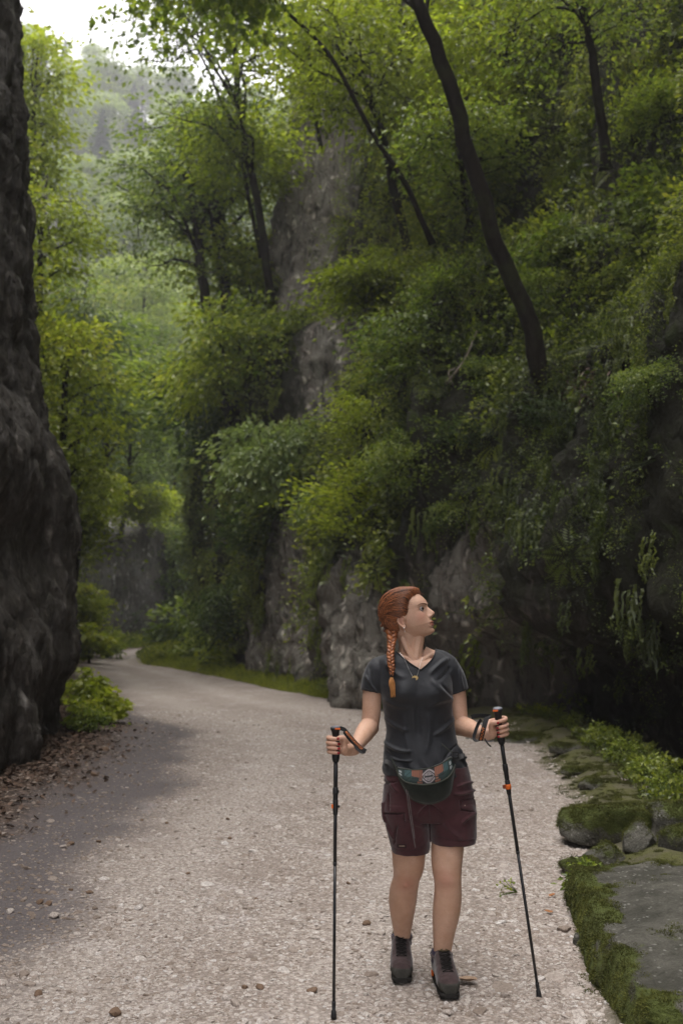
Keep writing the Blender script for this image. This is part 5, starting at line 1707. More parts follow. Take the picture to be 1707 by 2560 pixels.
prof = np.array([   # u, front without nose / lips, back, half width
    (-0.129, 0.060, -0.010, 0.012), (-0.126, 0.080, -0.020, 0.022), (-0.118, 0.091, -0.035, 0.034), (-0.105, 0.092, -0.05, 0.046), (-0.092, 0.094, -0.06, 0.055), (-0.078, 0.097, -0.072, 0.063),
    (-0.060, 0.094, -0.085, 0.068), (-0.040, 0.088, -0.094, 0.072), (-0.020, 0.087, -0.100, 0.0745), (-0.004, 0.0885, -0.104, 0.0755), (0.008, 0.0925, -0.106, 0.076),
    (0.022, 0.0915, -0.106, 0.0755), (0.038, 0.083, -0.103, 0.073), (0.055, 0.070, -0.096, 0.067), (0.070, 0.050, -0.083, 0.056), (0.081, 0.024, -0.062, 0.040), (0.087, -0.005, -0.035, 0.018)])
def head_grid(nu, nv, feat=True):
    uu = np.interp(np.linspace(0, 1, nv), np.linspace(0, 1, len(prof)), prof[:, 0])
    k = np.ones(5) / 5
    fr, bk, hw = (np.interp(uu, prof[:, 0], prof[:, c]) for c in (1, 2, 3))
    for a in (fr, bk, hw): a[2:-2] = np.convolve(a, k, 'valid')
    th = np.linspace(0, 2 * np.pi, nu, endpoint=False)
    TH, J = np.meshgrid(th, np.arange(nv), indexing='ij')
    U = uu[J]
    f0 = np.interp(U, [-0.13, -0.09, -0.03, 0.09], [0.02, 0.012, 0.0, -0.012])
    c, s = np.cos(TH), np.sin(TH)
    low = sstep(-0.03, -0.11, U)
    pf = 2.15 - 0.15 * low
    cf = np.sign(c) * np.abs(c) ** (2 / pf)
    ss = np.sign(s) * np.abs(s) ** (2 / (2.25))
    f = np.where(c > 0, f0 + (fr[J] - f0) * cf, f0 + (f0 - bk[J]) * cf)
    S = hw[J] * ss * np.where(c > 0, 1 - 0.06 * c, 1)
    if feat:
        front = sstep(0.02, 0.06, f)
        x = S
        # brow ridge, sockets, cheek bones
        f = f + front * 0.003 * np.exp(-((np.abs(x) - 0.022) / 0.022) ** 2 - ((U - 0.006) / 0.007) ** 2)
        f = f - front * 0.0085 * np.exp(-((np.abs(x) - 0.031) / 0.0165) ** 2 - ((U + 0.012) / 0.012) ** 2)
        f = f + front * 0.0045 * np.exp(-((np.abs(x) - 0.044) / 0.018) ** 2 - ((U + 0.042) / 0.016) ** 2)
        # eyelid opening (almond)
        q = ((np.abs(x) - 0.031) / 0.0130) ** 2 + ((U + 0.0125 - 0.10 * (np.abs(x) - 0.031)) / 0.0037) ** 2
        f = f - front * 0.006 * np.exp(-q ** 2)
        f = f + front * 0.0022 * np.exp(-((np.sqrt(q) - 1.55) / 0.35) ** 2)
        # nose
        hN = np.interp(U, [-0.066, -0.058, -0.053, -0.046, -0.040, -0.034, -0.022, -0.010, 0.0, 0.012], [0, 0.004, 0.014, 0.026, 0.0320, 0.0300, 0.0195, 0.0095, 0.004, 0])
        wN = np.interp(U, [-0.06, -0.05, -0.042, -0.03, -0.01, 0.005], [0.012, 0.0125, 0.0105, 0.0085, 0.0075, 0.012])
        f = f + front * hN * np.exp(-np.abs(x / wN) ** 2.2)
        f = f + front * 0.0085 * np.exp(-((np.abs(x) - 0.0125) / 0.0048) ** 2 - ((U + 0.050) / 0.0060) ** 2)
        f = f - front * 0.004 * np.exp(-((np.abs(x) - 0.019) / 0.004) ** 2 - ((U + 0.052) / 0.008) ** 2)
        # lips
        f = f + front * (0.0080 * np.exp(-((U + 0.0755) / 0.0052) ** 2) + 0.0078 * np.exp(-((U + 0.0885) / 0.0062) ** 2)) * np.exp(-np.abs(x / 0.0200) ** 2.4)
        f = f - front * 0.0030 * np.exp(-((U + 0.0815) / 0.0018) ** 2) * np.exp(-(x / 0.022) ** 4)
        f = f - front * 0.0020 * np.exp(-(x / 0.004) ** 2 - ((U + 0.065) / 0.006) ** 2)
        f = f - front * 0.0025 * np.exp(-((np.abs(x) - 0.024) / 0.005) ** 2 - ((U + 0.081) / 0.006) ** 2)
        f = f + front * 0.0085 * np.exp(-(x / 0.017) ** 2 - ((U + 0.113) / 0.009) ** 2)
        f = f - front * 0.0015 * np.exp(-(x / 0.018) ** 2 - ((U + 0.101) / 0.004) ** 2)
    return f, S, U

def head_mesh(nu, nv, feat=True):
    f, S, U = head_grid(nu, nv, feat)
    V = HL(f, S, U).reshape(-1, 3)
    F = grid_faces(nu, nv, True)
    V = np.concatenate([V, HL(f[:, 0].mean(), 0, U[0, 0])[None], HL(f[:, -1].mean(), 0, U[0, -1] + 0.002)[None]])
    a = np.arange(nu); b = (a + 1) % nu
    n0 = nu * nv
    F = np.concatenate([F, np.stack([b * nv, a * nv, np.full(nu, n0), np.full(nu, n0)], -1), np.stack([a * nv + nv - 1, b * nv + nv - 1, np.full(nu, n0 + 1), np.full(nu, n0 + 1)], -1)])
    return V, F

# ear (near side)
def ear_pts(side):
    out = []
    pth = [(0.010, -0.030), (0.012, -0.020), (0.006, -0.010), (-0.006, -0.006), (-0.017, -0.012), (-0.021, -0.026), (-0.017, -0.040), (-0.008, -0.052), (0.000, -0.060)]
    off = [0.0745, 0.077, 0.079, 0.081, 0.084, 0.086, 0.084, 0.080, 0.077]
    q = catmull([(f - 0.006, o * side, u - 0.018) for (f, u), o in zip(pth, off)], 26)
    W = HL(q[:, 0], q[:, 1], q[:, 2])
    out.append(tube_np(W, np.interp(np.linspace(0, 1, 26), [0, .3, .8, 1], [0.0026, 0.0034, 0.0034, 0.0048]), 8))
    q = catmull([(0.002, 0.0745, -0.040), (-0.005, 0.077, -0.038), (-0.012, 0.079, -0.045), (-0.010, 0.077, -0.056), (-0.005, 0.075, -0.064)], 14)
    out.append(tube_np(HL(q[:, 0], q[:, 1] * side, q[:, 2]), 0.0034, 6))
    V, F = sph((0, 0, 0), 1, 3)
    V2 = HL(-0.012 + V[:, 0] * 0.016, side * (0.0745 + V[:, 1] * 0.0045 + -V[:, 0] * 0.004), -0.044 + V[:, 2] * 0.024)
    out.append((V2, F))
    V2 = HL(-0.006 + V[:, 0] * 0.007, side * (0.0755 + V[:, 1] * 0.0045), -0.073 + V[:, 2] * 0.009)
    out.append((V2, F))
    return out

# ---- body pieces
body = []
body.append(head_mesh(220, 260))
body += ear_pts(1) + ear_pts(-1)
# neck
nk = catmull([HL(-0.030, 0.0, -0.045), HL(-0.030, 0.0, -0.09), zh(655, 860, YB + 0.012), zh(662, 960, YB + 0.012), zh(668, 1040, YB + 0.01), zh(668, 1100, YB + 0.0)], 22)
C = nk
body.append(loft(C[::-1], np.interp(np.arange(22), [0, 7, 12, 17, 21], [0.052, 0.053, 0.053, 0.060, 0.10])[::-1], np.interp(np.arange(22), [0, 7, 12, 17, 21], [0.055, 0.055, 0.055, 0.058, 0.065])[::-1], 36, 2.0))
def tub(pts, rad, n=10, m=16):
    p_ = catmull(pts, m)
    return tube_np(p_, np.interp(np.linspace(0, 1, m), np.linspace(0, 1, len(rad)), rad), n)
# sternomastoid, clavicles, throat
body.append(tub([zh(548, 800, YB - 0.035), zh(600, 930, YB - 0.044), zh(670, 1060, YB - 0.056), zh(722, 1150, YB - 0.062)], [0.010, 0.014, 0.013, 0.009]))
body.append(tub([zh(790, 880, YB - 0.02), zh(782, 1000, YB - 0.038), zh(762, 1140, YB - 0.060)], [0.010, 0.012, 0.009]))
body.append(tub([zh(745, 1150, YB - 0.062), zh(830, 1090, YB - 0.056), zh(920, 1035, YB - 0.03), zh(1010, 1040, YB - 0.01)], [0.010, 0.011, 0.011, 0.010]))
body.append(tub([zh(725, 1150, YB - 0.062), zh(640, 1090, YB - 0.058), zh(540, 1060, YB - 0.04), zh(440, 1075, YB - 0.02)], [0.009, 0.010, 0.010, 0.010]))
body.append(tub([HL(0.058, 0, -0.100), HL(0.030, 0, -0.112), zh(745, 880, YB - 0.026), zh(730, 1000, YB - 0.036), zh(725, 1100, YB - 0.046)], [0.020, 0.028, 0.030, 0.028, 0.022]))
# traps
body.append(tub([z1(600, 590, YB + 0.015), z1(560, 618, YB + 0.012), z1(490, 645, YB + 0.006), z1(440, 665, YB)], [0.040, 0.039, 0.038, 0.040], 18))
body.append(tub([z1(720, 560, YB + 0.015), z1(770, 585, YB + 0.012), z1(830, 606, YB + 0.006), z1(880, 655, YB)], [0.036, 0.037, 0.038, 0.040], 18))
TORSO = [(590, 500, 840), (612, 430, 885), (640, 412, 905), (700, 425, 900), (760, 440, 900), (830, 463, 898), (900, 473, 900), (1000, 490, 915), (1080, 500, 925), (1150, 495, 940), (1230, 480, 970), (1330, 480, 1000), (1420, 480, 1010)]
TRY = [0.058, 0.078, 0.088, 0.097, 0.105, 0.110, 0.104, 0.092, 0.086, 0.090, 0.100, 0.110, 0.105]
C, rx, ry = rows(z1, TORSO, YB, TRY, 40)
body.append(loft(C[::-1], rx[::-1], ry[::-1], 48, 2.4))
# arms: shoulder, elbow, wrist
WR_L, EL_L, SH_L = z5(905, 985, 3.955), z1(378, 1035, YB), z1(440, 665, YB)
WR_R, EL_R, SH_R = z6(700, 930, 4.015), z1(968, 1035, YB + 0.02), z1(885, 665, YB)
for SH_, EL, WR, sgn in ((SH_L, EL_L, WR_L, -1), (SH_R, EL_R, WR_R, 1)):
    up = EL - SH_; fo = WR - EL
    pts_ = [SH_, z1(402, 740, YB), z1(391, 830, YB), z1(388, 930, YB), EL + up * 0.02] if sgn < 0 else [SH_, z1(930, 740, YB + .01), z1(952, 830, YB + .012), z1(960, 930, YB + .015), EL + up * 0.02]
    body.append(tub(pts_, [0.045, 0.043, 0.0415, 0.0415, 0.038] if sgn < 0 else [0.045, 0.040, 0.036, 0.035, 0.034], 20, 22))
    body.append(tub([EL - fo * 0.06, EL + fo * 0.12 + [0, 0, 0.004], EL + fo * 0.35 + [0, 0, 0.004], EL + fo * 0.7, EL + fo * 0.97], [0.036, 0.043, 0.041, 0.031, 0.0262], 20, 22))
    V, F = sph(EL + [sgn * -0.004, 0.008, -0.006], 0.036, 3); body.append((V, F))
# legs
LEG_L = [(100, 180, 660), (250, 202, 646), (400, 212, 634), (500, 224, 618), (580, 226, 590), (650, 200, 560), (750, 172, 546), (900, 162, 528), (1050, 180, 502), (1200, 206, 474), (1350, 236, 446), (1480, 250, 440)]
YLL = [4.44, 4.445, 4.45, 4.455, 4.465, 4.475, 4.50, 4.53, 4.55, 4.57, 4.585, 4.595]
RLL = [0.078, 0.074, 0.069, 0.064, 0.062, 0.060, 0.062, 0.066, 0.060, 0.049, 0.040, 0.038]
LEG_R = [(-20, 715, 1160), (100, 719, 1150), (300, 716, 1134), (450, 723, 1116), (600, 750, 1110), (700, 764, 1112), (850, 752, 1116), (1000, 739, 1104), (1150, 736, 1074), (1300, 739, 1032), (1450, 744, 1000), (1550, 750, 980), (1680, 760, 980)]
YLR = [4.41, 4.40, 4.385, 4.375, 4.37, 4.375, 4.385, 4.39, 4.395, 4.40, 4.405, 4.41, 4.41]
RLR = [0.078, 0.075, 0.069, 0.064, 0.061, 0.060, 0.065, 0.065, 0.060, 0.050, 0.042, 0.038, 0.038]
for T_, YY_, RR_ in ((LEG_L, YLL, RLL), (LEG_R, YLR, RLR)):
    C, rx, ry = rows(zl, T_, YY_, RR_, 44)
    body.append(loft(C[::-1], rx[::-1], ry[::-1], 40, 2.05))
for kc, Yk in (((385, 640), 4.44), ((905, 640), 4.345)):      # knee caps
    body.append(sph(zl(*kc, Yk), (0.028, 0.030, 0.034), 3))
BV, BF = union('body', body, 0.0026, 3)
N = vnormals(BV, BF)
# reddish knees, cheeks, elbows
red = np.zeros(len(BV))
for c, rad in ((zl(400, 700, 4.41), 0.045), (zl(900, 640, 4.31), 0.045), (HL(0.07, 0.05, -0.045), 0.03), (HL(0.12, 0, -0.042), 0.012), (EL_L + [0.02, 0.0, -0.03], 0.05), (HL(-0.015, 0.08, -0.045), 0.022)):
    red = np.maximum(red, 0.55 * np.exp(-((BV - c) ** 2).sum(1) / rad ** 2))
lm = np.zeros(len(BV))
fl = (BV - HC) @ hf; sl_ = (BV - HC) @ hr0; ul = (BV - HC) @ hu
lipm = (np.abs(ul + 0.0820) < 0.0115 * np.sqrt(np.clip(1 - (sl_ / 0.0225) ** 2, 0, 1))) & (fl > 0.085)
fm = (lipm[BF].sum(1) >= 3).astype(int)
part('body', BV, BF, [M_skin, M_lip], attrs={'red': ('POINT', red)}, mi=fm)

# ---- hands (finer), gripping the poles
POLE_T = {'L': (z5(522, 505, 3.925), np.array(on_ground(834, 2546))), 'R': (z6(985, 300, 4.00), np.array(on_ground(1347, 2494)))}
def hand(side, HCt, S, wrist, fore_dir, parent):
    top, tip = POLE_T[side]
    ez = (top - tip) / np.linalg.norm(top - tip)
    es = np.array([S, 0, 0.0]); es -= ez * es.dot(ez); es /= np.linalg.norm(es)
    ec = np.cross(es, ez) * (1 if S > 0 else -1)
    if ec[1] > 0: ec = -ec                                   # towards the camera
    k = (HCt - tip).dot(ez)
    O = tip + ez * k
    def Pp(s, c, z): return O + es * s + ec * c + ez * z
    def pol(th, r_, z): return Pp(r_ * math.cos(R(th)), -r_ * math.sin(R(th)), z)
    wl = np.array([(wrist - O).dot(es), (wrist - O).dot(ec), (wrist - O).dot(ez)])
    pcs, nails = [], []
    fz = [0.0290, 0.0100, -0.0085, -0.0260]
    fr = [0.0090, 0.0093, 0.0088, 0.0078]
    rr_ = [1.0, 1.03, 1.0, 0.93]
    for i in range(4):
        z, rad, q = fz[i], fr[i], rr_[i]
        lift = 0.006 if (side == 'R' and i == 0) else 0.0
        chain = [pol(40, 0.043, z * 0.85), pol(78, 0.039 * q, z), pol(120, 0.036 * q, z + 0.002 + lift), pol(163, 0.0325 * q, z + 0.002 + lift), pol(198, 0.030 * q, z + lift), pol(232, 0.0275 * q, z - 0.001 + lift), pol(265, 0.0255 * q, z - 0.002 + lift), pol(296, 0.0240, z - 0.003 + lift * 0.5)]
        pcs.append(tub(chain, [rad * 1.1, rad * 1.18, rad * 1.0, rad * 1.08, rad * 0.97, rad * 0.98, rad * 0.92, rad * 0.78], 14, 34))
        pcs.append(sph(chain[-1], rad * 0.80, 2))
        nd = (chain[-1] - O - ez * (z)); nd -= ez * nd.dot(ez); nd /= np.linalg.norm(nd)
        tg = chain[-1] - chain[-2]; tg /= np.linalg.norm(tg)
        nails.append((pol(292, 0.0240 + rad * 0.72, z - 0.003 + lift * 0.5), tg, nd, rad))
        # palm ray from the wrist
        pcs.append(tub([wrist + (O - wrist) * 0.06 + ez * z * 0.35, Pp(wl[0] * 0.72, wl[1] * 0.75 - 0.004, wl[2] * 0.7 + z * 0.6), pol(40, 0.043, z * 0.85), pol(78, 0.039 * q, z)], [0.019, 0.0165, 0.014, 0.0115], 12, 18))
    # thumb: base at the side of the palm near the wrist, over the front of the grip
    tb = [Pp(wl[0] * 0.85, wl[1] * 0.8 + 0.010, wl[2] * 0.8 + 0.004), Pp(0.038, 0.012, -0.014), Pp(0.035, 0.020, 0.004), Pp(0.034, 0.026, 0.022), Pp(0.026, 0.031, 0.031), Pp(0.015, 0.0325, 0.0305), Pp(0.006, 0.031, 0.027)]
    pcs.append(tub(tb, [0.017, 0.0165, 0.0125, 0.0112, 0.0110, 0.0105, 0.0085], 14, 34))
    nails.append((Pp(0.0095, 0.0405, 0.0290), tb[-1] - tb[-2], ec, 0.0115))
    # thenar and heel of the hand, seen beside the finger tips
    pcs.append(tub([Pp(wl[0] * 0.75, wl[1] * 0.75, wl[2] * 0.75 - 0.006), Pp(0.034, 0.010, -0.016), Pp(0.030, 0.012, 0.004)], [0.022, 0.0185, 0.012], 14, 18))
    pcs.append(tub([Pp(wl[0] * 0.75, wl[1] * 0.6, wl[2] * 0.75 - 0.01), Pp(0.034, 0.0, -0.024), Pp(0.026, 0.006, -0.030)], [0.021, 0.0175, 0.012], 14, 18))
    # wrist into the forearm
    pcs.append(tub([Pp(wl[0] * 0.7, wl[1] * 0.7, wl[2] * 0.7), wrist, wrist - fore_dir * 0.04, wrist - fore_dir * 0.075], [0.024, 0.0262, 0.0272, 0.0290], 20, 18))
    V, F = union('hand', pcs, 0.0013, 2, fac=0.4)
    ho = part('hand', V, F, [M_skin], attrs={'red': ('POINT', 0.25 * np.exp(-((((V - O) @ es) + 0.0) / 0.05) ** 2))})
    for c, tg, nd, rad in nails:
        tg = tg / np.linalg.norm(tg); nd = nd / np.linalg.norm(nd)
        w = np.cross(tg, nd)
        sv, sf = sph((0, 0, 0), 1, 2)
        part('fingernail', c + sv[:, :1] * tg * 0.0070 + sv[:, 1:2] * w * 0.0052 + sv[:, 2:] * nd * 0.0022, sf, M_nail, ho)
    return ho, O, es, ec, ez, Pp
fdL = (WR_L - EL_L) / np.linalg.norm(WR_L - EL_L)
fdR = (WR_R - EL_R) / np.linalg.norm(WR_R - EL_R)
hoL, OL, esL, ecL, ezL, PpL = hand('L', z5(522, 905, 3.925), 1, WR_L, fdL, person)
hoR, OR_, esR, ecR, ezR, PpR = hand('R', z6(1035, 800, 4.00), -1, WR_R, fdR, person)
tr_ = PpL
sv, sf = tube_np(np.array([PpL(-0.0315, 0.004, -0.0085 + 0.0) + esL * 0 + 0.0098 * (np.cos(a) * ezL + np.sin(a) * ecL) for a in np.linspace(0, 6.28, 20)]), 0.0011, 5)
part('ring', sv, sf, M_silver, hoL)

# ---- face details
for s_ in (0.031, -0.031):
    ce = HL(0.0715, s_ * 0.985, -0.0125)
    V, F = sph(ce, 0.0122, 3)
    eo = part('eyeball', V, F, M_eye)
    look = hf * 0.90 + hr0 * (0.42 if s_ > 0 else 0.0) + hu * 0.10
    look /= np.linalg.norm(look)
    V, F = sph((0, 0, 0), 1, 3)
    a = np.cross(look, hu); a /= np.linalg.norm(a); b = np.cross(a, look)
    V = ce + look * 0.0098 + V[:, :1] * a * 0.0068 + V[:, 1:2] * b * 0.0068 + V[:, 2:] * look * 0.0030
    part('iris', V, F, M_iris, eo)
def face_f(x, u):                         # front surface of the plain head at (x, u)
    f, S, U = FG
    m_ = f > 0.02
    d = (S - x) ** 2 + (U - u) ** 2 + (~m_) * 1.0
    return f.ravel()[np.argmin(d.ravel())]
FG = head_grid(360, 300, True)
for sg in (1, -1):
    q = [(0.011, 0.0045), (0.022, 0.0075), (0.033, 0.0100), (0.043, 0.0098), (0.052, 0.0055)]
    P_ = np.array([HL(face_f(sg * x, u) + 0.0008, sg * x, u) for x, u in q])
    A = Acc()
    V, F = tube_np(catmull(P_, 18), np.interp(np.linspace(0, 1, 18), [0, .4, 1], [0.0018, 0.0022, 0.0007]), 6); A.add(V, F, 0.5)
    apart('eyebrow', A, [M_brow], label=None)
    q = [(0.0175, -0.0145), (0.024, -0.0085), (0.031, -0.0070), (0.039, -0.0085), (0.0465, -0.0135)]
    P_ = np.array([HL(max(face_f(sg * x, u) + 0.0010, 0.0), sg * x, u) for x, u in q])
    A = Acc()
    V, F = tube_np(catmull(P_, 18), np.interp(np.linspace(0, 1, 18), [0, .5, 1], [0.0012, 0.0020, 0.0016]), 5); A.add(V, F, 0.5)
    apart('eyelash', A, [M_iris])

# ---- hair
def hairline(u):                          # forward limit of the hair at height u (on the sides)
    return np.interp(u, [-0.14, -0.11, -0.085, -0.050, -0.034, -0.026, -0.012, 0.010, 0.030, 0.046, 0.056, 0.064, 0.09], [-0.075, -0.055, -0.040, -0.030, -0.024, 0.012, 0.022, 0.030, 0.038, 0.050, 0.066, 0.085, 0.12])
def hair_thick(f, s, u):
    e = hairline(u) - f
    t = 0.0125 * sstep(-0.004, 0.034, e) + 0.0035 * sstep(0.03, 0.08, e) + 0.007 * sstep(-0.02, -0.09, f) * sstep(0.06, -0.02, u)
    return t, e
f_, S_, U_ = head_grid(300, 300, False)
ext = U_.copy()
Pl = np.stack([f_.ravel(), S_.ravel(), U_.ravel()], 1)
ctr = np.array([-0.01, 0, -0.01])
t, e = hair_thick(*Pl.T)
dirn = Pl - ctr; dirn /= np.linalg.norm(dirn, axis=1)[:, None]
ang = np.arctan2(Pl[:, 2] + 0.02, Pl[:, 0])
t = t + 0.007 * np.exp(-((Pl[:, 0] - 0.045) / 0.025) ** 2 - ((Pl[:, 2] - 0.066) / 0.014) ** 2)
wave = 0.0036 * ridged(np.stack([ang * 2.2 + Pl[:, 1] * 6, np.abs(Pl[:, 1]) * 30 + Pl[:, 2] * 22, Pl[:, 0] * 9], 1), 4, 0.62, seed=120) * sstep(0.0, 0.02, e)
Ph = Pl + dirn * (t + wave)[:, None]
HV = HL(*Ph.T)
HF = grid_faces(300, 300, True)
HF = HF[(e[HF] > 0.0).all(1)]
topc = np.arange(300) * 300 + 299
HV = np.concatenate([HV, HL(np.array([-0.02]), 0.0, np.array([0.087 + 0.017]))])
a_ = topc; b_ = np.roll(topc, -1)
hv = np.clip(0.45 + 0.35 * ridged(np.stack([ang * 4, np.abs(Pl[:, 1]) * 60 + Pl[:, 2] * 40, Pl[:, 0] * 10], 1), 2, seed=121), 0, 1)
hair = part('hair', HV, [HF, np.stack([a_, b_, np.full(300, len(HV) - 1)], 1)], M_hair, attrs={'var': ('POINT', np.r_[hv, 0.5])})
# combed strands from the hair line to the root of the braid
rh = np.random.RandomState(60)
A = Acc()
rootb = np.array([-0.070, 0.045, -0.085])
def shell(pt, h):
    d = np.asarray(pt) - ctr
    d = d / np.linalg.norm(d)
    k = np.argmax(dirn @ d)
    return Pl[k] + dirn[k] * (t[k] + h)
cand = np.where((e > -0.004) & (e < 0.012) & (Pl[:, 1] > -0.06) & (Pl[:, 2] > -0.03))[0]
cand2 = np.where((e > 0.012) & (Pl[:, 2] > -0.05) & (Pl[:, 1] > -0.04))[0]
for i in range(900):
    k = rh.choice(cand if i % 2 else cand2)
    p0 = Pl[k]
    tgt = rootb + rh.normal(size=3) * [0.012, 0.010, 0.012]
    mid = (p0 * 0.55 + tgt * 0.45) + np.array([-0.055, 0.012 if p0[1] > 0 else -0.01, 0.045])
    cp = catmull([p0, (p0 * 0.75 + mid * 0.25) + [-.01, 0, .01], mid, tgt], 10)
    lift_ = 0.0008 + 0.0030 * rh.rand() ** 2
    q = np.array([shell(c, lift_ + 0.0008 * rh.rand()) for c in cp])
    q[0] = Pl[k] + dirn[k] * t[k]
    V, F = tube_np(HL(*q.T), np.r_[0.0004, np.full(8, 0.0011), 0.0008] * rh.uniform(0.5, 1.6), 4, caps=False)
    A.add(V, F, rh.uniform(0, 1))
# plaited ridge along the back of the head, seen as lumps on the outline
for j in range(9):
    a = R(118 + j * 15)
    c = np.array([-0.01 + 0.1105 * math.cos(a) * 1.02, 0.012 + 0.003 * j, -0.012 + 0.105 * math.sin(a)])
    V, F = sph((0, 0, 0), 1, 3)
    V = V * [0.009, 0.015, 0.0060]
    V = V + 0.0016 * ridged(V * 160, 2, seed=j)[:, None] * V / 0.016
    V = V @ np.array(Euler((0.5, a, 0)).to_matrix()).T + c
    A.add(HL(*V.T), F, 0.35 + 0.4 * rh.rand())
apart('hair_strands', A, [M_hair], hair)
# hanging plait over her right shoulder
bp = catmull([HL(-0.078, 0.040, -0.070), zh(412, 850, YB - 0.055), zh(402, 930, YB - 0.078), zh(396, 1030, YB - 0.104), zh(400, 1120, YB - 0.118), zh(412, 1210, YB - 0.126), zh(410, 1305, YB - 0.132)], 150)
A = Acc()
T_ = np.linspace(0, 1, 150)
for k in range(3):
    phs = T_ * 2 * math.pi * 4.4 + k * 2 * math.pi / 3
    amp = np.interp(T_, [0, .1, .3, .8, 1], [0.017, 0.0125, 0.0092, 0.0085, 0.003])
    q = bp + np.stack([amp * np.sin(phs), 0.55 * amp * np.sin(2 * phs), np.zeros(150)], 1)
    rad = np.interp(T_, [0, .1, .35, .85, 1], [0.0130, 0.0105, 0.0082, 0.0075, 0.0045])
    V, F = tube_np(q, rad, 12)
    ridge = 0.0008 * np.sin(np.tile(np.arange(12), 150) * 2.1)
    nV = V.copy(); nV[:1800] += (V[:1800] - np.repeat(q, 12, 0)) / np.repeat(rad, 12)[:, None] * ridge[:, None]
    A.add(nV, F, np.r_[np.tile(rh.uniform(0, 1, 12), 150), 0.5, 0.5])
for j in range(24):
    i = rh.randint(5, 140)
    q = bp[i] + rh.normal(size=3) * 0.007
    V, F = tube_np(np.array([q, q + rh.normal(size=3) * 0.004, q + rh.normal(size=3) * 0.008]), 0.0004, 3, caps=False); A.add(V, F, rh.rand())
braid = apart('braid', A, [M_hair_braid])
V, F = tube_np(np.array([bp[-1] + [0, 0, 0.006], bp[-1] - [0, 0, 0.006]]), 0.0062, 12)
part('hair_tie', V, F, M_laced, braid)
A = Acc()
for j in range(90):
    x0 = rh.normal() * 0.3; w_ = rh.uniform(-1, 1)
    ln_ = rh.uniform(0.6, 1.0)
    q = np.array([bp[-1] + [w_ * 0.003, rh.normal() * 0.002, -0.004], bp[-1] + [w_ * 0.013, -0.004 + rh.normal() * 0.004, -0.028], bp[-1] + [w_ * 0.011 + 0.004, -0.004 + rh.normal() * 0.004, -0.055], bp[-1] + [w_ * 0.008 + 0.005 + rh.normal() * 0.002, -0.004, -0.055 - 0.036 * ln_]])
    V, F = tube_np(catmull(q, 9), np.linspace(0.0016, 0.0005, 9), 4, caps=False); A.add(V, F, rh.uniform(0.2, 1))
apart('braid_tail', A, [M_hair_tail], braid)
A = Acc()      # stray hairs at the nape and under the chin
for j in range(150):
    if j < 16:
        p0 = HL(-0.05 + rh.normal() * 0.02, -0.03, -0.10); p1 = p0 + [0.002, 0, -0.02] + rh.normal(size=3) * 0.004; p2 = p0 + [0.003, 0, -0.045] + rh.normal(size=3) * 0.008
    else:
        k_ = rh.choice(cand2 if j % 3 else cand)
        b_ = Pl[k_] + dirn[k_] * (t[k_] - 0.001)
        tv = np.cross(dirn[k_], [0, 1, 0]) * rh.choice([-1, 1]) + rh.normal(size=3) * 0.4
        p0, p1, p2 = (HL(*(b_ + tv * a1 + dirn[k_] * a2)) for a1, a2 in ((0, 0), (0.008, 0.004), (0.018, 0.004 + 0.004 * rh.rand())))
    V, F = tube_np(np.array([p0, p1, p2]), 0.00045, 3, caps=False); A.add(V, F, rh.rand())
apart('stray_hair', A, [M_hair], hair)
# earring and necklace
A = Acc()
V, F = sph(HL(-0.008, 0.0815, -0.078), (0.0028, 0.002, 0.005), 2); A.add(V, F)
V, F = sph(HL(-0.008, 0.0815, -0.091), (0.0018, 0.0015, 0.006), 2); A.add(V, F)
apart('earring', A, [M_silver])
V, F = tube_np(catmull([zh(505, 990, YB - 0.085), zh(575, 1080, YB - 0.108), zh(640, 1230, YB - 0.122), zh(685, 1312, YB - 0.127)], 20), 0.0008, 4)
A = Acc(); A.add(V, F)
V, F = tube_np(catmull([zh(742, 1305, YB - 0.127), zh(762, 1240, YB - 0.118), zh(785, 1150, YB - 0.10), zh(820, 1050, YB - 0.07)], 20), 0.0008, 4); A.add(V, F)
neck = apart('necklace', A, [M_silver])
q = [(0, .2), (.15, .75), (.45, 1.0), (.8, 0.95), (1.0, .6), (1.0, .1), (.8, -.35), (.62, -.3), (.72, .0), (.6, .3), (.4, .42), (.2, .3)]
def pend(s): return [zh(672 + 84 * a, 1345 - 44 * b, YB - s) for a, b in q]
fv, bv = np.array(pend(0.131)), np.array(pend(0.128))
V = np.concatenate([fv, bv]); n_ = len(q)
me = bpy.data.meshes.new('pendant')
me.from_pydata([tuple(v - PO) for v in V], [], [list(range(n_)), list(range(2 * n_ - 1, n_ - 1, -1))] + [[i, i + n_, (i + 1) % n_ + n_, (i + 1) % n_] for i in range(n_)])
me.materials.append(M_gold)
obj('pendant', me, neck)

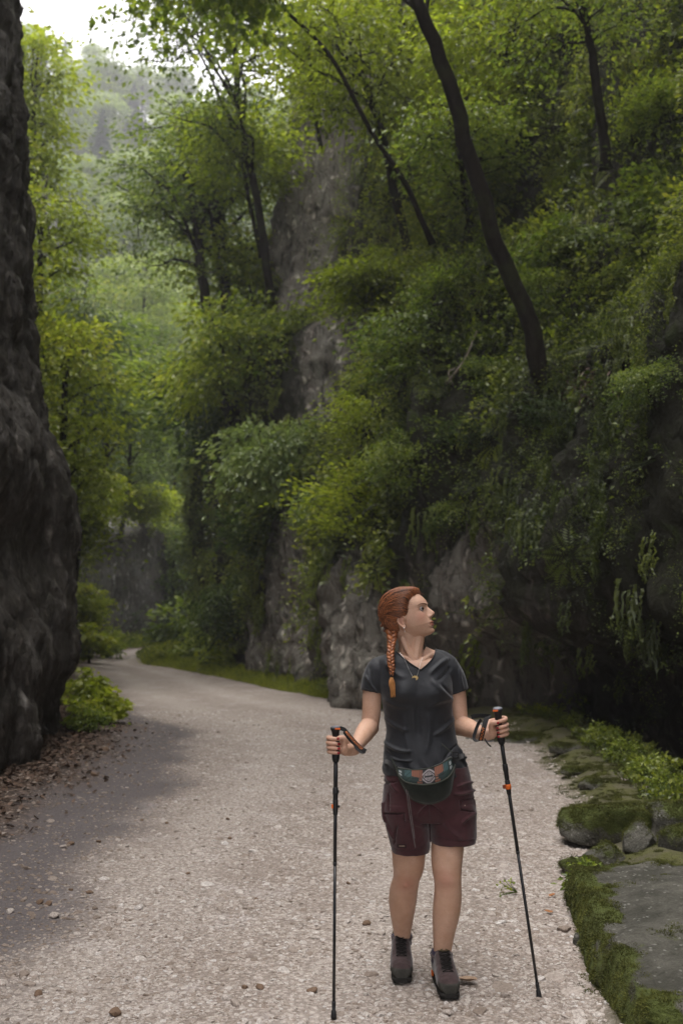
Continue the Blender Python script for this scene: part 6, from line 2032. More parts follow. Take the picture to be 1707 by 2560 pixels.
# ---- shirt
SHIRT = [(548, 520, 840), (560, 480, 865), (580, 440, 890), (610, 415, 905), (680, 415, 912), (760, 425, 915), (830, 448, 910), (900, 460, 912), (1000, 478, 926), (1060, 486, 934), (1110, 480, 942), (1160, 468, 958), (1200, 466, 972), (1250, 462, 990), (1300, 456, 1006), (1345, 470, 1018)]
SRY = [0.055, 0.068, 0.082, 0.093, 0.104, 0.114, 0.120, 0.113, 0.103, 0.100, 0.103, 0.110, 0.116, 0.122, 0.128, 0.130]
C, rx, ry = rows(z1, SHIRT, YB, SRY, 60)
pcs = [loft(C[::-1], rx[::-1], ry[::-1], 64, 2.35)]
pcs.append(tub([z1(600, 625, YB + 0.01), z1(540, 622, YB + 0.01), z1(470, 638, YB + 0.006), z1(425, 660, YB)], [0.040, 0.045, 0.047, 0.050], 18))
pcs.append(tub([z1(740, 610, YB + 0.01), z1(800, 600, YB + 0.01), z1(850, 614, YB + 0.006), z1(895, 650, YB)], [0.040, 0.046, 0.048, 0.050], 18))
pcs.append(tub([z1(480, 650, YB), z1(436, 668, YB), z1(404, 735, YB), z1(391, 806, YB)], [0.052, 0.056, 0.053, 0.0500], 24))
pcs.append(tub([z1(848, 640, YB), z1(886, 662, YB + 0.003), z1(930, 735, YB + 0.010), z1(955, 806, YB + 0.012)], [0.052, 0.056, 0.050, 0.0445], 24))
V, F = union('shirt', pcs, 0.0033, 9, fac=0.6)
px, py = to_px(V)
zx, zy = (px - 780) * 2.613, (py - 1420) * 2.613
# creases
N = vnormals(V, F)
fr = np.clip(-N[:, 1], 0, 1)
def crease(x0, y0, x1, y1, w, dpt, bend=0.0):
    L_ = math.hypot(x1 - x0, y1 - y0)
    tx, ty = (x1 - x0) / L_, (y1 - y0) / L_
    a = ((zx - x0) * tx + (zy - y0) * ty) / L_
    d = -(zx - x0) * ty + (zy - y0) * tx - bend * 4 * a * (1 - a)
    return 2.0 * dpt * np.exp(-(d / (0.8 * w)) ** 2) * sstep(-0.15, 0.15, a) * sstep(1.15, 0.85, a)
D = 0
for c_ in ((890, 590, 770, 690, 18, .004, 8), (900, 650, 810, 740, 16, -.003, -8), (900, 855, 780, 740, 18, .004, -10), (905, 830, 830, 760, 12, -.003, -6), (480, 620, 600, 720, 20, .004, 10),
           (470, 850, 620, 910, 22, .003, 14), (905, 860, 760, 905, 20, .003, 14), (480, 980, 620, 1060, 16, .004, 12), (925, 980, 800, 1090, 16, .004, -12), (480, 1140, 640, 1200, 13, .007, 18),
           (475, 1190, 620, 1270, 12, -.0035, 14), (520, 1235, 640, 1262, 9, .008, 10), (950, 1150, 860, 1260, 10, -.0035, 8), (960, 1180, 1005, 1300, 9, .006, 4), (940, 1230, 1000, 1250, 8, .006, 0),
           (600, 980, 650, 1230, 22, .003, 14), (760, 960, 740, 1200, 24, .003, -14), (690, 900, 700, 1100, 22, -.003, 8), (350, 700, 420, 810, 9, .004, 3), (370, 640, 400, 780, 8, -.003, 3), (960, 650, 985, 790, 8, .004, 3)):
    D = D + crease(*c_)
for bx in (598, 806):
    D = D + 0.026 * np.exp(-((zx - bx) / 78) ** 2 - ((zy - 815) / np.where(zy > 815, 62, 95)) ** 2) * (N[:, 1] < 0)
D = D + 0.0030 * fbm(V * [9, 9, 6], 3, seed=130) + 0.0012 * fbm(V * 30, 2, seed=131)
D = D + 0.006 * np.sin(zx / 17 + 3 * np.sin(zy / 60)) * sstep(1180, 1300, zy) * 0.5
V = V + N * D[:, None]
poly = [(548, 500), (560, 552), (588, 580), (640, 622), (708, 666), (762, 622), (796, 580), (806, 545), (808, 480), (700, 430), (600, 430)]
cx_, cy_ = zx[F].mean(1), zy[F].mean(1)
yc_ = V[F][:, :, 1].mean(1)
cut = in_poly(cx_, cy_, poly) & (yc_ < YB + 0.10)
hemcut = (cy_ > 1338) & (N[F][:, :, 2].mean(1) < -0.6)
V2, F2 = keep_faces(V, F, ~cut & ~hemcut)
shirt = part('shirt', V2, F2, M_shirt)
# neck band follows the opening on the cloth surface
bvS = BVHTree.FromPolygons([tuple(v) for v in V], F.tolist())
def on_shirt(x, y, lift=0.001, bv=None):
    d = ray(780 + x / 2.613, 1420 + y / 2.613).normalized()
    loc, nn, i, ds = (bv or bvS).ray_cast(Vector((0, 0, CAMZ)), d)
    if loc is None: return None
    return np.array(loc - d * lift)
edge = catmull([(549, 528), (560, 552), (588, 580), (640, 622), (708, 667)], 24).tolist() if False else None
def chain2(pts, n):
    pts = np.array([(a, b, 0) for a, b in pts], float)
    q = catmull(pts, n)
    out = [on_shirt(a, b) for a, b, _ in q]
    return np.array([o for o in out if o is not None])
A = Acc()
for pts in ([(545, 545), (565, 562), (600, 592), (650, 630), (709, 668)], [(709, 668), (755, 628), (790, 588), (805, 552), (808, 528)]):
    q = chain2(pts, 26)
    if len(q) > 3:
        V, F = tube_np(q, 0.0034, 8); A.add(V, F)
apart('neckband', A, [M_shirt_trim], shirt)
for pts in ([(345, 786), (370, 800), (395, 812), (425, 824)], [(925, 822), (945, 816), (970, 806), (985, 796)]):
    q = chain2(pts, 16)
    if len(q) > 3:
        A = Acc(); V, F = tube_np(q, 0.0028, 8); A.add(V, F)
        apart('sleeve_hem', A, [M_shirt_trim], shirt)

# ---- shorts
def zs(t): return t
PEL = [(520, 552, 1172), (600, 545, 1190), (700, 538, 1206), (780, 530, 1220), (860, 524, 1234), (930, 540, 1234)]
C, rx, ry = rows(z3, PEL, YB, [0.118, 0.122, 0.124, 0.122, 0.115, 0.095], 24)
pcs = [loft(C[::-1], rx[::-1], ry[::-1], 56, 2.5)]
SL = [(800, 526, 872), (860, 523, 876), (960, 549, 877), (1060, 574, 884), (1120, 590, 889), (1168, 602, 880)]
SR = [(800, 884, 1226), (860, 884, 1236), (960, 886, 1236), (1040, 889, 1238), (1085, 892, 1234), (1102, 900, 1226)]
C, rx, ry = rows(z3, SL, [4.42, 4.42, 4.425, 4.43, 4.435, 4.44], [0.108, 0.106, 0.102, 0.099, 0.097, 0.096], 24)
pcs.append(loft(C[::-1], rx[::-1], ry[::-1], 44, 2.3))
C, rx, ry = rows(z3, SR, [4.42, 4.42, 4.415, 4.41, 4.405, 4.405], [0.108, 0.106, 0.102, 0.099, 0.097, 0.096], 24)
pcs.append(loft(C[::-1], rx[::-1], ry[::-1], 44, 2.3))
pcs.append(tub([z3(548, 800, YB - 0.03), z3(556, 900, YB - 0.035), z3(566, 950, YB - 0.035)], [0.018, 0.020, 0.016], 14))      # cargo pockets
pcs.append(tub([z3(1195, 760, YB - 0.03), z3(1200, 830, YB - 0.035), z3(1198, 880, YB - 0.035)], [0.016, 0.020, 0.014], 14))
V, F = union('shorts', pcs, 0.0035, 3)
px, py = to_px(V)
zx, zy = (px - 780) * 3.015, (py - 1740) * 3.015
N = vnormals(V, F)
D = 0
for c_ in ((1235, 700, 1080, 740, 12, .006, -10), (1220, 650, 1100, 680, 10, .005, 8), (1230, 880, 1130, 960, 12, .005, 8), (530, 650, 640, 640, 10, -.005, 8), (560, 600, 640, 720, 12, .004, 5),
           (885, 820, 800, 900, 14, -.005, 8), (885, 820, 980, 900, 14, -.005, -8), (640, 980, 622, 1110, 8, -.005, 6), (575, 740, 580, 860, 8, -.004, 3), (540, 885, 690, 888, 6, -.006, 4), (690, 888, 705, 960, 6, -.005, 4),
           (700, 900, 860, 1000, 20, .004, 10), (1000, 950, 1120, 1080, 22, .004, 10), (560, 960, 620, 1080, 12, .004, 4), (1115, 790, 1235, 770, 5, -.005, 0), (1115, 790, 1120, 860, 5, -.004, 0), (1120, 862, 1210, 870, 5, -.005, 0)):
    D = D + crease(*c_)
D = D + 0.0030 * fbm(V * [11, 11, 8], 3, seed=140) + 0.0013 * fbm(V * 38, 2, seed=141)
V = V + N * D[:, None]
shorts = part('shorts', V, F, M_shorts)
bvSh = BVHTree.FromPolygons([tuple(v) for v in V], F.tolist())
def on_short(x, y, lift=0.0012):
    d = ray(780 + x / 3.015, 1740 + y / 3.015).normalized()
    loc, nn, i, ds = bvSh.ray_cast(Vector((0, 0, CAMZ)), d)
    return None if loc is None else np.array(loc - d * lift)
def seam(name, pts, r_=0.0012, mat=None, n=20, parent=None, lift=0.0008):
    q = catmull([(a, b, 0) for a, b in pts], n)
    q = [on_short(a, b, lift) for a, b, _ in q]
    q = np.array([v for v in q if v is not None])
    if len(q) > 3:
        A = Acc(); V, F = tube_np(q, r_, 6); A.add(V, F)
        apart(name, A, [mat or M_shorts_seam], parent or shorts)
seam('seam', [(882, 818), (884, 880), (884, 950)])
seam('pocket_seam', [(545, 885), (600, 886), (670, 885), (692, 895), (700, 940)], 0.0016)
seam('pocket_seam', [(582, 700), (578, 780), (580, 860)])
seam('pocket_seam', [(645, 985), (626, 1030), (622, 1100)], 0.0016)
seam('pocket_seam', [(1120, 775), (1128, 800), (1128, 850), (1180, 866), (1228, 868)], 0.0016)
seam('hem', [(600, 1140), (650, 1162), (720, 1170), (800, 1150), (868, 1108)], 0.0010)
seam('hem', [(900, 1045), (960, 1062), (1060, 1086), (1150, 1090), (1222, 1076)], 0.0010)
def decal(name, x0, y0, x1, y1, mat, nx=6, ny=3, lift=0.0016, f=on_short, parent=None):
    G = [[f(x, y, lift) for y in np.linspace(y0, y1, ny)] for x in np.linspace(x0, x1, nx)]
    V = np.array([g for row in G for g in row])
    return part(name, V, grid_faces(nx, ny), mat, parent or shorts)
decal('label_patch', 640, 1118, 712, 1146, M_shorts_seam)
tm = plain('label_thread', (0.35, 0.28, 0.22), 0.8)
for i in range(5): decal('stitched_letter', 656 + i * 9, 1126, 661 + i * 9, 1136, tm, 3, 2, 0.0022)
decal('button', 1146, 820, 1154, 830, tm, 3, 3)
# ---- boots
def boot(heel, toe, ankle_top, w_, flip, lace_side):
    """heel, toe: ground points; ankle_top: centre of the collar"""
    heel, toe = np.array(heel, float), np.array(toe, float)
    gzv = 0.006
    heel[2] = toe[2] = gzv
    ax = toe - heel; L_ = np.linalg.norm(ax); ax /= L_
    sd = np.cross(ax, [0, 0, 1.0])
    t = np.linspace(0, 1, 16)
    hw = np.interp(t, [0, .06, .25, .5, .72, .88, .96, 1], [.62, .80, .86, .88, 1.0, .98, .84, .58]) * w_
    ht = np.interp(t, [0, .06, .3, .45, .6, .75, .88, .96, 1], [.09, .12, .150, .138, .108, .083, .070, .058, .042])
    C = heel + ax * (t * L_)[:, None] + np.array([0, 0, 1]) * (0.016 + ht / 2)[:, None]
    up = loft(C, hw, ht / 2, 30, 2.4, ex=sd, ey=np.array([0, 0, 1.0]))
    A_ = heel + ax * L_ * 0.27
    sh = catmull([A_ + [0, 0, 0.05], A_ + [0, 0, 0.10], ankle_top * 0.5 + (A_ + [0, 0, 0.10]) * 0.5 + ax * 0.004, ankle_top], 12)
    shaft = loft(sh, np.linspace(0.040, 0.0465, 12), np.linspace(0.056, 0.052, 12), 30, 2.2, ex=sd, ey=ax)
    tongue = tub([A_ + ax * 0.090 + [0, 0, 0.075], A_ + ax * 0.060 + [0, 0, 0.110], A_ * 0.5 + ankle_top * 0.5 + ax * 0.040 + [0, 0, 0.03], ankle_top + ax * 0.026 - [0, 0, 0.008]], [0.036, 0.034, 0.031, 0.028], 14)
    root = (heel + toe) / 2
    V, F = union('boot', [up, shaft, tongue], 0.003, 3)
    N = vnormals(V, F)
    V = V + N * (0.0022 * fbm(V * 28, 3, seed=150) + 0.001 * fbm(V * 90, 2, seed=151))[:, None]
    Vc = V
    f_ax = ((V - heel) @ ax) / L_
    zz = V[:, 2]
    cf = f_ax[F].mean(1); cz = zz[F].mean(1); cs = ((V - heel) @ sd)[F].mean(1)
    mi = np.zeros(len(F), int)
    mi[(cf > 0.86) & (cz < 0.066)] = 1
    mi[(cz < 0.042)] = 1
    mi[(np.abs(cs) < 0.024) & (cf < 0.76) & (N[F].mean(1) @ ax > 0.05) & (cz > 0.075)] = 2
    bo = part('boot', V, F, [M_boot, M_toe, M_boot_dark], mi=mi)
    bv = BVHTree.FromPolygons([tuple(v) for v in V], F.tolist())
    # sole with lugs
    t = np.linspace(0, 1, 22)
    hw2 = np.interp(t, [0, .05, .25, .5, .72, .88, .96, 1], [.54, .75, .80, .80, .91, .90, .80, .54]) * w_
    C = heel - ax * 0.004 + ax * (t * (L_ + 0.008))[:, None] + [0, 0, 0.014]
    V1, F1 = loft(C, hw2, np.interp(t, [0, .9, 1], [0.011, 0.012, 0.009]), 30, 3.2, ex=sd, ey=np.array([0, 0, 1.0]))
    A = Acc(); A.add(V1, F1)
    for k in range(9):
        for s_ in (-1, 1):
            tt = 0.05 + k * 0.108
            hh = np.interp(tt, t, hw2)
            Vb, Fb = box_np(heel + ax * tt * L_ + sd * s_ * (hh - 0.013) + [0, 0, 0.005], (0.007, 0.008, 0.007), np.stack([sd, ax, [0, 0, 1.0]], 1))
            A.add(Vb, Fb)
    for s_ in (-1, 0, 1):
        Vb, Fb = box_np(toe + ax * 0.002 + sd * s_ * 0.016 + [0, 0, 0.012], (0.005, 0.004, 0.007), np.stack([sd, ax, [0, 0, 1.0]], 1)); A.add(Vb, Fb)
    apart('sole', A, [M_sole], bo, smooth=False)
    # collar and sock
    a = np.linspace(0, 2 * np.pi, 29)
    ring = np.array([ankle_top + sd * 0.0420 * math.cos(q) + ax * 0.047 * math.sin(q) + [0, 0, -0.006 * math.sin(q)] for q in a])
    A = Acc(); V, F = tube_np(ring, 0.0070, 10); A.add(V, F)
    apart('collar', A, [M_boot], bo)
    V, F = loft(catmull([ankle_top - [0, 0, 0.03], ankle_top + [0, 0, 0.0], ankle_top + [0, 0, 0.008 + flip]], 8), [.044, .044, .044, .0435, .043, .043, .0425, .042], .045, 26, 2.0)
    V = V + 0.0007 * np.sin(np.arctan2(V[:, 1] - ankle_top[1], V[:, 0] - ankle_top[0]) * 40)[:, None] * np.array([1, 1, 0])
    part('sock', V, F, M_sock, bo)
    # laces
    cdir = -(ax * math.cos(R(28)) + np.array([0, 0, 1.0]) * math.sin(R(28)))
    def surf(z, s, lift=0.002):
        tgt = A_ + sd * s + [0, 0, z]
        loc, nn, i, ds = bv.ray_cast(Vector(tgt - cdir * 0.5), Vector(cdir))
        return np.array(loc) + np.array(nn) * lift if loc is not None else tgt
    fs = [0.020, 0.040, 0.060, 0.080, 0.100, 0.120, 0.138, 0.156]
    for k in range(len(fs)):
        A = Acc()
        w2 = 0.0215
        q = np.array([surf(fs[k], s, 0.0022) for s in np.linspace(-w2, w2, 9)])
        V, F = tube_np(q, 0.0015, 6); A.add(V, F)
        if k + 1 < len(fs):
            for s_ in (-1, 1):
                q = np.array([surf(fs[k] + (fs[k + 1] - fs[k]) * u_, s_ * w2 * (1 - 2 * u_), 0.0040) for u_ in np.linspace(0, 1, 9)])
                V, F = tube_np(q, 0.0017, 6); A.add(V, F)
        apart('lace', A, [M_lace if k > 4 else M_laced], bo)
    kn = surf(0.160, 0, 0.005)
    A = Acc()
    V, F = sph(kn, 0.006, 2); A.add(V, F)
    for s_ in (-1, 1):
        V, F = tube_np(catmull([kn, kn + sd * s_ * 0.022 + ax * 0.012 + [0, 0, 0.006], kn + sd * s_ * 0.036 + ax * 0.012 - [0, 0, 0.014], kn + sd * s_ * 0.016 + ax * 0.010 - [0, 0, 0.010], kn], 20), 0.0017, 6); A.add(V, F)
        V, F = tube_np(catmull([kn, kn + sd * s_ * 0.014 + ax * 0.012 - [0, 0, 0.012], kn + sd * s_ * 0.024 + ax * 0.026 - [0, 0, 0.034]], 12), 0.0015, 6); A.add(V, F)
    q = kn + sd * lace_side * 0.045
    V, F = tube_np(catmull([kn, q + ax * 0.005, q + sd * lace_side * 0.018 - [0, 0, 0.022]], 12), 0.0015, 6); A.add(V, F)
    apart('lace_bow', A, [M_lace], bo)
    return bo, heel, ax, sd
tL, tR = np.array(on_ground(1004, 2463)), np.array(on_ground(1126, 2503))
hL = tL + np.array([0.012, 0.265, 0]); hR = tR + np.array([-0.022, 0.25, 0])
# sd = cross(ax, z): for a boot pointing at the camera this is image left
b1 = boot(hL, tL, zl(335, 1365, 4.598), 0.0495, 0.0, -1)
b2 = boot(hR, tR, zl(852, 1600, 4.412), 0.0480, 0.010, -1)
V, F = box_np(b2[1] + b2[2] * 0.035 + b2[3] * 0.036 + [0, 0, 0.032], (0.004, 0.009, 0.010), np.stack([b2[3], b2[2], [0, 0, 1.0]], 1))
part('heel_tab', V, F, M_orange, b2[0], smooth=False)

# ---- waist bag (belongs to nobody's clothing: a thing of its own)
bag_o = z3(860, 650, YB - 0.16)
bag = empty('waist_bag', bag_o, 'dark green half moon waist bag with a patterned woven panel, worn over the shorts', 'bag')
def crv(tab):
    a = np.array(tab, float)
    return catmull(np.c_[a, np.zeros(len(a))], 61)[:, :2]
TOPC = crv([(628, 532), (650, 545), (700, 552), (780, 556), (860, 549), (930, 528), (990, 500), (1030, 474), (1052, 466)])
MIDC = crv([(636, 560), (655, 600), (700, 645), (780, 664), (860, 667), (940, 655), (1010, 622), (1050, 580), (1075, 520)])
BOTC = crv([(636, 566), (662, 640), (716, 740), (780, 794), (870, 815), (970, 792), (1040, 735), (1062, 640), (1078, 520)])
def bag_sheet(Ca, Cb, b0, b1, nv=16, ub=0.7, off=0.0):
    u = np.linspace(0, 1, 61)
    sh = np.sin(np.pi * u) ** ub
    G = np.empty((61, nv, 3))
    for j in range(nv):
        v = j / (nv - 1)
        c = Ca * (1 - v) + Cb * v
        dep = YB - 0.118 - off - sh * (b0(v)) - b1
        for i in range(61):
            G[i, j] = z3(c[i, 0], c[i, 1], dep[i])
    return G
Gt = bag_sheet(TOPC, MIDC, lambda v: 0.012 + 0.040 * math.sin(v * math.pi / 2), 0.004, 40)
Gb = bag_sheet(MIDC, BOTC, lambda v: 0.050 * max(0.0, math.cos(v * math.pi / 2)) ** 0.6 + 0.003, 0.002, 22)
Gb += 0.0025 * np.stack([np.zeros(61 * 22), fbm(Gb.reshape(-1, 3) * 22, 3, seed=161), np.zeros(61 * 22)], 1).reshape(61, 22, 3)
def pat(u, v):
    """woven print on the panel: teal ground, coral blocks, pale eye in the middle"""
    c = np.array([0.022, 0.034, 0.033])
    x = (u - 0.53) / 0.10; y = (v - 0.5) / 0.42
    d = abs(x) + 0
    if abs(u - 0.53) < 0.075:
        c = np.array([0.02, 0.02, 0.022])
        e = (abs(x) ** 1.3 + abs(y * 0.9) ** 1.3) ** (1 / 1.3)
        if 0.80 < e < 1.02 or 0.55 < e < 0.66: c = np.array([0.24, 0.215, 0.22])
        if e < 0.52 and (math.cos(x * 38) > 0.0) and abs(y) > 0.10: c = np.array([0.26, 0.235, 0.24])
    elif abs(u - 0.53) < 0.20:
        if v < 0.55 - 0.6 * (abs(u - 0.53) - 0.075) or v > 0.82 and abs(u - 0.53) < 0.14: c = np.array([0.20, 0.085, 0.055]) if (int(u * 130) % 3) else np.array([0.09, 0.045, 0.035])
        if 0.55 < v < 0.75 and abs(abs(u - 0.53) - 0.10) < 0.015: c = np.array([0.20, 0.09, 0.06])
        if abs(v - 0.62) < 0.03: c = np.array([0.012, 0.013, 0.012])
    elif 0.24 < u < 0.34 or 0.72 < u < 0.82:
        c = np.array([0.040, 0.075, 0.078]) if v < 0.55 else np.array([0.022, 0.040, 0.036])
        if (int(u * 90) + int(v * 14)) % 5 == 0: c = c * 0.5
    if (0.13 < u < 0.19 or 0.86 < u < 0.92) and (0.18 < v < 0.42 or 0.52 < v < 0.72) and int(u * 150) % 3: c = np.array([0.36, 0.38, 0.38])
    if v < 0.05 or v > 0.93: c = np.array([0.015, 0.019, 0.014])
    return c
fu = np.linspace(0, 1, 181)
Gp = np.stack([np.stack([np.interp(fu, np.linspace(0, 1, 61), Gt[:, j, c]) for c in range(3)], 1) for j in range(40)], 1)
cols = np.array([np.r_[pat(fu[i], j / 39), 1] for i in range(181) for j in range(40)])
mp = NT('woven_print')
cc = mp.n('Attribute', attribute_name='print').outputs['Color']
mp.bsdf(mp.mix(mp.ramp(mp.noise(mp.geo(), 900, 2, 0.6), [(0.3, 0.35), (0.6, 0)]), cc, (0.01, 0.01, 0.01)), 0.85, mp.bump(mp.noise(mp.geo(), 700, 2), 0.3, 0.002), 0.2)
part('patterned_panel', Gp.reshape(-1, 3), grid_faces(181, 40), mp.m, bag, root=bag_o, attrs={'print': ('POINT', cols)})
front = part('bag_pouch', Gb.reshape(-1, 3), grid_faces(61, 22), M_bag, bag, root=bag_o)
Gk = np.stack([Gt[:, 0], Gt[:, 0] + [0, 0.030, 0.004], np.stack([Gb[:, -1, 0], np.full(61, YB - 0.09), Gb[:, -1, 2] + 0.01], 1), Gb[:, -1]], 1)
part('bag_back', Gk.reshape(-1, 3), grid_faces(61, 4), M_bag, bag, root=bag_o)
for G_, nm in ((Gt[:, 0], 'piping'), (Gt[:, -1] - [0, 0.002, 0], 'zip'), (Gb[:, -1], 'piping')):
    A = Acc(); V, F = tube_np(G_, 0.0026 if nm == 'piping' else 0.0030, 8); A.add(V, F)
    apart(nm, A, [M_piping], bag, root=bag_o)
A = Acc(); V, F = sph(z3(700, 655, YB - 0.150), (0.004, 0.003, 0.008), 2); A.add(V, F)
apart('zip_pull', A, [M_silver], bag, root=bag_o)
A = Acc(); V, F = sph(z3(642, 566, YB - 0.136), (0.0022, 0.002, 0.0022), 2); A.add(V, F)
apart('rivet', A, [M_gold], bag, root=bag_o)

def ribbon(pts, wd, w, th=0.0016, n=30):
    """flat webbing along pts, wd width directions (one or per point)"""
    q = catmull(pts, n)
    wd = np.asarray(wd, float)
    if wd.ndim == 1: wd = np.tile(wd, (2, 1))
    W_ = np.stack([np.interp(np.linspace(0, 1, n), np.linspace(0, 1, len(wd)), wd[:, c]) for c in range(3)], 1)
    T_ = np.gradient(q, axis=0); T_ /= np.linalg.norm(T_, axis=1)[:, None]
    W_ = W_ - T_ * (W_ * T_).sum(1)[:, None]
    W_ /= np.linalg.norm(W_, axis=1)[:, None]
    N_ = np.cross(T_, W_)
    a, b = W_ * w / 2, N_ * th / 2
    V = np.stack([q - a - b, q + a - b, q + a + b, q - a + b], 1).reshape(-1, 3)
    i, j = np.meshgrid(np.arange(n - 1), np.arange(4), indexing='ij')
    j2 = (j + 1) % 4
    F = np.stack([i * 4 + j, i * 4 + j2, (i + 1) * 4 + j2, (i + 1) * 4 + j], -1).reshape(-1, 4)
    F = np.concatenate([F, [[3, 2, 1, 0], [4 * n - 4, 4 * n - 3, 4 * n - 2, 4 * n - 1]]])
    return V, F, q, W_, N_, T_
def strap(name, pts, wd, w, parent, root, mat=None, th=0.0016, n=30):
    V, F, q, W_, N_, T_ = ribbon(pts, wd, w, th, n)
    part(name, V, F, mat or M_strap, parent, root=root, smooth=False)
    return q, W_, N_, T_
strap('belt', [z3(640, 545, YB - 0.135), z3(610, 530, YB - 0.122), z3(572, 500, YB - 0.09), z3(545, 490, YB - 0.03)], [0.2, 0, 1], 0.018, bag, bag_o)
strap('belt', [z3(1055, 490, YB - 0.135), z3(1085, 480, YB - 0.125), z3(1120, 455, YB - 0.095), z3(1150, 450, YB - 0.04)], [-0.3, 0, 1], 0.020, bag, bag_o)
strap('belt_end', [z3(1065, 440, YB - 0.140), z3(1040, 415, YB - 0.135), z3(1005, 385, YB - 0.128), z3(975, 360, YB - 0.122)], [0.6, 0, 1], 0.004, bag, bag_o, M_piping)
A = Acc()
for dx in (-0.010, 0.010):
    V, F = box_np(z3(1080, 445, YB - 0.143) + [dx, 0, 0], (0.0025, 0.003, 0.013)); A.add(V, F)
for dz in (-0.012, 0, 0.012):
    V, F = box_np(z3(1080, 445, YB - 0.1432) + [0, 0, dz], (0.012, 0.0028, 0.0022)); A.add(V, F)
apart('buckle', A, [M_rubber], bag, root=bag_o, smooth=False)
for k, pts in enumerate(([(700, 660), (716, 760), (735, 900), (762, 1060), (778, 1142)], [(706, 665), (728, 760), (748, 900), (768, 1040), (772, 1075)])):
    q = [z3(a, b, YB - 0.148 + 0.012 * (i > 1)) for i, (a, b) in enumerate(pts)]
    strap('hanging_cord', q, [1, 0, 0.1], 0.0034, bag, bag_o, plain('cord_grey', (0.13, 0.11, 0.11), 0.8))
strap('hanging_cord', [z3(600, 470, YB - 0.14), z3(640, 560, YB - 0.145), z3(668, 640, YB - 0.150), z3(700, 690, YB - 0.152)], [1, 0, 0.1], 0.005, bag, bag_o, M_piping)

# ---- trekking poles
def text_mesh(s, size):
    cu = bpy.data.curves.new('txt', 'FONT')
    cu.body = s; cu.size = size; cu.extrude = 0.0; cu.space_character = 1.12
    cu.align_x = 'LEFT'; cu.align_y = 'CENTER'; cu.resolution_u = 3; cu.offset = 0.0003
    o = bpy.data.objects.new('tmp', cu); sc.collection.objects.link(o)
    me = bpy.data.meshes.new_from_object(o.evaluated_get(bpy.context.evaluated_depsgraph_get()))
    V = np.array([v.co[:] for v in me.vertices]); F = [list(p_.vertices) for p_ in me.polygons]
    bpy.data.objects.remove(o); bpy.data.curves.remove(cu)
    return V, F
def lettering(s, size, q, W_, N_, T_, start, flip, parent, root, sgn=1, lift=0.0016):
    """print on webbing: x runs along the strap, y across it"""
    V, F = text_mesh(s, size)
    L_ = np.r_[0, np.cumsum(np.linalg.norm(np.diff(q, axis=0), axis=1))]
    x = start + V[:, 0] * flip
    g = lambda A_: np.stack([np.interp(x, L_, A_[:, c]) for c in range(3)], 1)
    c, w, nn = g(q), g(W_), g(N_)
    tocam = np.sign((nn * (np.array([0, 0, CAMZ]) - c)).sum(1))[:, None]
    P_ = c + w * (V[:, 1] * sgn)[:, None] + nn * tocam * lift - root
    me = bpy.data.meshes.new('lettering')
    me.from_pydata([tuple(v) for v in P_], [], F)
    me.materials.append(M_letter)
    obj('lettering', me, parent)
M_letter = plain('strap_print', (0.62, 0.20, 0.07), 0.6)

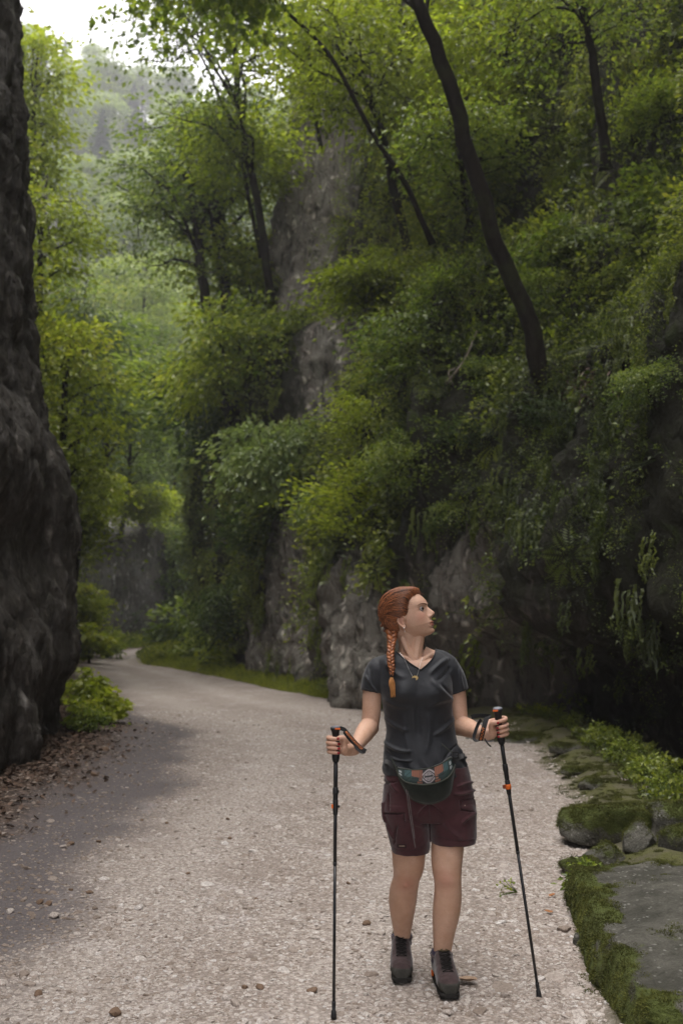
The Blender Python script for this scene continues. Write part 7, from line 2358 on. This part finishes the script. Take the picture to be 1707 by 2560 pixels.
def make_pole(side, label, O, es, ec, ez, Pp, locks, orange_side):
    top, tip = POLE_T[side]
    root = np.array(tip)
    pole = empty('trekking_pole', root, label, 'trekking pole', 'pair of trekking poles')
    zt = (top - O).dot(ez)
    zb = (tip - O).dot(ez)
    def col(tab, p=2.0, n=22, ecc=1.0):
        C = [Pp(s, c, z) for z, r_, s, c in tab]
        return loft(C, [t_[1] for t_ in tab], [t_[1] * ecc for t_ in tab], n, p, ex=es, ey=ec)
    ztp = zt
    V, F = col([(-0.066, .0100, 0, 0), (-0.064, .0118, 0, 0), (-0.050, .0150, 0, 0), (-0.036, .0160, 0, 0), (-0.030, .0146, 0, 0), (-0.012, .0148, 0, 0), (0.0, .0142, 0, 0), (0.012, .0148, 0, 0), (0.024, .0140, 0, 0),
                (0.040, .0140, -0.001, 0), (ztp - 0.018, .0165, -0.002, 0.004), (ztp - 0.008, .0200, -0.003, 0.008), (ztp - 0.004, .0205, -0.003, 0.008)], 2.4, 26)
    N_ = vnormals(*( (V, np.asarray(F)) ))
    grip = part('grip', V, F, M_rubber, pole, root=root)
    for k in range(6):
        V, F = tube_np(np.array([Pp(0.0158 * math.cos(a), 0.0158 * math.sin(a), -0.052 + k * 0.0036) for a in np.linspace(0, 6.28, 18)]), 0.0009, 5)
        part('grip_rib', V, F, M_rubber, grip, root=root)
    V, F = col([(ztp - 0.004, .0207, -0.003, 0.008), (ztp, .0200, -0.003, 0.008), (ztp + 0.004, .0165, -0.002, 0.007), (ztp + 0.006, .008, 0, 0.004)], 2.3, 26)
    part('grip_cap', V, F, M_grey, pole, root=root)
    os_ = orange_side
    V, F = box_np((0, 0, 0), (0.0105, 0.006, 0.0032), None)
    M3 = np.stack([es, ec, ez], 1)
    V = V @ M3.T + Pp(os_ * 0.011, 0.0235, ztp - 0.006)
    part('orange_insert', V, F, M_orange, pole, root=root, smooth=False)
    # shaft: three telescoping tubes
    z_of = lambda py, Y: (np.array(at(CX, py, Y)) - O)[2] / ez[2]
    s1, s2, s3, s4 = locks
    segs = [(-0.064, s1, 0.0086), (s1, s2, 0.0074), (s2, zb + 0.05, 0.0062)]
    for a, b, r_ in segs:
        V, F = tube_np(np.array([Pp(0, 0, a), Pp(0, 0, (a + b) / 2), Pp(0, 0, b)]), r_, 16)
        part('shaft', V, F, M_shaft, pole, root=root)
    V, F = col([(s1 + 0.020, .0092, 0, 0), (s1 + 0.018, .0112, 0, 0), (s1 - 0.006, .0115, 0, 0), (s1 - 0.010, .0100, 0, 0), (s1 - 0.040, .0098, 0, 0), (s1 - 0.050, .0082, 0, 0)], 2.0)
    part('collar', V, F, M_rubber, pole, root=root)
    V, F = col([(s4 + 0.028, .0086, 0, 0), (s4 + 0.024, .0108, 0, 0), (s4 - 0.010, .0108, 0, 0), (s4 - 0.030, .0095, 0, 0), (s4 - 0.034, .0078, 0, 0)], 2.0)
    lock = part('lever_lock', V, F, M_rubber, pole, root=root)
    if side == 'L':
        V, F = box_np((0, 0, 0), (0.0035, 0.006, 0.0075)); V = V @ M3.T + Pp(-0.0125, 0.0, s4)
        part('lever', V, F, M_orange, lock, root=root, smooth=False)
        V, F = tube_np(np.array([Pp(0.008, 0, s4), Pp(0.0165, 0, s4), Pp(0.018, 0, s4)]), [0.0035, 0.0055, 0.004], 10)
        part('screw', V, F, M_rubber, lock, root=root)
        V, F = tube_np(np.array([Pp(0.008, 0, s1 + 0.004), Pp(0.0145, 0, s1 + 0.004)]), [0.006, 0.005], 10)
        part('screw', V, F, M_rubber, pole, root=root)
    else:
        V, F = col([(s4 + 0.010, .0116, 0, 0), (s4 + 0.009, .0122, 0, 0), (s4 - 0.009, .0122, 0, 0), (s4 - 0.010, .0116, 0, 0)], 2.6)
        part('lever', V, F, M_orange, lock, root=root)
        V, F = box_np((0, 0, 0), (0.0055, 0.006, 0.0070)); V = V @ M3.T + Pp(0.0165, 0.0, s4 + 0.001)
        part('lever_tab', V, F, plain('lever_dark', (0.22, 0.05, 0.02), 0.5), lock, root=root, smooth=False)
    V, F = col([(s2 + 0.006, .0080, 0, 0), (s2 - 0.004, .0080, 0, 0), (s2 - 0.006, .0066, 0, 0)]); part('joint', V, F, M_rubber, pole, root=root)
    V, F = col([(zb + 0.062, .0068, 0, 0), (zb + 0.055, .0080, 0, 0), (zb + 0.030, .0072, 0, 0), (zb + 0.028, .0095, 0, 0), (zb + 0.004, .0118, 0, 0), (zb, .0105, 0, 0)])
    part('rubber_tip', V, F, M_rubber, pole, root=root)
    return pole, root
zpx = lambda O, ez, py, Y: (np.array(at(CX, py, Y)) - O)[2] / ez[2]
poleL, rL = make_pole('L', 'black trekking pole standing upright in her hand at the left of the picture', OL, esL, ecL, ezL, PpL,
                      (zpx(OL, ezL, 1982, 4.135), zpx(OL, ezL, 2160, 4.11), 0, zpx(OL, ezL, 2017, 4.13)), 0.6)
poleR, rR = make_pole('R', 'black trekking pole with an orange clamp, slanting out to the right from her other hand', OR_, esR, ecR, ezR, PpR,
                      (zpx(OR_, ezR, 1922, 4.245), zpx(OR_, ezR, 2130, 4.26), 0, zpx(OR_, ezR, 1966, 4.25)), 0.9)
# wrist straps
q, W_, N_, T_ = strap('wrist_strap', [z5(600, 525, 3.900), z5(700, 560, 3.895), z5(800, 680, 3.885), z5(930, 830, 3.88), z5(1060, 960, 3.875), z5(1170, 1030, 3.87)], [0.62, 0.12, 0.78], 0.0165, poleL, rL)
lettering('MOUNTAINTOP', 0.0125, q, W_, N_, T_, 0.030, 1, poleL, rL, 1)
strap('wrist_strap', [z5(1165, 1040, 3.872), z5(1080, 1040, 3.89), z5(980, 960, 3.92), z5(900, 850, 3.935), z5(800, 740, 3.93), z5(700, 600, 3.915)], [0.62, 0.12, 0.78], 0.0150, poleL, rL)
q, W_, N_, T_ = strap('wrist_strap', [z6(820, 470, 3.985), z6(740, 560, 3.970), z6(690, 720, 3.955), z6(655, 850, 3.950), z6(620, 980, 3.955), z6(590, 1090, 3.965)], [1, 0, 0.18], 0.0200, poleR, rR)
lettering('MOUNT', 0.0145, q[::-1], W_[::-1], N_[::-1], T_[::-1], 0.003, 1, poleR, rR, -1)
strap('wrist_strap', [z6(590, 1085, 3.965), z6(500, 1110, 3.975), z6(430, 1030, 3.99), z6(470, 860, 4.00), z6(540, 680, 4.01), z6(610, 570, 4.01)], [1, 0.3, 0.2], 0.0140, poleR, rR)
strap('wrist_strap', [z6(850, 500, 3.99), z6(740, 490, 3.98), z6(600, 480, 3.985), z6(470, 490, 4.0), z6(365, 515, 4.02)], [0, -0.2, 1], 0.0175, poleR, rR)
strap('strap_tail', [z6(690, 1040, 3.96), z6(730, 1110, 3.955), z6(790, 1190, 3.95), z6(850, 1240, 3.95)], [1, 0, 0.6], 0.006, poleR, rR)
strap('strap_tail', [z6(700, 1050, 3.96), z6(760, 1110, 3.96), z6(840, 1115, 3.97), z6(910, 1095, 3.985)], [0, 0, 1], 0.0035, poleR, rR, M_grey)
